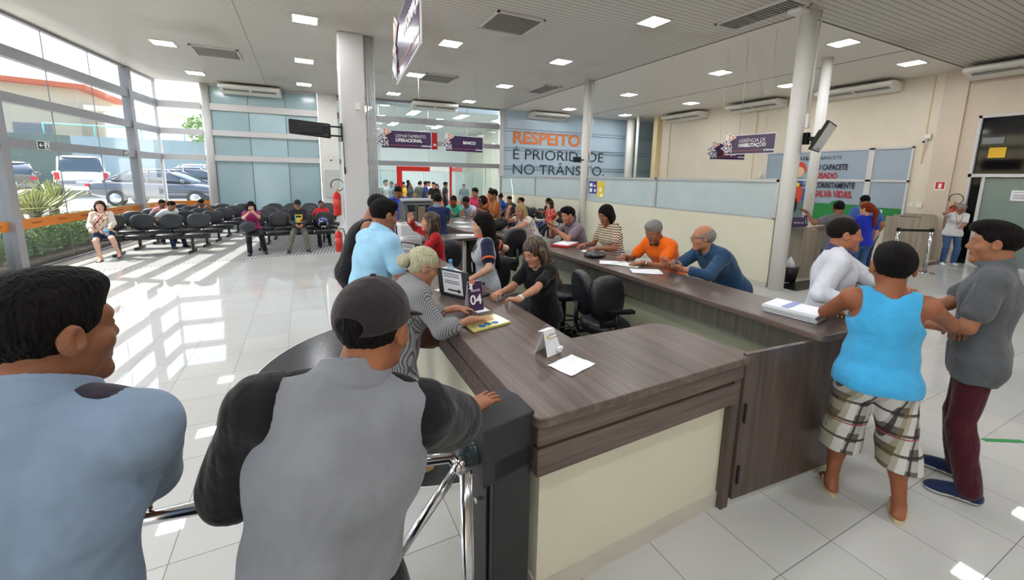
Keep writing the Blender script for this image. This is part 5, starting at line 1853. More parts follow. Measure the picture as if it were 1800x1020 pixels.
def car(x, y, rz, style, col, label, z=GZ):
    t = empty('car', (x, y, z), rz); tag(t, label, 'car')
    paint = mat('car_paint_%d_%d' % (col[0], col[2]), col, rough=0.18, spec=0.6, coat=0.6)
    # x is forward; stations (x, half width, bottom, belt, roof or None)
    if style == 'pickup':
        body = [(-2.6, .80, .55, 1.02), (-2.55, .88, .42, 1.05), (-1.3, .91, .38, 1.06), (0, .92, .38, 1.02), (1.3, .91, .38, 1.04), (2.2, .88, .40, .98), (2.55, .80, .50, .80), (2.62, .7, .6, .7)]
        cab = [(-0.85, .80, 1.06, 1.08), (-0.62, .72, 1.05, 1.74), (-0.1, .70, 1.02, 1.80), (0.6, .70, 1.0, 1.76), (1.35, .74, 1.03, 1.06)]
        wb = 1.55; wr_ = .38
    elif style == 'hatch':
        body = [(-2.05, .74, .5, .9), (-2.0, .84, .32, 1.0), (-1, .88, .28, .98), (0, .88, .28, .94), (1.0, .87, .28, .92), (1.8, .82, .32, .80), (2.05, .7, .42, .62)]
        cab = [(-1.98, .70, .98, 1.05), (-1.6, .66, .98, 1.42), (-0.6, .64, .95, 1.52), (0.3, .64, .93, 1.46), (1.15, .74, .92, .94)]
        wb = 1.28; wr_ = .32
    else:
        body = [(-2.25, .72, .5, .86), (-2.2, .84, .32, .98), (-1.2, .88, .26, .98), (0, .88, .26, .94), (1.1, .87, .26, .92), (1.95, .82, .30, .78), (2.22, .7, .42, .6)]
        cab = [(-1.75, .72, .96, .99), (-0.95, .62, .97, 1.38), (-0.3, .62, .95, 1.46), (0.35, .62, .93, 1.42), (1.25, .74, .92, .95)]
        wb = 1.32; wr_ = .32

    def loft(name, st, prof, mi_mats, parent):
        mb = MB(); rings = []
        for s_ in st: rings.append(prof(s_))
        n_ = len(rings[0])
        v = [p for r in rings for p in r]
        f = []
        for i in range(len(rings) - 1):
            for j in range(n_): f.append((i * n_ + j, (i + 1) * n_ + j, (i + 1) * n_ + (j + 1) % n_, i * n_ + (j + 1) % n_))
        f.append(tuple(range(n_))); f.append(tuple((len(rings) - 1) * n_ + j for j in range(n_ - 1, -1, -1)))
        mb.add(v, f, 0, True)
        o = mb.build(name, mi_mats, parent)
        md = o.modifiers.new('smooth', 'SUBSURF'); md.levels = 2; md.render_levels = 2
        return o
    def pb(s_):
        X, w_, z0, z1 = s_
        return [(X, -w_ * .9, z0), (X, -w_, z0 + (z1 - z0) * .35), (X, -w_, z0 + (z1 - z0) * .75), (X, -w_ * .93, z1), (X, -w_ * .5, z1 + .03), (X, w_ * .5, z1 + .03), (X, w_ * .93, z1), (X, w_, z0 + (z1 - z0) * .75), (X, w_, z0 + (z1 - z0) * .35), (X, w_ * .9, z0)]
    loft('car_body', body, pb, paint, t)
    def pc(s_):
        X, w_, z0, z1 = s_
        wb_ = .80 if style != 'pickup' else .84
        return [(X, -wb_, z0 - .05), (X, -wb_ + (wb_ - w_) * .5, z0 + (z1 - z0) * .55), (X, -w_, z1 - .02), (X, -w_ * .6, z1 + .02), (X, w_ * .6, z1 + .02), (X, w_, z1 - .02), (X, wb_ - (wb_ - w_) * .5, z0 + (z1 - z0) * .55), (X, wb_, z0 - .05)]
    loft('windows', cab, pc, glass_car, t)
    def pr(s_):
        X, w_, z0, z1 = s_
        return [(X, -w_ * .98, z1 - .05), (X, -w_ * .96, z1 + .02), (X, -w_ * .5, z1 + .05), (X, w_ * .5, z1 + .05), (X, w_ * .96, z1 + .02), (X, w_ * .98, z1 - .05)]
    loft('roof', cab[1:-1], pr, paint, t)
    mb = MB()
    for q in (-1, 1):
        for a, b_ in zip(cab, cab[1:]):
            pass
        mb.tube([(cab[0][0], q * .78, cab[0][2]), (cab[1][0], q * cab[1][1] * .98, cab[1][3] - .02)], .035, 6)
        mb.tube([(cab[-1][0], q * .78, cab[-1][2]), (cab[-2][0], q * cab[-2][1] * .98, cab[-2][3] - .02)], .035, 6)
        mb.tube([(cab[2][0], q * .83, cab[2][2]), (cab[2][0], q * cab[2][1], cab[2][3] - .02)], .03, 6)
    mb.build('pillars', paint, t)
    for sx in (-1, 1):
        for q in (-1, 1):
            T = Matrix.Translation((sx * wb, q * .80, wr_)) @ Matrix.Rotation(math.pi / 2, 4, 'X')
            mb = MB(); mb.lathe([(wr_ * .55, -.11), (wr_ * .95, -.11), (wr_, -.06), (wr_, .06), (wr_ * .95, .11), (wr_ * .55, .11)], 28, M=T)
            wh = mb.build('wheel', tyre, t)
            mb = MB(); mb.lathe([(0.02, -.115), (wr_ * .6, -.115), (wr_ * .62, -.09), (wr_ * .62, .09), (wr_ * .6, .115), (0.02, .115)], 20, M=T); mb.build('rim', rim, wh)
    zl = .82 if style != 'pickup' else .88
    mb = MB()
    for q in (-1, 1):
        mb = MB(); mb.cbox((body[1][0] - .01, q * (body[1][1] - .12), zl), (.12, .22 if style != 'pickup' else .16, .12 if style != 'pickup' else .32)); mb.build('tail_light', redl, t, bevel=.02)
        mb = MB(); mb.cbox((body[-2][0] - .02, q * (body[-2][1] - .14), .68), (.2, .24, .12)); mb.build('headlight', mat('headlight', (220, 224, 228), rough=.1), t, bevel=.03)
        mb = MB(); mb.ellipsoid((cab[-1][0] - .3, q * .93, 1.0), (.07, .11, .08), 12, 8); mb.build('wing_mirror', paint, t)
    mb = MB(); mb.cbox((body[1][0] - .07, 0, .52 if style != 'pickup' else .6), (.08, 1.5, .16)); mb.build('bumper', mat('bumper_gray', (120, 122, 126), rough=.4), t, bevel=.03)
    mb = MB(); mb.cbox((body[1][0] - .12, 0, .62), (.01, .42, .12)); mb.build('number_plate', mat('plate_gray', (190, 192, 194), rough=.5), t)


WHITE_P, DARK_P, BR_P = (226, 228, 230), (62, 72, 92), (104, 96, 86)
car(-9.6, 27.6, math.radians(109), 'pickup', WHITE_P, 'white double cab pickup parked facing away beyond the agaves', gz(27))
car(-11.75, 26.7, math.radians(114), 'hatch', BR_P, 'brownish gray hatchback parked facing away at the left', gz(26))
car(-13.0, 20.6, math.radians(60), 'sedan', WHITE_P, 'white car mostly hidden by the left window post', gz(22))
car(-5.1, 22.0, math.radians(-10), 'sedan', (58, 66, 84), 'dark blue car parked side on close behind the planting', gz(22))
car(-4.6, 25.2, math.radians(-8), 'sedan', (70, 80, 100), 'second dark car parked side on behind the dark blue one', gz(25))
car(-5.6, 31.0, math.radians(85), 'sedan', (214, 218, 222), 'white car parked right of the pickup', gz(30))

ext_cream = mat('sunlit_cream_render', (186, 176, 156), rough=.85, var=.04, vscale=.5)
ext_shade = mat('shaded_gray_green_wall', (84, 96, 90), rough=.85, var=.06, vscale=.4)  # shade on the left stretch of wall, painted in as a darker base colour
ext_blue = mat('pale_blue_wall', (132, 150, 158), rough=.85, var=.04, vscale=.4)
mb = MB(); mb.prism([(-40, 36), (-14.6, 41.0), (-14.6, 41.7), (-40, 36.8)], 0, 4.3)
ow = struct('wall_car_park', mb, ext_shade)
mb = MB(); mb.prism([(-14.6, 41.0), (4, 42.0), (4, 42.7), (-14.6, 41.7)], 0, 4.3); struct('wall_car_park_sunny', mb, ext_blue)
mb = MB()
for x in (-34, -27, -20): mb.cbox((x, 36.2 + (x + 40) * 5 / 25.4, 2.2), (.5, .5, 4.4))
mb.build('buttress', ext_shade, ow)
t = empty('house', (0, 0, 0)); tag(t, 'long pale cream building with small windows above the car park wall', 'building')
mb = MB(); mb.prism([(-60, 44), (-19, 56), (-19, 66), (-60, 60)], 0, 9.5); mb.build('wall', ext_cream, t)
mb = MB(); mb.prism([(-61, 43), (-18, 55), (-18, 67), (-61, 61)], 9.5, 9.9); mb.build('roof_edge', mat('red_tiles', (190, 96, 66), rough=.8), t)
for k in range(7):
    x = -52 + k * 5.0
    y = 44 + (x + 60) * 12 / 41 - .06
    mb = MB(); T = Matrix.Translation((x, y, 5.6 + (k % 2) * 0.2)) @ Matrix.Rotation(math.atan2(12, 41), 4, 'Z'); mb.cbox((0, 0, 0), (2.4, .12, .9), 0, T); mb.build('window', mat('far_window', (110, 116, 122), rough=.3), t)
t = empty('house', (0, 0, 0)); tag(t, 'white house with a light flat roof seen through the end window', 'building')
mb = MB(); mb.prism([(-16, 52), (0, 54), (0, 60), (-16, 60)], 0, 7.2); mb.build('wall', mat('white_render', (236, 236, 232), rough=.8), t)
mb = MB(); mb.prism([(-17, 51), (1, 53), (1, 61), (-17, 61)], 7.2, 7.6); mb.build('roof', mat('pale_roof', (216, 206, 190), rough=.8), t)
mb = MB(); mb.cbox((-8, 52.8, 4.5), (3.6, .15, 1.2)); mb.build('window', mat('far_window', (110, 116, 122)), t)
crown = leaf_mat('tree_leaves', (70, 110, 40), (130, 160, 70))
for i, (x, y, z, r_, lb) in enumerate(((-44, 45, 12.6, 3.2, 'green tree crown above the cream building at the far left'), (-4.5, 40, 5.2, 2.2, 'small green tree seen through the end window'))):
    g = np.random.default_rng(i)
    pts = [tuple(V(x, y, z) + g.normal(size=3) * r_ * .35) for _ in range(14)]
    v, q = leaf_mesh(pts, [(r_ * .5,) * 3] * 14, .22 * r_ / 3, 5000, i)
    mb = MB(); mb.tube([(x, y, 0.3), (x + .2, y, z * .5), (x, y, z)], [.3, .22, .1], 8)
    tr = mb.build('tree', mat('bark', (120, 100, 74))); tag(tr, lb, 'tree')
    np_mesh('crown', v, q, crown, None, tr, smooth=False)
t = empty('railing_fence', (0, 0, 0)); tag(t, 'thin turquoise railing on the far wall seen through the end window', 'railing')
mb = MB(); mb.tube([(-16, 41.3, 5.1), (3, 42.5, 5.1)], .05, 6)
for k in range(8): mb.tube([(-16 + k * 2.6, 41.3 + k * .17, 4.2), (-16 + k * 2.6, 41.3 + k * .17, 5.1)], .04, 6)
mb.build('rails', mat('turquoise_paint', (110, 196, 196), rough=.5), t)

# ------------------------------------------------------------------ counters
def slab(name, poly, r, z1, th, mats, parent):
    mb = MB(); mb.prism(rounded_poly(poly, r), z1 - th, z1)
    return mb.build(name, mats, parent, bevel=.006)


t = empty('reception_counter', (0, 0, 0)); tag(t, 'L shaped brown laminate reception counter with cream front, nearest the camera', 'counter')
Z1 = .97
slab('countertop', [(.80, 1.33), (2.27, 1.37), (2.18, 2.02), (1.44, 2.02), (1.42, 6.6), (.88, 6.6)], [.06, 0, .12, 0, 0, .08], Z1, .045, M['wood'], t)
mb = MB()
mb.prism([(.815, 1.35), (2.20, 1.385), (2.20, 1.43), (.86, 1.395)], Z1 - .135, Z1 - .045)
mb.prism([(.815, 1.35), (.86, 1.395), (.93, 6.58), (.885, 6.58)], Z1 - .135, Z1 - .045)
mb.build('upper_fascia', M['wood_x'], t, bevel=.003)
mb = MB(); mb.prism([(.84, 1.375), (2.17, 1.41), (2.17, 1.44), (.87, 1.405)], Z1 - .155, Z1 - .135); mb.prism([(.84, 1.375), (.87, 1.405), (.93, 6.58), (.90, 6.58)], Z1 - .155, Z1 - .135)
mb.build('groove_strip', mat('groove_beige', (176, 168, 146), rough=.5), t)
mb = MB()
mb.prism([(.82, 1.355), (2.19, 1.39), (2.19, 1.44), (.87, 1.405)], Z1 - .285, Z1 - .155)
mb.prism([(.82, 1.355), (.87, 1.405), (.93, 6.58), (.885, 6.58)], Z1 - .285, Z1 - .155)
mb.build('lower_fascia', M['wood_x'], t, bevel=.003)
mb = MB(); mb.prism([(.86, 1.40), (2.15, 1.435), (2.15, 1.50), (.93, 1.47), (.99, 6.5), (.93, 6.5)], .10, Z1 - .2); mb.build('front_panel', M['cream_low'], t)
mb = MB(); mb.prism([(.85, 1.39), (2.15, 1.425), (2.15, 1.51), (.94, 1.48), (1.0, 6.5), (.92, 6.5)], 0, .10); mb.build('plinth', M['base'], t)
mb = MB(); mb.box(2.13, 2.19, 1.39, 1.48, 0, Z1 - .045); mb.build('corner_post', M['wood_z'], t)
mb = MB(); mb.prism([(1.40, 1.97), (2.1, 1.97), (2.1, 1.99), (1.42, 1.99), (1.40, 6.5), (1.38, 6.5)], .62, Z1 - .045); mb.build('inner_apron', M['wood_gray'], t)

t = empty('counter_gate', (0, 0, 0)); tag(t, 'tall brown laminate gate panel closing the gap between the two counters', 'panel')
mb = MB(); mb.prism([(2.20, 1.375), (3.13, 1.30), (3.13, 1.33), (2.20, 1.405)], .055, .985); mb.build('panel', M['wood_z'], t, bevel=.004)
for z in (.62, .22):
    mb = MB(); mb.cbox((2.225, 1.368, z), (.014, .014, .12)); mb.build('hinge', M['black_metal'], t)

t = empty('service_counter', (0, 0, 0)); tag(t, 'long brown laminate service counter where people lean and write', 'counter')
ZR = 1.03
slab('countertop', [(2.78, 1.29), (3.30, 1.24), (3.42, 8.9), (2.36, 8.9), (2.40, 6.6), (2.80, 6.1)], [.06, .12, .05, .05, 0, 0], ZR, .045, M['wood'], t)
mb = MB(); mb.prism([(2.99, 1.34), (3.16, 1.32), (3.22, 8.8), (3.03, 8.8)], 0, ZR - .045); mb.build('core_wall', mat('pale_green_cream', (176, 178, 150), rough=.6), t)
mb = MB(); mb.prism([(2.90, 1.36), (3.0, 1.36), (3.02, 6.1), (2.92, 6.1)], ZR - .24, ZR - .045); mb.build('inner_fascia', M['wood_gray'], t)
mb = MB(); mb.prism([(3.16, 1.30), (3.19, 1.30), (3.25, 8.8), (3.22, 8.8)], .1, ZR - .045); mb.build('outer_panel', M['wood_z'], t)
mb = MB(); mb.prism([(2.985, 1.36), (2.999, 1.36), (3.02, 6.1), (3.006, 6.1)], 0, .08); mb.build('baseboard', M['base'], t)
mb = MB(); mb.prism([(2.44, 6.62), (2.50, 6.62), (2.50, 8.8), (2.44, 8.8)], 0, ZR - .045); mb.build('far_inner_panel', M['wood_z'], t)
for y in (3.78, 3.98):
    mb = MB(); mb.box(2.975, 2.992, y, y + .085, .34, .47); o = mb.build('wall_socket', M['white_paint'], t, bevel=.004)
    mb = MB()
    for z in (.37, .40, .43): mb.box(2.972, 2.976, y + .03, y + .055, z, z + .014)
    mb.build('socket_holes', M['black'], o)
t = empty('cross_counter', (0, 0, 0)); tag(t, 'short brown counter crossing behind the attendants between the two long ones', 'counter')
slab('countertop', [(1.5, 6.02), (2.92, 6.16), (2.92, 6.66), (1.5, 6.60)], [0, 0, 0, 0], Z1 + .02, .045, M['wood_x'], t)
mb = MB(); mb.box(2.52, 2.96, 6.30, 6.36, 0, Z1 - .03); mb.build('side_panel', M['wood_gray'], t)
for x in (1.55, 1.95, 2.25):
    mb = MB(); mb.box(x, x + .04, 6.2, 6.26, 0, Z1 - .03); mb.build('leg', M['steel_light'], t)

# ------------------------------------------------------------------ turnstile and railings
t = empty('turnstile', (0, 0, 0)); tag(t, 'black floor standing turnstile with sloping speckled top beside the counter corner', 'turnstile')
blk = mat('speckled_black_paint', (34, 34, 38), rough=.45, spec=.6, bump=.5, bscale=320, var=.5, vscale=240)
ang = math.radians(12)
T = Matrix.Translation((.665, 1.475, 0)) @ Matrix.Rotation(ang, 4, 'Z')
Ty = T @ Matrix(((0, 0, 1, 0), (1, 0, 0, 0), (0, 1, 0, 0), (0, 0, 0, 1)))
mb = MB(); mb.prism(rounded_poly([(-.12, .74), (.12, .84), (.12, .985), (.0, 1.01), (-.12, .985)], [.01, .01, .01, .0, .01]), -.13, .13, 0, Ty)
mb.build('head_housing', blk, t, bevel=.006)
mb = MB(); mb.cbox((.02, .0, .42), (.20, .24, .84), 0, T); mb.build('pedestal', mat('black_satin_paint', (24, 24, 26), rough=.35), t, bevel=.006)
mb = MB(); mb.cbox((-.085, -.0, .40), (.012, .17, .66), 0, T); o = mb.build('side_door', mat('black_satin_paint', (24, 24, 26)), t, bevel=.003)
mb = MB(); mb.lathe([(.010, 0), (.012, .01)], 12, M=T @ Matrix.Translation((-.098, -.03, .62)) @ Matrix.Rotation(-math.pi / 2, 4, 'Y')); mb.build('lock', M['chrome'], o)
mb = MB(); mb.cbox((0, 0, .01), (.3, .3, .02), 0, T); mb.build('foot_plate', M['black_metal'], t)
hub = V(.515, 1.40, .86)
mb = MB(); mb.tube([(.60, 1.42, .86), tuple(hub)], [.045, .05], 16); mb.ellipsoid(tuple(hub), (.05, .05, .05), 14, 8); mb.build('hub', mat('hub_teal_black', (22, 40, 46), rough=.3), t)
for dirv, L in (((-.62, -.12, -.62), .40), ((-.10, .70, .0), .36), ((-.55, -.75, .25), .12)):
    d = nrm(V(*dirv)); e = hub + d * L
    mb = MB(); mb.tube([tuple(hub), tuple(e)], .019, 14); mb.ellipsoid(tuple(e), (.019, .019, .019), 12, 6); mb.build('arm', M['chrome'], t)

t = empty('crowd_railing', (0, 0, 0)); tag(t, 'polished steel railing with tubular posts that the two guards stand at', 'railing')
mb = MB(); mb.tube([(-1.3, 1.60, .90), (-.36, 1.47, .90), (.29, 1.40, .90), (.44, 1.36, .90), (.475, 1.30, .86)], .021, 14); mb.build('top_rail', M['chrome'], t)
mb = MB(); mb.tube([(.475, 1.30, .88), (.475, 1.24, .0)], .021, 14); mb.build('post', M['chrome'], t)
mb = MB(); mb.tube([(.50, 1.33, .84), (.505, 1.30, .0)], .017, 14); mb.build('post', M['chrome'], t)
mb = MB(); mb.tube([(-1.1, 1.5, .90), (-1.1, 1.5, 0)], .021, 14); mb.build('post', M['chrome'], t)
mb = MB(); mb.tube([(-.62, 1.12, .70), (-.20, 1.23, .70), (.2, 1.30, .70)], .012, 10); mb.build('lower_rail', M['chrome'], t)
t = empty('queue_sign', (0, 0, 0)); tag(t, 'purple framed sign hanging on the lower rail at the bottom edge', 'sign')
A_ = V(-.46, 1.15, .69); B_ = V(-.20, 1.21, .69)
T = Matrix.Translation(Vector(A_)) @ Matrix.Rotation(math.atan2(B_[1] - A_[1], B_[0] - A_[0]), 4, 'Z')
mb = MB(); mb.box(0, .27, -.012, 0, -.30, -.005, 0, T); mb.build('frame', M['alu'], t)
mb = MB(); mb.box(.012, .258, -.016, -.012, -.29, -.015, 0, T); mb.build('board', mat('dark_purple', (48, 34, 66), rough=.4), t)
mb = MB(); mb.box(.03, .24, -.018, -.016, -.036, -.032, 0, T); mb.box(.236, .24, -.018, -.016, -.25, -.036, 0, T); mb.build('white_line', M['white_ink'], t)

# ------------------------------------------------------------------ waiting seats
def seat_unit():
    objs = []
    t = empty('waiting_seats', (0, 0, 0))
    return t


def oval(w_, h_, n=26, p=2.6):
    out = []
    for i in range(n):
        a = 2 * math.pi * i / n
        c, s_ = math.cos(a), math.sin(a)
        out.append((math.copysign(abs(c) ** (2 / p), c) * w_ / 2, math.copysign(abs(s_) ** (2 / p), s_) * h_ / 2))
    return out


def pad_mesh(name, w_, h_, th, T, parent, m=None):
    """upholstered pad: oval outline, puffed front, thin rim"""
    mb = MB(); n = 26
    rings = []
    for sc, z in ((.86, -th * .5), (1.0, -th * .38), (1.02, 0), (1.0, th * .28), (.9, th * .46), (.6, th * .58), (.25, th * .6)):
        rings.append([(x * sc, y * sc, z) for x, y in oval(w_, h_, n)])
    v = [p for r in rings for p in r]; f = []
    for i in range(len(rings) - 1):
        for j in range(n): f.append((i * n + j, i * n + (j + 1) % n, (i + 1) * n + (j + 1) % n, (i + 1) * n + j))
    f.append(tuple(range(n - 1, -1, -1))); f.append(tuple((len(rings) - 1) * n + j for j in range(n)))
    mb.add(v, f, 0, True, T)
    return mb.build(name, m or M['leather'], parent)


seat_proto = {}


def waiting_row(x, y, rz, n, label):
    """seats face local -Y"""
    if n not in seat_proto:
        t = empty('waiting_seats', (0, 0, 0))
        L = .55 * n
        mb = MB(); mb.box(-.2, L - .31, .03, .09, .335, .385); mb.build('beam', M['black_metal'], t)
        for k in range(n):
            x0 = k * .55
            T = Matrix.Translation((x0, 0, .425)) @ Matrix.Rotation(math.radians(-4), 4, 'X')
            pad_mesh('seat', .51, .47, .085, T, t)
            T = Matrix.Translation((x0, .235, .735)) @ Matrix.Rotation(math.radians(90 - 10), 4, 'X')
            b_ = pad_mesh('backrest', .50, .38, .075, T, t)
            for q in (-.07, .07):
                mb = MB(); mb.tube([(x0 + q, .06, .37), (x0 + q, .21, .385), (x0 + q, .245, .47), (x0 + q, .255, .60)], .013, 8); mb.build('back_strut', M['black_metal'], t)
            mb = MB(); mb.box(x0 + .23, x0 + .247, .17, .20, .66, .70); mb.build('white_tag', M['white_ink'], b_)
        for xx in (.12, L - .68):
            mb = MB(); mb.box(xx - .025, xx + .025, .03, .09, .05, .34); mb.box(xx - .025, xx + .025, -.24, .28, 0, .055); mb.build('leg', M['black_metal'], t)
        seat_proto[n] = t
    else:
        t = copy_tree(seat_proto[n])
    t.location = (x, y, .006); t.rotation_euler = (0, 0, rz)
    return tag(t, label, 'waiting seats', 'black waiting seat rows')


ords = ['front', 'second', 'third', 'fourth', 'rearmost']
for k in range(5):
    y = 12.45 + k * .93
    waiting_row(-4.02 + .125 * k, y, fa, 4, ords[k] + ' row of black seats in the block beside the left windows')
for k in range(5):
    y = 12.25 + k * .93
    waiting_row(-1.18 + (0.12 * k if k < 3 else .06 * k), y, fa, 4, ords[k] + ' row of black seats in the block before the blue panels')
for k, (x, y) in enumerate(((6.95, 13.3), (6.95, 15.0), (6.95, 11.5))):
    waiting_row(x, y, -math.pi / 2, 3, ['middle', 'farthest', 'nearest'][k] + ' row of black seats against the low cream partition')


def office_chair(x, y, rz, zs, label, tall=False, arm=True):
    """faces local -Y"""
    t = empty('office_chair', (x, y, 0), rz); tag(t, label, 'chair')
    pad_mesh('seat', .48, .46, .10, Matrix.Translation((0, 0, zs)), t)
    T = Matrix.Translation((0, .25, zs + .34)) @ Matrix.Rotation(math.radians(84), 4, 'X')
    pad_mesh('backrest', .44, .42, .09, T, t)
    mb = MB(); mb.tube([(0, .05, zs - .05), (0, .27, zs - .06), (0, .31, zs + .05), (0, .30, zs + .25)], .022, 8); mb.build('back_bracket', M['black_metal'], t)
    mb = MB(); mb.tube([(0, 0, zs - .05), (0, 0, .10)], [.03, .035], 12); mb.lathe([(.06, zs - .09), (.09, zs - .06), (.09, zs - .045)], 16); mb.build('column', M['black_metal'], t)
    mb = MB()
    for k in range(5):
        a = 2 * math.pi * k / 5 + .3
        c_, s_ = math.cos(a), math.sin(a)
        mb.tube([(0, 0, .12), (c_ * .17, s_ * .17, .105), (c_ * .30, s_ * .30, .075)], [.03, .024, .018], 8)
    st = mb.build('star_base', M['black_metal'], t)
    for k in range(5):
        a = 2 * math.pi * k / 5 + .3
        mb = MB(); mb.lathe([(.026, -.022), (.03, 0), (.026, .022)], 14, M=Matrix.Translation((math.cos(a) * .30, math.sin(a) * .30, .032)) @ Matrix.Rotation(math.pi / 2, 4, 'X') ); mb.build('caster', M['black'], t)
    if tall:
        mb = MB(); mb.tube([(.22 * math.cos(a), .22 * math.sin(a), .27) for a in np.linspace(0, 2 * math.pi, 33)], .011, 8, caps=False)
        for k in range(4):
            a = k * math.pi / 2; mb.tube([(.03 * math.cos(a), .03 * math.sin(a), .27), (.22 * math.cos(a), .22 * math.sin(a), .27)], .009, 6)
        mb.build('foot_ring', M['black_metal'], t)
    if arm:
        for q in (-1, 1):
            mb = MB(); mb.tube([(q * .12, 0, zs - .05), (q * .27, 0, zs - .04), (q * .29, .02, zs + .05), (q * .29, .02, zs + .2)], .016, 8); mb.cbox((q * .29, -.02, zs + .215), (.06, .26, .03)); mb.build('armrest', M['black_metal'], t)
    return t


office_chair(2.68, 3.95, math.radians(80), .62, 'tall black drafting stool with foot ring by the wall sockets', tall=True, arm=False)
office_chair(2.55, 2.72, math.radians(10), .50, 'black office chair with oval back turned away, nearest the countertop', arm=False)
office_chair(2.62, 3.12, math.radians(75), .52, 'black office chair seen side on next to the oval backed one', arm=True)
office_chair(1.98, 4.0, math.radians(15), .52, 'black office chair whose back the uniformed attendant holds', arm=False)
office_chair(1.86, 5.28, math.radians(20), .52, 'black office chair of the attendant in red', arm=False)
office_chair(2.2, 4.1, math.radians(-70), .52, 'black office chair behind the uniformed attendant', arm=False)
office_chair(2.55, 5.4, math.radians(200), .70, 'black office chair at the far end beside the cross counter', arm=False)

# ------------------------------------------------------------------ things on the counters
def sheet(x, y, z, sx, sy, rz, label, name='paper_sheet', m=None, group=None, th=.0012):
    mb = MB(); n = 6
    g = random.Random(x * 31 + y)
    v = []; f = []
    for i in range(n + 1):
        for j in range(n + 1):
            u, w_ = i / n - .5, j / n - .5
            v.append((u * sx, w_ * sy, .0015 + .006 * max(0, abs(u) * 2 - .7) * g.random() + .003 * math.sin(5 * u + 3 * w_) ** 2))
    for i in range(n):
        for j in range(n):
            a = i * (n + 1) + j; f.append((a, a + n + 1, a + n + 2, a + 1))
    k = len(v); v += [(p[0], p[1], p[2] - th) for p in v[:]]
    f += [tuple(i + k for i in q[::-1]) for q in f[:]]
    mb.add(v, f, 0, True)
    o = mb.build(name, m or M['paper'], None, (x, y, z + .001), rz)
    return tag(o, label, 'paper', group)


sheet(1.22, 1.70, Z1, .205, .16, .30, 'blank white sheet lying near the front edge of the counter')
t = empty('display_stand', (1.20, 1.90, Z1), .45); tag(t, 'small folded white card stand with yellow emblem on the counter', 'card stand')
mb = MB()
mb.add([(-.07, -.04, 0), (.05, -.06, 0), (.04, -.005, .135), (-.06, .0, .14), (-.07, .05, 0), (.05, .05, 0)], [(0, 1, 2, 3), (5, 4, 3, 2)])
mb.add([(-.06, -.0, .14), (.04, -.005, .135), (.045, .035, .125), (-.055, .04, .13)], [(0, 1, 2, 3)])
o = mb.build('card', M['paper'], t); md = o.modifiers.new('thick', 'SOLIDIFY'); md.thickness = .003
Tc = Matrix.Translation((-.045, -.0215, .105)) @ Matrix.Rotation(math.radians(70), 4, 'X')
mb = MB(); mb.lathe([(.010, 0), (.010, .0015)], 16, M=Tc); mb.build('yellow_emblem', mat('emblem_yellow', (222, 190, 30), rough=.5), t)
text_obj('small_lettering', 'DETRAN-AM', .013, mat('gray_print', (120, 120, 124)), t, (-.028, -.019, .106), (math.radians(70), 0, -.1), .0005)
text_obj('small_lettering', 'AVISO DE ATENDIMENTO', .008, mat('gray_print', (120, 120, 124)), t, (-.035, -.025, .088), (math.radians(70), 0, -.1), .0005)
mb = MB(); mb.cbox((.02, -.062, .03), (.04, .02, .02)); mb.build('card_tab', M['paper'], t)

t = empty('picture_packet', (1.03, 2.47, Z1), .28); tag(t, 'clear plastic packet with pink, yellow and blue printed picture on the counter', 'packet')
mb = MB(); mb.prism(rounded_poly([(-.15, -.10), (.15, -.12), (.17, .08), (-.12, .12)], .01), 0, .018); mb.build('sleeve', mat('packet_yellow', (206, 198, 120), rough=.15, spec=.7, var=.25, vscale=12), t, bevel=.006)
mb = MB(); mb.prism([(-.14, .0), (-.02, .02), (-.02, .10), (-.12, .11)], .018, .0195); mb.build('pink_print', mat('pink_print', (226, 110, 150), rough=.2), t)
mb = MB(); mb.prism([(0, -.01), (.09, -.02), (.10, .06), (.0, .08)], .018, .0195); mb.build('brown_print', mat('tan_print', (190, 150, 110), rough=.2), t)
for k in range(3):
    mb = MB()
    for j in range(6):
        a = j * math.pi / 3; mb.lathe([(.011, .018), (.011, .0198)], 10, (-.06 + k * .055 + .015 * math.cos(a), -.07 + .015 * math.sin(a) + .01 * (k % 2), 0))
    mb.build('blue_flower', mat('blue_print', (40, 110, 180), rough=.2), t)


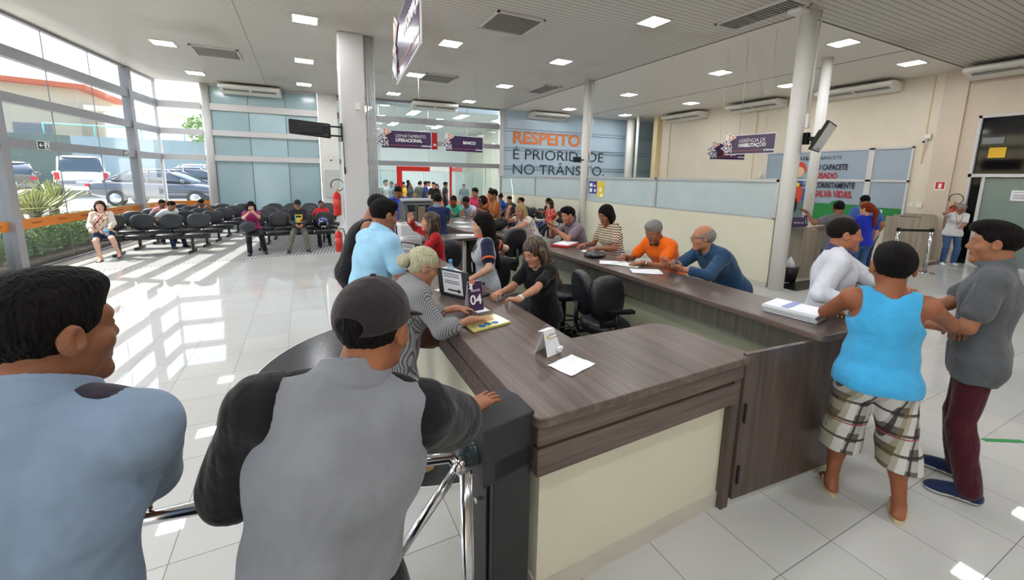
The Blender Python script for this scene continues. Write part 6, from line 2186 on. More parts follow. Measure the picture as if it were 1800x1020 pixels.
def number_sign(x, y, z, rz, num, label, s=1.0):
    t = empty('desk_number_sign', (x, y, z), rz); tag(t, label, 'desk sign')
    mb = MB(); mb.add([(-.05 * s, -.04 * s, 0), (.05 * s, -.04 * s, 0), (.05 * s, 0, .19 * s), (-.05 * s, 0, .19 * s)], [(0, 1, 2, 3)])
    o = mb.build('front_card', M['purple'], t); md = o.modifiers.new('thick', 'SOLIDIFY'); md.thickness = .003
    mb = MB(); mb.add([(-.05 * s, .04 * s, 0), (.05 * s, .04 * s, 0), (.05 * s, .002, .19 * s), (-.05 * s, .002, .19 * s)], [(1, 0, 3, 2)]); o = mb.build('back_card', M['white_ink'], t); md = o.modifiers.new('thick', 'SOLIDIFY'); md.thickness = .003
    mb = MB(); mb.cbox((.03 * s, -.035 * s, .002), (.09 * s, .08 * s, .003)); mb.build('base_flap', M['white_ink'], t)
    rx_ = math.atan2(.19, .04)
    text_obj('number', num, .085 * s, M['white_ink'], t, (0, -.0275 * s - .003, .045 * s), (rx_, 0, 0), .001, .002, 'CENTER')
    text_obj('small_lettering', 'GUICH\u00ca', .018 * s, M['white_ink'], t, (0, -.012 * s - .004, .125 * s), (rx_, 0, 0), .001, .0, 'CENTER')
    mb = MB()
    T = Matrix.Translation((0, -.006 * s, .16 * s)) @ Matrix.Rotation(rx_, 4, 'X')
    for k, (cx, cz, up) in enumerate(((-.03, .01, 1), (-.012, .025, 0), (-.03, -.012, 0))): mb.prism([(p[0] * s, p[1] * s) for p in tri(cx, cz, .018, up)], .003 + .001 * k, .006 + .001 * k, k % 2, T)
    mb.build('triangle_emblem', [M['white_ink'], M['orange']], t)


number_sign(1.09, 2.78, Z1, .12, '04', 'purple and white desk sign reading 04 beside the laptop', 1.15)
number_sign(1.30, 6.45, Z1, .0, '02', 'purple desk sign reading 02 at the far end of the counter', 1.5)
number_sign(1.12, 6.52, Z1, .0, '03', 'purple desk sign reading 03 just left of sign 02', 1.5)


def laptop(x, y, z, rz, label, notice=True):
    """lid's back faces local -Y"""
    t = empty('laptop', (x, y, z), rz); tag(t, label, 'laptop')
    mb = MB(); mb.box(-.17, .17, 0, .24, 0, .018); b_ = mb.build('base', mat('laptop_gray', (44, 44, 48), rough=.4), t, bevel=.004)
    mb = MB()
    for i in range(12):
        for j in range(4): mb.box(-.15 + i * .025, -.128 + i * .025, .02 + j * .026, .042 + j * .026, .018, .021)
    mb.build('keyboard', M['black'], t)
    T = Matrix.Translation((0, -.0, .018)) @ Matrix.Rotation(math.radians(8), 4, 'X')
    mb = MB(); mb.box(-.17, .17, -.012, 0, 0, .225, 0, T); mb.build('screen_lid', mat('laptop_gray', (44, 44, 48)), t, bevel=.004)
    mb = MB(); mb.box(-.155, .155, 0, .001, .015, .21, 0, T); mb.build('display', mat('display_dark', (60, 66, 80), rough=.2), t)
    if notice:
        mb = MB(); mb.box(-.11, .10, -.0145, -.012, .02, .21, 0, T); nt = mb.build('taped_notice', M['paper'], t)
        for k, zz in enumerate((.185, .165, .125, .108)):
            mb = MB(); mb.box(-.09, .07, -.0155, -.0145, zz, zz + .008, 0, T); mb.build('notice_line', mat('gray_print', (120, 120, 124)), nt)
        mb = MB(); mb.box(-.06, .05, -.0155, -.0145, .045, .058, 0, T); mb.prism([(0.05, .03), (.085, .052), (.05, .074)], .0145, .0155, 0, T @ Matrix(((1, 0, 0, 0), (0, 0, -1, 0), (0, 1, 0, 0), (0, 0, 0, 1)))); mb.build('printed_arrow', M['ink'], nt)


laptop(1.06, 3.12, Z1, math.radians(-62), 'open laptop with paper notice and arrow taped on its lid, nearer one')
laptop(1.05, 4.62, Z1, math.radians(-62), 'open laptop with paper notice taped on its lid, farther one by the attendant in red')


def bottle(x, y, z, label, h=.21):
    s = h / .21
    t = empty('water_bottle', (x, y, z)); tag(t, label, 'bottle')
    mb = MB(); mb.lathe([(.028 * s, 0), (.033 * s, .008), (.033 * s, .05), (.030 * s, .06), (.033 * s, .07), (.033 * s, .13 * s), (.014 * s, .175 * s), (.013 * s, .19 * s)], 18); mb.build('bottle_body', glass_mat('bottle_plastic', (225, 240, 246), .6, alpha=.35, body=(200, 222, 232)) if 'bp' not in MATS else MATS['bp'], t)
    mb = MB(); mb.lathe([(.0335 * s, .07), (.0335 * s, .115 * s)], 18); mb.build('label_band', mat('label_blue', (90, 170, 214), rough=.4), t)
    mb = MB(); mb.lathe([(.015 * s, .188 * s), (.016 * s, .192 * s), (.016 * s, .21 * s)], 14); mb.build('cap', mat('cap_blue', (60, 140, 205), rough=.4), t)


bottle(1.16, 3.55, Z1, 'clear water bottle with blue cap by the gray haired woman', .23)
bottle(1.13, 4.42, Z1, 'clear water bottle with blue cap beside the farther laptop', .20)
t = empty('paper_cup', (1.2, 4.5, Z1)); tag(t, 'dark cup beside the farther laptop', 'cup')
mb = MB(); mb.lathe([(.03, 0), (.038, .09), (.04, .1)], 16); mb.build('cup', M['black'], t)
for i, (x, y, sx, sy, rz, lb) in enumerate(((1.12, 3.32, .21, .3, .5, 'white printed sheet under the nearer laptop'), (1.22, 3.62, .21, .3, -.3, 'white sheet beside the water bottle'), (1.3, 4.1, .21, .3, .2, 'white form in front of the uniformed attendant'))):
    sheet(x, y, Z1, sx, sy, rz, lb)
sheet(1.75, 6.25, Z1 + .02, .3, .22, .1, 'white sheet on the cross counter, left')
sheet(2.35, 6.4, Z1 + .02, .3, .2, -.2, 'crumpled white sheets on the cross counter, right')
for i, (x, y, rz, lb) in enumerate(((3.03, 3.52, .9, 'white form on the long counter left of the man in orange'), (3.10, 3.40, .6, 'pale form under the pen hand of the man in orange'), (3.06, 3.05, 1.0, 'white form before the man in orange, nearest the camera'), (2.9, 7.0, .3, 'white form on the far counter before the teal top'), (2.8, 7.9, .5, 'white form at the far end before the vest'), (2.62, 7.2, .1, 'white form on the far counter edge'))):
    sheet(x, y, ZR, .21, .30, rz, lb, m=(mat('pale_green_paper', (206, 222, 206)) if i == 1 else None))
sheet(3.22, 4.25, ZR, .18, .12, .3, 'folded white paper between the red folder and black bag')

t = empty('document_stack', (3.06, 1.62, ZR), .15); tag(t, 'stack of white forms in plastic sleeves at the end of the long counter', 'papers')
for k in range(6):
    mb = MB(); dx, dy = random.uniform(-.012, .012), random.uniform(-.012, .012)
    mb.prism(rounded_poly([(-.12 + dx, -.17 + dy), (.12 + dx, -.16 + dy), (.12 + dx, .17 + dy), (-.12 + dx, .165 + dy)], .004), .004 + k * .0095, .012 + k * .0095)
    mb.build('sleeved_form', mat('plastic_sleeve', (196, 198, 200), rough=.12, spec=.8, bump=.6, bscale=25) if k < 4 else M['paper'], t)
mb = MB(); mb.box(-.11, .11, .0, .05, .0605, .0615); mb.build('blue_print', mat('lavender_print', (150, 160, 205), rough=.6), t)
t = empty('red_folder', (3.20, 4.72, ZR), .55); tag(t, 'red tray folder with white papers before the man in the gray polo', 'folder')
mb = MB(); mb.box(-.19, .19, -.13, .13, 0, .03); mb.build('tray', mat('red_plastic', (170, 26, 34), rough=.35), t, bevel=.008)
mb = MB(); mb.box(-.16, .17, -.11, .11, .03, .04); mb.build('papers', M['paper'], t)
# black clutch bag
pr = [EL((0, 0, .024), (.19, .13, .026), None), RC((-.15, 0, .014), (.16, 0, .014), .014, .016, .04), PL((0, 0, 0.002), (0, 0, -1))]
v, q = sdf_mesh(pr, .008, noise=fold_noise(.008, 4, 26)); o = np_mesh('clutch_bag', v, q, mat('dark_bag', (18, 19, 22), rough=.35, bump=.4, bscale=20)); tag(o, 'soft black zip bag lying on the long counter', 'bag'); o.location = (3.10, 3.95, ZR); o.rotation_euler = (0, 0, .75)
pr = [EL((0, 0, .10), (.20, .13, .11), None), EL((.1, .02, .14), (.12, .1, .08), None, .04), PL((0, 0, 0.002), (0, 0, -1))]
v, q = sdf_mesh(pr, .012, noise=fold_noise(.012, 8, 22)); o = np_mesh('backpack', v, q, mat('black_bag_cloth', (22, 22, 24), rough=.7, bump=.4, bscale=20)); tag(o, 'black backpack with yellow trim lying on the far counter', 'bag'); o.location = (2.98, 6.55, ZR); o.rotation_euler = (0, 0, .2)
for k, (x, z, a) in enumerate(((-.08, .19, .5), (.09, .2, -.5))):
    mb = MB(); mb.cbox((x, -.03, z), (.09, .03, .025), 0, Matrix.Rotation(0, 4, 'X')); mb.build('yellow_trim', mat('yellow_trim', (220, 206, 60), rough=.6), o)
for i, (x, y, z, rz, lb) in enumerate(((3.24, 3.98, ZR + .004, .5, 'red phone under the hand of the woman in zigzag blouse'),)):
    mb = MB(); mb.cbox((0, 0, .006), (.15, .075, .01)); o = mb.build('mobile_phone', mat('red_phone', (176, 30, 34), rough=.25), None, (x, y, z), rz, bevel=.003); tag(o, lb, 'phone')

# copier, printer and boxes at the far end of the reception counter
t = empty('copier', (1.98, 8.15, -.05)); tag(t, 'gray office copier with dark control panel beyond the reception counter', 'copier')
mb = MB(); mb.box(-.28, .28, -.28, .3, .05, .98); mb.build('cabinet', mat('printer_white', (205, 205, 205), rough=.5), t, bevel=.015)
mb = MB(); mb.box(-.26, .24, -.285, -.27, .70, .93); mb.build('paper_drawer', mat('printer_gray', (160, 162, 165), rough=.5), t, bevel=.006)
mb = MB(); T = Matrix(((0, 0, 1, 0), (1, 0, 0, 0), (0, 1, 0, 0), (0, 0, 0, 1))); mb.prism([(-.34, 1.10), (.30, 1.10), (.30, 1.48), (.0, 1.50), (-.14, 1.48), (-.34, 1.28)], -.30, .30, 0, T); mb.build('scanner_unit', mat('copier_dark', (62, 66, 70), rough=.35), t, bevel=.01)
mb = MB(); mb.box(-.28, .28, -.12, .28, 1.5, 1.545); mb.build('document_lid', mat('printer_gray', (160, 162, 165)), t, bevel=.01)
T2 = Matrix.Translation((0, -.245, 1.385)) @ Matrix.Rotation(math.atan2(.2, .2) , 4, 'X'); mb = MB(); mb.cbox((-.02, 0, 0), (.42, .16, .006), 0, T2); mb.build('glass_panel', mat('panel_black', (24, 28, 32), rough=.1), t)
mb = MB(); mb.box(-.27, .27, -.26, .28, .98, 1.10); mb.build('output_tray', mat('printer_white', (205, 205, 205)), t)
for i, (x, y, z, sx, sy, sz, lb) in enumerate(((1.42, 6.35, Z1 + .02, .34, .34, .24, 'pale gray laser printer on the counter before the man with backpack'), (1.30, 5.75, Z1, .28, .2, .13, 'small gray printer near the attendant in red'))):
    t = empty('printer', (x, y, z)); tag(t, lb, 'printer')
    mb = MB(); mb.box(-sx / 2, sx / 2, -sy / 2, sy / 2, 0, sz); mb.build('casing', mat('printer_white', (205, 205, 205)), t, bevel=.02)
    mb = MB(); mb.box(-sx / 2 + .03, sx / 2 - .03, -sy / 2 - .03, -sy / 2 + .02, .03, .05); mb.build('output_tray', mat('printer_gray', (160, 162, 165)), t)
    mb = MB(); mb.box(-sx / 2 + .04, sx / 2 - .04, -sy / 2 + .02, sy / 2 - .06, sz, sz + .01); mb.build('top_panel', mat('printer_gray', (160, 162, 165)), t)
t = empty('document_box', (1.62, 6.42, Z1 + .02)); tag(t, 'brown upright document holder beside the copier', 'holder')
mb = MB(); mb.box(-.06, .06, -.05, .05, 0, .48); mb.build('holder', mat('kraft_board', (128, 110, 88), rough=.7), t, bevel=.004)
mb = MB(); mb.box(-.075, -.06, -.055, .055, 0, .5); mb.box(.06, .075, -.055, .055, 0, .5); mb.build('frame', M['black'], t)
t = empty('coffee_maker', (1.58, 6.12, Z1 + .02)); tag(t, 'small clear plastic container on the cross counter edge', 'container')
mb = MB(); mb.lathe([(.05, 0), (.06, .1), (.055, .16)], 16); mb.build('jar', mat('clear_plastic', (190, 200, 205), rough=.1, spec=.7), t)

# fire extinguishers
def extinguisher(x, y, z, rz, label, s=1.0, wall=True):
    t = empty('fire_extinguisher', (x, y, z), rz); tag(t, label, 'fire extinguisher')
    mb = MB(); mb.lathe([(.06 * s, 0), (.085 * s, .01), (.085 * s, .42 * s), (.075 * s, .47 * s), (.03 * s, .51 * s), (.02 * s, .52 * s)], 24); mb.build('cylinder', M['red'], t)
    mb = MB(); mb.lathe([(.086 * s, .2 * s), (.086 * s, .36 * s)], 24); mb.build('printed_label', mat('extinguisher_label', (206, 70, 60), rough=.5, var=.4, vscale=60), t)
    mb = MB(); mb.tube([(0, 0, .51 * s), (0, 0, .56 * s)], .016 * s, 10); mb.cbox((.01, -.04, .565 * s), (.02, .12, .015)); mb.cbox((.01, -.04, .60 * s), (.02, .12, .012)); mb.build('valve', mat('valve_brass', (190, 160, 60), rough=.4), t)
    mb = MB(); mb.tube([(0, 0, .56 * s)] + [(.13 * s * math.sin(a) + .02, -.02, (.66 + .13 * math.cos(a) * -1) * s) for a in np.linspace(.4, 5.2, 14)] if wall else [(0, 0, .56 * s), (.1, -.03, .58 * s), (.13, -.04, .4 * s), (.11, -.05, .2 * s)], .010 * s, 8); mb.build('hose', M['black'], t)


extinguisher(.64, 9.85, 1.05, 0, 'red fire extinguisher hung on the pillar, upper one')
extinguisher(.64, 9.85, .24, 0, 'red fire extinguisher on the pillar below the other', .9, False)
extinguisher(14.71, 4.40, .95, -math.pi / 2, 'red fire extinguisher on the cream wall behind the man in white')
t = empty('wall_box', (.0, .0, 0)); tag(t, 'gray electric box low on the white pier behind the extinguishers', 'box')
mb = MB(); c = on_far(.98); mb.cbox((c[0], c[1] - .2, 1.6), (.5, .06, 1.0)); mb.build('cover', mat('box_gray', (196, 196, 192), rough=.5), t, bevel=.01)

# televisions
t = empty('television', (0, 0, 0)); tag(t, 'black television seen from behind on an arm from the white pillar', 'television')
A_ = V(-.19, 9.45, 0); B_ = V(.56, 9.35, 0)
mb = MB(); mb.prism(rounded_poly([(-.19, 2.72), (.56, 2.66), (.56, 2.95), (-.19, 3.0)], .03), 9.40, 9.45, 0, Matrix(((1, 0, 0, 0), (0, 0, 1, 0), (0, 1, 0, 0), (0, 0, 0, 1)))); mb.build('screen_back', M['black'], t, bevel=.008)
mb = MB(); mb.box(-.02, .42, 9.36, 9.41, 2.74, 2.92); mb.build('rear_housing', mat('tv_back', (30, 30, 32), rough=.6, bump=.5, bscale=40), t, bevel=.01)
for z in (2.90, 2.72):
    mb = MB(); mb.tube([(.3, 9.38, z), (.76, 9.44, z)], .018, 8); mb.build('bracket_arm', M['black_metal'], t)
mb = MB(); mb.box(.755, .785, 9.42, 9.62, 2.62, 2.98); mb.build('wall_plate', M['black_metal'], t)
t = empty('television', (7.95, 4.13, 2.72)); tag(t, 'tilted television seen nearly edge on, on a bracket from the thick round column', 'television')
n_ = nrm(V(.30, -.86, -.42)); w_ = nrm(np.cross(n_, V(0, 0, 1))) * -1; u_ = nrm(np.cross(w_, -n_)) ; u_ = u_ if u_[2] > 0 else -u_
T = Matrix(np.stack([w_, -n_, u_], 1).tolist()).to_4x4()
mb = MB(); mb.cbox((0, 0, 0), (.80, .05, .50), 0, T); mb.build('casing', M['black'], t, bevel=.006)
mb = MB(); mb.cbox((0, .05, -.04), (.40, .06, .26), 0, T); mb.build('rear_housing', mat('tv_back', (30, 30, 32)), t, bevel=.01)
mb = MB(); mb.cbox((0, -.027, .0), (.75, .004, .45), 0, T); mb.build('screen', mat('screen_silver', (200, 204, 208), rough=.12, spec=.8), t)
mb = MB(); mb.tube([(-.13, .19, -.02), (-.02, .08, -.02)], .035, 8); mb.tube([(-.10, .16, .03), (-.08, .1, -.14), (.02, .05, -.2)], .012, 6); mb.cbox((-.13, .2, -.02), (.09, .09, .2)); mb.build('bracket', M['black_metal'], t)
t = empty('wifi_box', (7.86, 4.28, 2.98)); tag(t, 'small white router box on the thick round column', 'box')
mb = MB(); mb.cbox((-.17, -.02, 0), (.06, .05, .24)); mb.build('casing', M['white_paint'], t, bevel=.008)
t = empty('ceiling_antenna', (7.55, 4.5, CEIL - .05)); tag(t, 'white flat antenna box at the top of the thick round column', 'antenna')
mb = MB(); mb.cbox((-.08, 0, 0), (.3, .22, .07)); mb.build('casing', M['white_paint'], t, bevel=.02)
t = empty('column_monitor', (7.42, 10.35, 2.50)); tag(t, 'small dark device on the middle round column before the slogan', 'monitor')
mb = MB(); mb.cbox((-.12, 0, 0), (.26, .08, .16)); mb.build('casing', M['black'], t, bevel=.008)
mb = MB(); mb.tube([(0, 0, 0), (.12, 0, 0)], .02, 8); mb.build('bracket', M['black_metal'], t)

# booths and posts on the far right
for i, (A_, B_, lb) in enumerate((((12.45, 4.85), (12.75, 4.15), 'nearest of the three light oak booth panels at the right wall'), ((13.35, 5.05), (13.62, 4.4), 'middle of the three light oak booth panels at the right wall'), ((14.25, 5.2), (14.62, 4.62), 'light oak booth panel against the cream wall'))):
    t = empty('service_booth', (0, 0, 0)); tag(t, lb, 'panel')
    A_ = V(*A_); B_ = V(*B_); L = np.linalg.norm(B_ - A_)
    T = Matrix.Translation((A_[0], A_[1], 0)) @ Matrix.Rotation(math.atan2(B_[1] - A_[1], B_[0] - A_[0]), 4, 'Z') @ Matrix(((1, 0, 0, 0), (0, 0, 1, -.02), (0, 1, 0, 0), (0, 0, 0, 1)))
    mb = MB(); mb.prism(rounded_poly([(0, 0), (L, 0), (L, 1.2), (0, 1.2)], [0, 0, .14, 0], 6), 0, .04, 0, T); mb.build('side', M['wood_light'], t)
    mb = MB(); mb.prism([(0.02, .72), (L - .1, .72), (L - .1, .76), (.02, .76)], .04, .45, 0, T); mb.build('shelf', wood_mat('dark_shelf', (80, 66, 54), (110, 94, 80), 0) if i == 0 else bpy.data.materials['dark_shelf'], t)
t = empty('booth_desk', (0, 0, 0)); tag(t, 'light oak service desk with side panel right of the thick column', 'desk')
mb = MB(); mb.prism([(8.98, 4.78), (9.28, 4.68), (9.75, 5.35), (9.5, 5.5)], 0, 1.02); mb.build('side_panel', M['wood_light'], t)
mb = MB(); mb.prism([(8.95, 4.74), (12.3, 5.3), (12.2, 5.75), (8.9, 5.2)], 1.02, 1.06); mb.build('top', M['wood_light'], t)
mb = MB(); mb.prism([(9.3, 4.95), (12.2, 5.42), (12.2, 5.46), (9.3, 4.99)], .1, 1.02); mb.build('front', M['wood_light'], t)
number_sign(9.25, 4.95, 1.06, -.4, '01', 'purple desk sign reading 01 on the oak desk beyond the column', 1.2)
t = empty('name_sign', (8.98, 4.92, 1.06), -.35); tag(t, 'long purple desk plate left of sign 01', 'desk sign')
mb = MB(); T = Matrix(((0, 0, 1, 0), (1, 0, 0, 0), (0, 1, 0, 0), (0, 0, 0, 1))); mb.prism([(-.06, 0), (.06, 0), (0, .19)], -.15, .15, 0, T); mb.build('plate', M['purple'], t)
text_obj('small_lettering', 'DETRAN-AM', .04, M['white_ink'], t, (-.12, -.045, .07), (math.radians(75), 0, 0), .001)
for i, (x, y, lb) in enumerate(((8.95, 4.25, 'steel queue post left of the oak desk beside the column'), (11.7, 4.3, 'left one of the two steel queue posts joined by a belt'), (12.3, 3.95, 'right one of the two steel queue posts joined by a belt'))):
    t = empty('queue_post', (x, y, 0)); tag(t, lb, 'queue post')
    mb = MB(); mb.lathe([(.17, 0), (.17, .02), (.05, .035)], 28); mb.build('base', M['chrome'], t)
    mb = MB(); mb.lathe([(.035, .02), (.035, .94)], 18); mb.build('post', M['chrome'], t)
    mb = MB(); mb.lathe([(.04, .94), (.042, .96), (.042, 1.0), (.03, 1.01)], 18); mb.build('belt_head', M['black'], t)
    if i == 1:
        mb = MB(); mb.wall((0.03, -.02), (.58, -.33), .93, .985, .004); mb.build('belt', M['black'], t)
    if i == 0:
        mb = MB(); mb.wall((0.03, .0), (.5, .05), .93, .985, .004); mb.build('belt', M['black'], t)
t = empty('waste_basket', (8.55, 4.72, 0)); tag(t, 'small dark waste basket behind the thick column', 'basket')
mb = MB(); mb.lathe([(.12, 0), (.16, .3)], 20); mb.build('basket', M['black'], t)
mb = MB(); mb.lathe([(.12, .28), (.05, .42), (.01, .5)], 10); mb.build('paper', M['paper'], t)
t = empty('desk_monitor', (13.15, 4.75, .78)); tag(t, 'black monitor on the booth shelf at the right wall', 'monitor')
mb = MB(); mb.cbox((.25, 0, .22), (.05, .4, .34)); mb.cbox((.25, 0, .03), (.12, .2, .05)); mb.build('screen', M['black'], t, bevel=.01)
for y, lb in ((3.0, 'green strip of tape on the tiles behind the youth'),):
    pass
for i, (x, y, L, a) in enumerate(((8.2, 2.55, .35, .5), (8.9, 2.9, .18, .5), (9.5, 3.2, .3, .5))):
    mb = MB(); mb.cbox((0, 0, .0015), (L, .03, .002)); o = mb.build('floor_tape', mat('dark_green_tape', (40, 66, 48), rough=.6), None, (x, y, 0), a); tag(o, ['nearest', 'middle', 'farthest'][i] + ' piece of the dark broken tape line on the right tiles', 'tape')
mb = MB(); mb.cbox((0, 0, .0015), (.3, .04, .002)); o = mb.build('floor_tape', mat('green_tape', (40, 130, 70), rough=.6), None, (4.75, .9, 0), -.5); tag(o, 'green tape strip on the floor at the right edge', 'tape')

# ------------------------------------------------------------------ the people
def place(hx, hy, ztop, yaw, label, lean=0, hunch=0, sit=False, seat=.44, RH=None, LH=None, h=None, pz=None, wf=None, **k):
    """puts the head over (hx, hy) with its top at the given height; RH and LH are wrist points in the room"""
    ln, hn = math.radians(lean), math.radians(lean + hunch)
    hp = math.radians(k.get('head', (0, 0, 0))[1])

    def off(s):
        hs = s ** .5 * 1.05
        u2 = (math.sin(hn), math.cos(hn)); hd = nrm(V(u2[0] * .55, u2[1] * .55 + .45))
        y = (0 if sit else -.10 * math.sin(ln)) + .24 * s * math.sin(ln) + .26 * s * math.sin(hn) + .122 * s * hd[0] + .025 * s * math.cos(hp)
        P0 = pz if pz is not None else ((seat + .095) if sit else .92 * s)
        z = P0 + .24 * s * math.cos(ln) + .26 * s * math.cos(hn) + .122 * s * hd[1] + .035 * s + .124 * hs
        return y, z
    if h is None:
        lo, hi = 1.3, 2.05
        for _ in range(30):
            m_ = (lo + hi) / 2
            if off(m_ / 1.7)[1] < ztop: lo = m_
            else: hi = m_
        h = m_
    y, z = off(h / 1.7)
    a = math.radians(yaw)
    F = V(math.sin(a), math.cos(a)); Rr = V(math.cos(a), -math.sin(a))
    loc = V(hx, hy) - F * y - Rr * math.sin(math.radians(k.get('side', 0))) * .5 * h / 1.7
    def loc_(p):
        if p is None: return None
        d = V(p[0], p[1]) - loc
        return (d @ Rr, d @ F, p[2])
    if 'feet' in k:
        fr, fl_ = k.pop('feet')
        k['fR'] = loc_(fr) if fr else None; k['fL'] = loc_(fl_) if fl_ else None
    for nm in ('gR', 'gL', 'nR', 'nL'):
        if nm + 'w' in k:
            p = k.pop(nm + 'w'); d = V(p[0], p[1]); k[nm] = (d @ Rr, d @ F, p[2])
    return make_person(loc, yaw, label, h=h, lean=lean, hunch=hunch, sit=sit, seat=seat, pz=pz, hR=loc_(RH), hL=loc_(LH), **k)


def phone_in_hand(b, q, col=(24, 24, 26), dz=.012):
    wr, tip, _ = b.hands[q]
    c = tip * .75 + wr * .25 + V(0, 0, dz)
    mb = MB(); mb.cbox((0, 0, 0), (.068, .138, .009), 0, Matrix.Translation(Vector(c)) @ Matrix.Rotation(.5, 4, 'X'))
    o = mb.build('mobile_phone', mat('phone_%d' % col[0], col, rough=.2, spec=.7), bevel=.003)
    o.location = b.root.location; o.rotation_euler = b.root.rotation_euler
    return o


SK_D, SK_M, SK_L, SK_XD = (128, 84, 62), (158, 110, 84), (198, 150, 124), (98, 64, 48)
G_SHIRT = cloth((124, 126, 132)); BLUE_SHIRT = cloth((122, 140, 162)); BLACK_C = cloth((22, 21, 24)); DARKP = cloth((30, 29, 33)); JEANS = pattern_mat('denim_blue', 'denim', [(44, 66, 110), (86, 116, 160)])
JEANS_D = pattern_mat('denim_dark', 'denim', [(26, 36, 62), (48, 64, 96)]); NAVY = cloth((30, 42, 78))

# 1 the two guards in the foreground
b = place(-.50, 1.155, 1.75, 14, 'guard in bluish gray shirt with dark epaulette, bareheaded, back turned, leaning on the rail', lean=10, hunch=6, head=(30, 4, 0), res=1, fine=True, w=1.2, waist=.92, sk=(132, 84, 58), hair='black', style='short',
          top='long', tmat=BLUE_SHIRT, bmat=DARKP, hem='tucked', collar=BLUE_SHIRT, RH=(-.50, 1.48, .97), LH=(-1.0, 1.5, .95), loose=.014, eR=(1.0, -.15, -.25))
for q in (1, -1):
    mb = MB(); c = b.S[q] - b.rx * q * .045 + b.u2 * .076
    T = Matrix.Translation(Vector(c)) @ Matrix(np.stack([b.rx * q, np.cross(b.u2, b.rx * q), b.u2], 1).tolist()).to_4x4() @ Matrix.Rotation(.28, 4, 'Y')
    mb.ellipsoid((0, 0, 0), (.095, .042, .020), 20, 8, 0, T); mb.build('epaulette', cloth((44, 40, 50)), b.root)
b = place(.085, 1.10, 1.70, 4, 'guard in gray shirt with black sleeves and dark cap, right hand on the turnstile', lean=8, hunch=8, head=(34, 6, 0), res=1, w=1.55, waist=.76, belly=.0, side=12, hshift=(.035, 0), fine=True, sk=(150, 96, 66), hair='black', style='buzz',
          top='half', tmat=G_SHIRT, sleeve_mat=BLACK_C, bmat=BLACK_C, hem='tucked', collar=G_SHIRT, RH=(.535, 1.385, 1.065), LH=(-.12, 1.34, .99), loose=.012, eR=(.5, -.5, -1.3), eL=(-1.0, -.2, -1.0), curl=(.12, .5), gRw=(.75, .45, -.03), nRw=(0, 0, -1))
add_cap(b, (42, 36, 38)); add_glasses(b)
for q in (1, -1):
    mb = MB(); c = b.S[q] - b.rx * q * .04 + b.u2 * .074
    T = Matrix.Translation(Vector(c)) @ Matrix(np.stack([b.rx * q, np.cross(b.u2, b.rx * q), b.u2], 1).tolist()).to_4x4() @ Matrix.Rotation(.28, 4, 'Y')
    mb.ellipsoid((0, 0, 0), (.080, .032, .016), 20, 8, 0, T); mb.build('epaulette', BLACK_C, b.root)

# 2 customers on the outside of the reception counter
BL = pattern_mat('gray_striped_blouse', 'stripes', [(150, 150, 152), (90, 90, 94)])
b = place(.66, 2.62, 1.505, 88, 'gray haired woman with a bun in striped blouse handling the packet on the counter', lean=14, hunch=10, head=(4, 24, 0), res=1, w=1.12, female=True, sk=(176, 124, 98), hair='white', style='bun',
          top='blouse', tmat=BL, hem=-.26, loose=.018, bottom='flare', bmat=JEANS, shoe='sandal', smat=mat('sandal_tan', (190, 160, 110)), RH=(.93, 2.42, 1.03), LH=(.92, 2.68, 1.03), curl=(.3, .3), nRw=(0, 0, -1), nLw=(0, 0, -1), gRw=(.9, .3, -.1), gLw=(.9, .0, -.1))
add_glasses(b)
mb = MB(); mb.tube([tuple(b.nb + b.rx * .07 + b.u2 * .04 - b.fw * .03), tuple(b.nb - b.fw * .085 + b.u2 * .0), tuple(b.nb - b.rx * .075 + b.u2 * .03 - b.fw * .02)], .007, 6); mb.build('bag_strap', mat('brown_leather', (84, 52, 38), rough=.5), b.root)
mb = MB(); mb.tube([tuple(b.Hc + b.R @ V(.03 * math.cos(a), -.098, -.015 + .03 * math.sin(a))) for a in np.linspace(0, 6.28, 13)], .007, 6, caps=False); mb.build('hair_tie', BLACK_C, b.root)
pr = [EL((0, 0, 0), (.14, .05, .13), None), RC((-.08, 0, -.06), (.08, 0, -.06), .05, .05, .04)]
v, q = sdf_mesh(pr, .01, noise=fold_noise(.006, 3, 20)); o = np_mesh('handbag', v, q, mat('brown_leather', (84, 52, 38))); tag(o, 'dark brown handbag hanging beside the gray haired woman', 'bag'); o.location = (.80, 2.90, .80)
place(.56, 3.42, 1.77, 68, 'man in light blue polo shirt behind the gray haired woman', lean=10, hunch=6, head=(4, 12, 0), res=1, w=1.25, sk=(150, 100, 76), hair='black', style='short', top='tshirt', tmat=cloth((150, 196, 224)), collar=cloth((152, 198, 226)), bmat=NAVY, RH=(.83, 3.30, 1.02), LH=(.93, 3.85, 1.0), loose=.01)
place(.66, 4.45, 1.765, 95, 'man in black tank top bending over the counter by the pillar', lean=13, hunch=20, head=(6, 28, 0), w=1.1, sk=(146, 96, 70), top='tank', tmat=BLACK_C, bottom='shorts', bmat=BLACK_C, RH=(.74, 4.22, 1.05), LH=(.86, 4.75, 1.02), eR=(.3, -1.4, -.5))
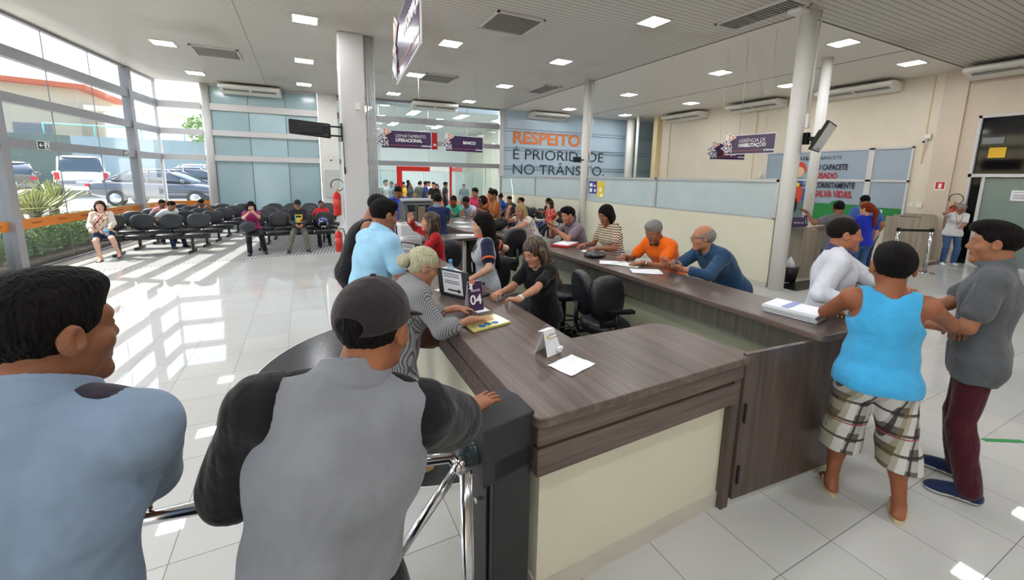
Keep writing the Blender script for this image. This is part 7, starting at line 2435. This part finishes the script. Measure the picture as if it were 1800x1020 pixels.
# 3 attendants inside
UNI = cloth((178, 182, 190))
b = place(1.60, 3.86, 1.60, 285, 'uniformed attendant with long straight black hair and navy sleeves', head=(-4, 8, 0), res=0, female=True, sk=(206, 160, 136), hair='black', style='straight', top='tshirt', tmat=UNI, sleeve_mat=cloth((32, 38, 62)), bmat=DARKP, lean=4, LH=(1.33, 3.52, 1.00), RH=(1.86, 4.14, 1.06), nRw=(0, 0, -1), nLw=(0, 0, -1), gLw=(-.8, -.5, -.1), collar=cloth((214, 96, 50)))
lanyard(b, (30, 30, 34))
for q in (1, -1):
    a_, e_, w_ = b.arms[q]; c = a_ + (e_ - a_) * .60; d = nrm(e_ - a_)
    mb = MB(); mb.tube([tuple(c), tuple(c + d * .020)], .0665, 20); mb.build('orange_cuff', cloth((222, 104, 56)), b.root)
b = place(1.72, 2.98, 1.47, 250, 'attendant in black with long wavy brown hair leaning on the counter', lean=8, hunch=14, head=(4, 26, 0), res=1, female=True, sk=(186, 134, 108), hair='black', style='wavy', hairk='ombre', top='tshirt', tmat=BLACK_C, bmat=BLACK_C, RH=(1.38, 2.96, 1.02), LH=(1.40, 2.70, 1.02), nRw=(0, 0, -1), nLw=(0, 0, -1), gRw=(-.8, -.5, 0), gLw=(-.6, .6, 0), curl=.8)
a_, e_, w_ = b.arms[-1]; d = nrm(w_ - e_); c = w_ - d * .03
mb = MB(); mb.tube([tuple(c - d * .012), tuple(c + d * .012)], .029, 16); mb.build('wrist_watch', mat('watch_white', (220, 220, 222), rough=.3), b.root)
b = place(1.44, 5.25, 1.49, 275, 'attendant in red sweater with long highlighted hair, one hand raised', lean=10, head=(2, -4, 0), female=True, sk=(190, 138, 112), style='long', hairk='ombre', top='long', tmat=cloth((170, 26, 34)), bmat=DARKP, RH=(1.22, 5.42, 1.36), LH=(1.02, 5.0, 1.03), gRw=(.1, .1, .9), nRw=(-.3, -1, 0), curl=(.9, .3), sit=True, seat=.62, fR=(.1, .3, .35), fL=(-.1, .3, .35))
# 4 customers at the long counter
b = place(3.52, 2.78, 1.525, 280, 'balding man with glasses in dark blue shirt leaning on the long counter with a phone', lean=34, hunch=14, head=(24, 8, 0), res=1, w=1.12, sk=(178, 122, 94), hair='gray', style='bald', top='three', tmat=cloth((40, 68, 98)), bmat=DARKP, collar=cloth((42, 70, 100)), RH=(3.22, 2.90, 1.12), LH=(3.20, 2.74, 1.11), loose=.012, curl=.9, nRw=(.2, 0, 1), nLw=(.2, .4, .8), gRw=(-.8, -.1, .3), gLw=(-.8, .3, .3), eR=(1, -.2, -1), eL=(-1, .2, -1))
add_glasses(b)
tag(phone_in_hand(b, 1, (176, 36, 40)), 'red phone held by the balding man in blue', 'phone')
b = place(3.50, 3.40, 1.52, 262, 'gray haired man in bright orange shirt writing on forms', lean=26, hunch=16, head=(6, 28, 0), res=1, w=1.1, sk=(150, 98, 72), hair='gray', style='short', top='tshirt', tmat=cloth((236, 104, 20)), collar=cloth((40, 44, 36)), bmat=DARKP, RH=(3.24, 3.60, 1.08), LH=(3.23, 3.28, 1.065), loose=.012, curl=(.9, .25), nRw=(0, 0, -1), nLw=(0, 0, -1), gRw=(-.7, -.2, -.1), gLw=(-.6, .2, -.05))
wr, tip, _ = b.hands[1]
mb = MB(); mb.tube([tuple(tip + V(0, .01, -.03)), tuple(tip + V(.02, -.06, .10))], .005, 8); o = mb.build('pen', mat('pen_blue', (60, 90, 190), rough=.3)); o.location = b.root.location; o.rotation_euler = b.root.rotation_euler; tag(o, 'blue and white pen in the hand of the man in orange', 'pen')
a_, e_, w_ = b.arms[-1]; d = nrm(w_ - e_); c = w_ - d * .03
mb = MB(); mb.tube([tuple(c - d * .012), tuple(c + d * .012)], .031, 16); mb.build('wrist_watch', M['chrome'], b.root)
b = place(3.58, 4.35, 1.625, 268, 'woman in brown and white zigzag blouse with dark bobbed hair', lean=12, hunch=10, head=(-2, 24, 0), res=1, w=1.12, female=True, sk=(150, 98, 74), style='bob', top='tshirt', tmat=pattern_mat('zigzag_blouse', 'zigzag', [(222, 206, 182), (70, 44, 36)]), hem=-.2, bmat=DARKP, RH=(3.34, 4.48, 1.07), LH=(3.32, 4.18, 1.07), nRw=(0, 0, -1), nLw=(0, 0, -1), gRw=(-.8, -.1, -.05), gLw=(-.8, .3, -.05))
mb = MB(); c = b.nb + b.fw * .135 - b.u2 * .15 - b.rx * .07; mb.ellipsoid(tuple(c), (.035, .006, .04), 12, 8); mb.build('stick_on_badge', mat('badge_blue', (150, 190, 226)), b.root)
b = place(3.44, 5.02, 1.55, 268, 'man in purplish polo shirt looking at a phone over the red folder', lean=22, hunch=10, head=(10, 14, 0), w=1.15, sk=(176, 120, 92), style='quiff', top='tshirt', tmat=cloth((128, 112, 122)), collar=cloth((84, 68, 80)), bmat=DARKP, RH=(3.18, 5.06, 1.26), LH=(3.16, 4.96, 1.24), curl=.9, nRw=(0, -1, .3), nLw=(0, 1, .3), gRw=(-.6, -.1, .5), gLw=(-.6, .1, .5), eR=(1, 0, -1.4), eL=(-1, 0, -1.4))
tag(phone_in_hand(b, -1), 'dark phone of the man in the purplish polo', 'phone')
FL1 = pattern_mat('floral_blouse', 'floral', [(222, 214, 206), (196, 60, 96), (70, 84, 50), (48, 40, 42)], 1.0)
b = place(3.42, 6.50, 1.50, 255, 'blonde woman in white floral blouse leaning on the counter with a phone', lean=28, hunch=10, head=(-4, 16, 0), w=1.35, female=True, sk=(186, 130, 104), hair='blonde', style='long', top='cap', tmat=FL1, hem=-.2, bmat=DARKP, RH=(3.18, 6.48, 1.36), LH=(3.10, 6.20, 1.09), curl=.8, gRw=(0, -.1, 1), nRw=(1, 0, 0), gLw=(-.9, -.1, .05), nLw=(0, 0, 1), eR=(1, .3, -1.5))
tag(phone_in_hand(b, -1, (28, 26, 24)), 'dark phone in the lowered hand of the blonde woman', 'phone')
b = place(3.60, 8.1, 1.70, 275, 'tall man in rust brown T-shirt with arms folded to his chin', lean=6, head=(-6, 12, 0), sk=(140, 92, 68), top='tshirt', tmat=cloth((150, 86, 40)), bmat=DARKP, RH=(3.35, 8.25, 1.42), LH=(3.3, 8.0, 1.25), curl=.9, res=2)
place(3.62, 8.75, 1.53, 270, 'girl in denim straps standing next to the man in rust brown', sk=SK_M, female=True, style='long', top='tank', tmat=JEANS_D, bottom='trousers', bmat=JEANS_D, res=2, head=(0, 12, 0))
place(3.42, 9.25, 1.50, 225, 'boy in pale gray T-shirt bent over a form at the far counter', lean=24, hunch=16, head=(0, 30, 0), sk=SK_D, top='tshirt', tmat=cloth((176, 184, 198)), bmat=DARKP, RH=(3.1, 8.75, 1.07), LH=(3.35, 8.72, 1.07), res=2)
place(3.92, 9.95, 1.68, 215, 'man in pink shirt behind the boy in pale gray', lean=8, head=(8, 14, 0), sk=SK_M, top='tshirt', tmat=cloth((206, 64, 110)), bmat=DARKP, res=2, RH=(3.6, 9.5, 1.2), LH=(3.9, 9.5, 1.15))
place(3.14, 9.35, 1.51, 200, 'woman in teal blouse with glasses at the far end of the counter', lean=14, hunch=10, head=(6, 20, 0), w=1.1, female=True, sk=(122, 78, 58), style='pony', top='tshirt', tmat=cloth((66, 176, 146)), bmat=DARKP, RH=(3.0, 8.82, 1.07), LH=(3.22, 8.8, 1.07), res=2)
place(2.66, 9.15, 1.49, 190, 'woman with top bun in black and pink vest at the far end of the counter', lean=10, head=(10, 8, 0), w=1.15, female=True, sk=(120, 78, 60), style='topbun', top='tshirt', tmat=pattern_mat('dark_pink_print', 'floral', [(34, 28, 36), (190, 80, 120), (220, 216, 214)], 1.2), bmat=DARKP, res=2, RH=(2.5, 8.85, 1.08), LH=(2.8, 8.85, 1.08))
place(2.14, 7.28, 1.65, 12, 'attendant in navy polo seen from behind at the copier', head=(-6, 10, 0), lean=6, w=1.15, sk=SK_M, top='tshirt', tmat=NAVY, collar=cloth((120, 130, 160)), bmat=NAVY, res=2, RH=(2.3, 7.6, 1.15), LH=(1.95, 7.66, 1.15))
b = place(1.80, 9.0, 1.745, 195, 'young man in royal blue T-shirt with black backpack straps beyond the printers', lean=12, hunch=10, head=(4, 28, 0), w=1.05, sk=(128, 84, 60), style='quiff', top='tshirt', tmat=cloth((30, 72, 190)), bmat=DARKP, res=0, RH=(1.6, 8.6, 1.12), LH=(1.95, 8.62, 1.12))
for q in (1, -1):
    mb = MB(); mb.tube([tuple(b.nb + b.rx * q * .09 - b.fw * .05 + b.u2 * .03), tuple(b.nb + b.rx * q * .10 + b.fw * .09 + b.u2 * .0), tuple(b.nb + b.rx * q * .115 + b.fw * .135 - b.u2 * .14), tuple(b.nb + b.rx * q * .15 + b.fw * .06 - b.u2 * .30)], .022, 8); mb.build('backpack_strap', BLACK_C, b.root)

# 5 the three men at the right end
b = place(3.66, 1.66, 1.695, 150, 'man in white long sleeved shirt with colourful lanyard talking at the counter end', lean=2, head=(-6, 2, 0), res=1, w=1.2, belly=.015, sk=(168, 108, 80), hair='dark', style='buzz', top='three', tmat=cloth((206, 208, 216)), collar=cloth((66, 66, 104)), bmat=DARKP, RH=(3.42, 1.38, 1.12), LH=(3.68, 1.22, 1.22), curl=.8, gLw=(-.4, -.3, .1), gRw=(.5, -.5, .2), nLw=(-.3, 0, -1), loose=.012, facefat=1.1)
lanyard(b, (40, 60, 140))
b = place(2.90, 1.06, 1.62, 60, 'man in bright blue tank top and plaid bermuda shorts seen from behind', lean=2, head=(-4, 4, 0), res=1, w=1.22, belly=.01, hsc=1.14, sk=(140, 84, 56), hair='black', style='short', top='tank', tmat=cloth((64, 160, 210)), hem=-.07, bottom='bermuda', bmat=pattern_mat('plaid_shorts', 'plaid', [(96, 92, 86), (196, 194, 188), (52, 44, 48), (150, 60, 70), (110, 98, 52)], 1.25), shoe='sandal',
          RH=(3.52, .92, 1.06), LH=(3.15, 1.42, 1.10), feet=((3.04, .90, .085), (2.93, 1.20, .085)), eR=(1.2, -.3, -.8), eL=(-1.2, -.4, -.8), curl=.5)
b = place(3.66, .89, 1.745, -14, 'youth in dark gray polo shirt, burgundy trousers and navy trainers', lean=0, head=(-4, 2, 0), res=1, w=.98, sk=(150, 100, 72), hair='black', style='quiff', top='polo', tmat=cloth((84, 86, 90)), collar=cloth((86, 88, 92)), hem=-.16, bmat=cloth((66, 20, 30)), shoe='sneaker', smat=cloth((32, 42, 72)),
          RH=(3.52, 1.22, 1.12), LH=(3.42, 1.12, 1.08), feet=((3.84, .90, .085), (3.60, .78, .085)), loose=.008, curl=.5)

# 6 beyond the thick column
b = place(8.27, 3.90, 1.66, 42, 'man in gray T-shirt with one hand on the thick column', head=(12, 6, 0), sk=SK_D, style='buzz', top='tshirt', tmat=cloth((98, 98, 104)), bmat=JEANS_D, res=0, LH=(7.90, 4.20, 1.44), gLw=(-.6, .5, .5), curl=(.4, .1), RH=(8.7, 4.3, 1.2))
b = place(9.62, 4.06, 1.60, 30, 'red haired woman with long ponytail in royal blue top at the oak desk', head=(-30, 8, 0), female=True, sk=SK_L, hair='red', style='pony', top='tshirt', tmat=cloth((34, 50, 170)), bmat=JEANS, res=0)
b = place(10.35, 4.42, 1.735, 45, 'broad man in mid blue T-shirt behind the red haired woman', lean=14, hunch=10, head=(0, 24, 0), w=1.3, sk=SK_M, style='buzz', top='tshirt', tmat=cloth((64, 96, 156)), bmat=JEANS_D, res=0)
b = place(14.02, 4.08, 1.54, 232, 'gray haired man in white polo and jeans on the phone by the cream wall', lean=4, hunch=14, head=(0, 28, -14), w=1.15, sk=SK_M, hair='gray', style='short', top='polo', tmat=cloth((220, 220, 222)), bmat=JEANS, shoe='sneaker', smat=cloth((224, 224, 224)), res=0, RH=(13.92, 4.20, 1.36), LH=(13.78, 3.92, 1.0), gRw=(.1, -.1, 1), nRw=(.4, -.6, 0), eR=(.6, .2, -1), curl=.6, collar=cloth((222, 222, 224)))
lanyard(b, (170, 50, 60))
add_glasses(b)
o = phone_in_hand(b, 1, (24, 24, 26)); tag(o, 'black phone at the ear of the gray haired man in white', 'phone')
place(8.72, 5.62, 1.22, 200, 'person in lime green vest seated behind the oak desk, mostly hidden', sk=SK_D, sit=True, top='tank', tmat=cloth((150, 210, 60)), bmat=DARKP, res=2, seat=.44)

# 7 waiting on the seats by the windows
b = place(-4.02, 12.18, 1.285, 172, 'woman in floral top and denim shorts seated with a water bottle', sit=True, seat=.48, lean=-6, head=(-4, 2, 0), w=1.15, female=True, sk=(214, 170, 150), hair='brown', style='bob', top='three', tmat=pattern_mat('red_floral_top', 'floral', [(222, 200, 178), (150, 40, 44), (50, 34, 36)], 1.6), sleeve_mat=cloth((206, 196, 184)), bottom='mini', bmat=JEANS_D, shoe='sandal', smat=mat('sandal_brown', (90, 50, 44)),
          RH=(-4.12, 11.86, .68), LH=(-3.80, 11.86, .72), feet=((-3.98, 11.74, .09), (-3.74, 11.95, .14)), curl=.6)
mb = MB(); mb.tube([tuple(b.nb - b.rx * .10 + b.u2 * .02 + b.fw * .02), tuple(b.nb + b.fw * .14 - b.u2 * .12), tuple(b.nb + b.rx * .13 + b.fw * .13 - b.u2 * .32)], .008, 6); mb.build('bag_strap', cloth((160, 36, 44)), b.root)
bottle(-3.83, 11.75, .56, 'water bottle held on her lap by the woman in floral top', .22)
place(-3.06, 13.35, 1.21, 140, 'man in white and aqua shirt bending forward on the second row', sit=True, seat=.48, lean=18, hunch=14, head=(-40, 24, 0), sk=SK_M, style='buzz', top='tshirt', tmat=cloth((212, 226, 226)), bmat=JEANS_D, res=2)
place(-3.46, 14.3, 1.19, 150, 'man in red striped shirt seated by the window on the third row', sit=True, seat=.48, lean=10, hunch=10, head=(0, 16, 0), sk=SK_D, top='tshirt', tmat=pattern_mat('red_stripes', 'hstripes', [(186, 30, 44), (226, 220, 220)]), bmat=DARKP, res=2)
place(-2.74, 15.15, 1.155, 215, 'man in pale tank top bent forward near the corner column', sit=True, seat=.48, lean=24, hunch=14, head=(0, 26, 0), w=1.1, sk=SK_D, style='buzz', top='tank', tmat=cloth((196, 186, 180)), bmat=DARKP, res=2)
b = place(-1.17, 11.86, 1.265, 172, 'woman in magenta T-shirt with long dark hair using her phone', sit=True, seat=.48, hunch=10, head=(0, 24, 0), w=1.25, female=True, sk=(216, 170, 148), hair='black', style='long', top='tshirt', tmat=cloth((142, 36, 92)), bmat=BLACK_C, RH=(-1.20, 11.52, 1.0), LH=(-1.08, 11.52, 1.0), curl=.8, gRw=(.3, -.1, .5), gLw=(-.3, -.1, .5), feet=((-1.22, 11.42, .09), (-.92, 11.56, .09)))
tag(phone_in_hand(b, 1), 'dark phone of the woman in magenta', 'phone')
pr = [EL((0, 0, 0), (.17, .11, .12), None), EL((.06, 0, .04), (.1, .09, .1), None, .04)]
v, q = sdf_mesh(pr, .012, noise=fold_noise(.01, 9, 20)); o = np_mesh('shoulder_bag', v, q, cloth((62, 64, 70))); tag(o, 'dark gray bag on the lap of the woman in magenta', 'bag'); o.location = (-1.26, 11.66, .66)
b = place(-.16, 11.86, 1.285, 176, 'man in black cap and black sweatshirt with bright print seated in the front row', sit=True, seat=.48, head=(0, 2, 0), sk=SK_M, style='buzz', top='long', tmat=cloth((40, 40, 44)), bmat=cloth((104, 100, 88)), shoe='sneaker', RH=(-.22, 11.60, .68), LH=(-.08, 11.60, .68), curl=.7, feet=((-.40, 11.42, .09), (.02, 11.42, .09)), loose=.012)
add_cap(b, (24, 24, 26))
mb = MB(); T = Matrix.Translation(Vector(b.nb + b.fw * .128 - b.u2 * .20)) @ Matrix(np.stack([b.rx, b.fw, b.u2], 1).tolist()).to_4x4()
mb.cbox((0, 0, 0), (.17, .02, .20), 0, T); mb.cbox((0, .012, .05), (.12, .01, .05), 1, T); mb.cbox((-.06, .012, -.05), (.05, .01, .06), 2, T); mb.cbox((.07, .012, 0), (.03, .01, .18), 3, T)
mb.build('shirt_print', [mat('print_yellow', (230, 200, 60)), M['ink'], M['red'], mat('label_blue', (90, 170, 214))], b.root)
b = place(.42, 12.78, 1.215, 178, 'man in red T-shirt reclining on the second row by the pillar', sit=True, seat=.48, lean=-10, head=(0, -6, 6), sk=SK_D, style='buzz', top='tshirt', tmat=cloth((206, 44, 52)), bmat=DARKP, res=2)
t = empty('motorcycle_helmet', (.42, 12.20, .49)); tag(t, 'blue, white and black motorcycle helmet standing on a front row seat', 'helmet')
pr = [EL((0, 0, .16), (.135, .155, .15), None), RC((0, -.06, .08), (0, -.10, .07), .085, .06, .05), PL((0, 0, .01), (0, 0, -1)), EL((0, -.15, .15), (.09, .06, .05), None, .006, 'sub')]
v, q = sdf_mesh(pr, .009); z = v[q].mean(1); np_mesh('shell', v, q, [mat('helmet_black', (22, 22, 26), rough=.15, spec=.7), mat('helmet_blue', (40, 60, 170), rough=.15, spec=.7), mat('helmet_white', (214, 214, 220), rough=.15)], (np.where((z[:, 2] > .17) & (np.sin(z[:, 0] * 40 + z[:, 2] * 30) > .2), 1, np.where(np.sin(z[:, 1] * 50 + z[:, 2] * 40) > .85, 2, 0))), t)
mb = MB(); mb.ellipsoid((0, -.085, .15), (.10, .08, .055), 16, 10); mb.build('visor', M['black_glass'], t)
t = empty('rolled_bag', (.33, 12.34, .50)); t['category'] = 'bag'; t['label'] = 'black jacket heaped on the seat behind the helmet'
pr = [EL((0, .12, .12), (.18, .1, .16), None)]; v, q = sdf_mesh(pr, .014, noise=fold_noise(.012, 2, 18)); np_mesh('cloth', v, q, BLACK_C, None, t)

# 8 waiting along the low partition
place(6.70, 10.80, 1.26, 262, 'woman in red and white print blouse seated by the partition', sit=True, seat=.48, head=(10, 4, 0), female=True, sk=SK_L, hair='brown', style='bob', top='tshirt', tmat=pattern_mat('red_white_print', 'floral', [(190, 50, 44), (232, 224, 220)], 1.2), bmat=DARKP, res=2)
b = place(7.02, 11.42, 1.325, 258, 'woman in black T-shirt and jeans with papers on her lap by the partition', sit=True, seat=.48, head=(0, 22, 0), female=True, sk=SK_D, style='pony', top='tshirt', tmat=BLACK_C, bottom='jeans', bmat=JEANS, res=2, RH=(6.72, 11.2, .9), LH=(6.74, 11.5, .88))
sheet(6.62, 11.3, .64, .22, .3, .3, 'white paper on the lap of the woman in black')
place(6.60, 13.4, 1.29, 250, 'man in charcoal shirt seated farther along the partition', sit=True, seat=.48, lean=16, head=(0, 14, 0), sk=SK_M, top='tshirt', tmat=cloth((56, 58, 62)), bmat=DARKP, res=2)
place(6.75, 14.5, 1.31, 265, 'woman in blue shirt seated beyond the man in charcoal', sit=True, seat=.48, lean=10, head=(0, 10, 0), sk=SK_D, female=True, style='topbun', top='tshirt', tmat=cloth((34, 80, 170)), bmat=DARKP, res=2)
place(6.72, 12.7, 1.27, 300, 'man in red shirt with dark hair turned away by the partition', sit=True, seat=.48, lean=10, head=(10, 10, 0), sk=SK_M, top='tshirt', tmat=cloth((190, 26, 34)), bmat=DARKP, res=2)
place(7.1, 13.6, 1.25, 285, 'balding person behind the man in red by the partition', sit=True, seat=.48, sk=SK_M, hair='gray', style='bald', top='tshirt', tmat=cloth((110, 106, 104)), bmat=DARKP, res=2)
place(6.95, 15.9, 1.50, 240, 'person in orange and white shirt standing by the square column', sk=SK_M, style='short', top='tshirt', tmat=cloth((220, 92, 50)), bmat=DARKP, res=2)
place(6.0, 15.2, 1.28, 255, 'person in gray seated at the far end of the partition seats', sit=True, seat=.48, sk=SK_XD, top='tshirt', tmat=cloth((88, 90, 96)), bmat=DARKP, res=2)

# 9 the queue inside the bank, behind the glass
Q = [
    (3.14, 18.4, 1.75, 150, (214, 208, 204), 'bearded man in white shirt queuing behind the glass', 'quiff', False),
    (2.72, 18.1, 1.66, 170, (96, 98, 104), 'person in gray checked top at the left end of the bank queue', 'short', False),
    (2.85, 19.3, 1.72, 190, (200, 204, 206), 'person in pale top behind the gray checked one in the queue', 'short', False),
    (3.55, 19.2, 1.67, 200, (110, 160, 190), 'person in light blue top right of the bearded man', 'short', False),
    (3.62, 18.4, 1.60, 190, (96, 112, 84), 'woman in olive top near the red door post', 'long', True),
    (3.98, 18.9, 1.66, 150, (206, 176, 40), 'person in yellow shirt behind the red door post', 'short', False),
    (4.35, 19.3, 1.62, 170, (60, 66, 80), 'woman in dark top just right of the yellow shirt', 'long', True),
    (4.55, 20.4, 1.73, 10, (110, 120, 124), 'tall man in gray seen over the others in the queue', 'short', False),
    (4.86, 19.4, 1.68, 20, (88, 96, 84), 'man in olive gray shirt seen from behind in the queue', 'short', False),
    (5.05, 20.0, 1.70, 30, (120, 160, 190), 'person in pale blue behind the olive gray shirt', 'short', False),
    (5.12, 19.3, 1.70, 80, (36, 54, 104), 'man in navy shirt with headset in the middle of the queue', 'quiff', False),
    (5.62, 20.6, 1.68, 140, (206, 208, 204), 'person in white with dark straps behind the navy shirt', 'short', False),
    (4.95, 17.35, 1.69, 205, (28, 28, 30), 'bearded man in black polo standing in the bank doorway', 'quiff', False),
    (5.38, 18.4, 1.60, 195, (120, 96, 90), 'woman behind the man in black polo in the doorway', 'bob', True),
    (5.86, 18.6, 1.69, 90, (34, 34, 40), 'person in black beside the thin red door post', 'short', False),
    (6.9, 19.0, 1.60, 200, (80, 100, 110), 'person in slate top farther right inside the bank', 'short', False),
]
for i, (x, y, tp, yw, c, lb, st, fem) in enumerate(Q):
    place(x, y, tp, yw, lb, sk=[SK_L, SK_M, SK_D, SK_M][i % 4], female=fem, style=st, top='tshirt', tmat=cloth(c), bmat=[JEANS_D, DARKP][i % 2], res=2, head=((i * 37) % 30 - 15, 6, 0), group=None)
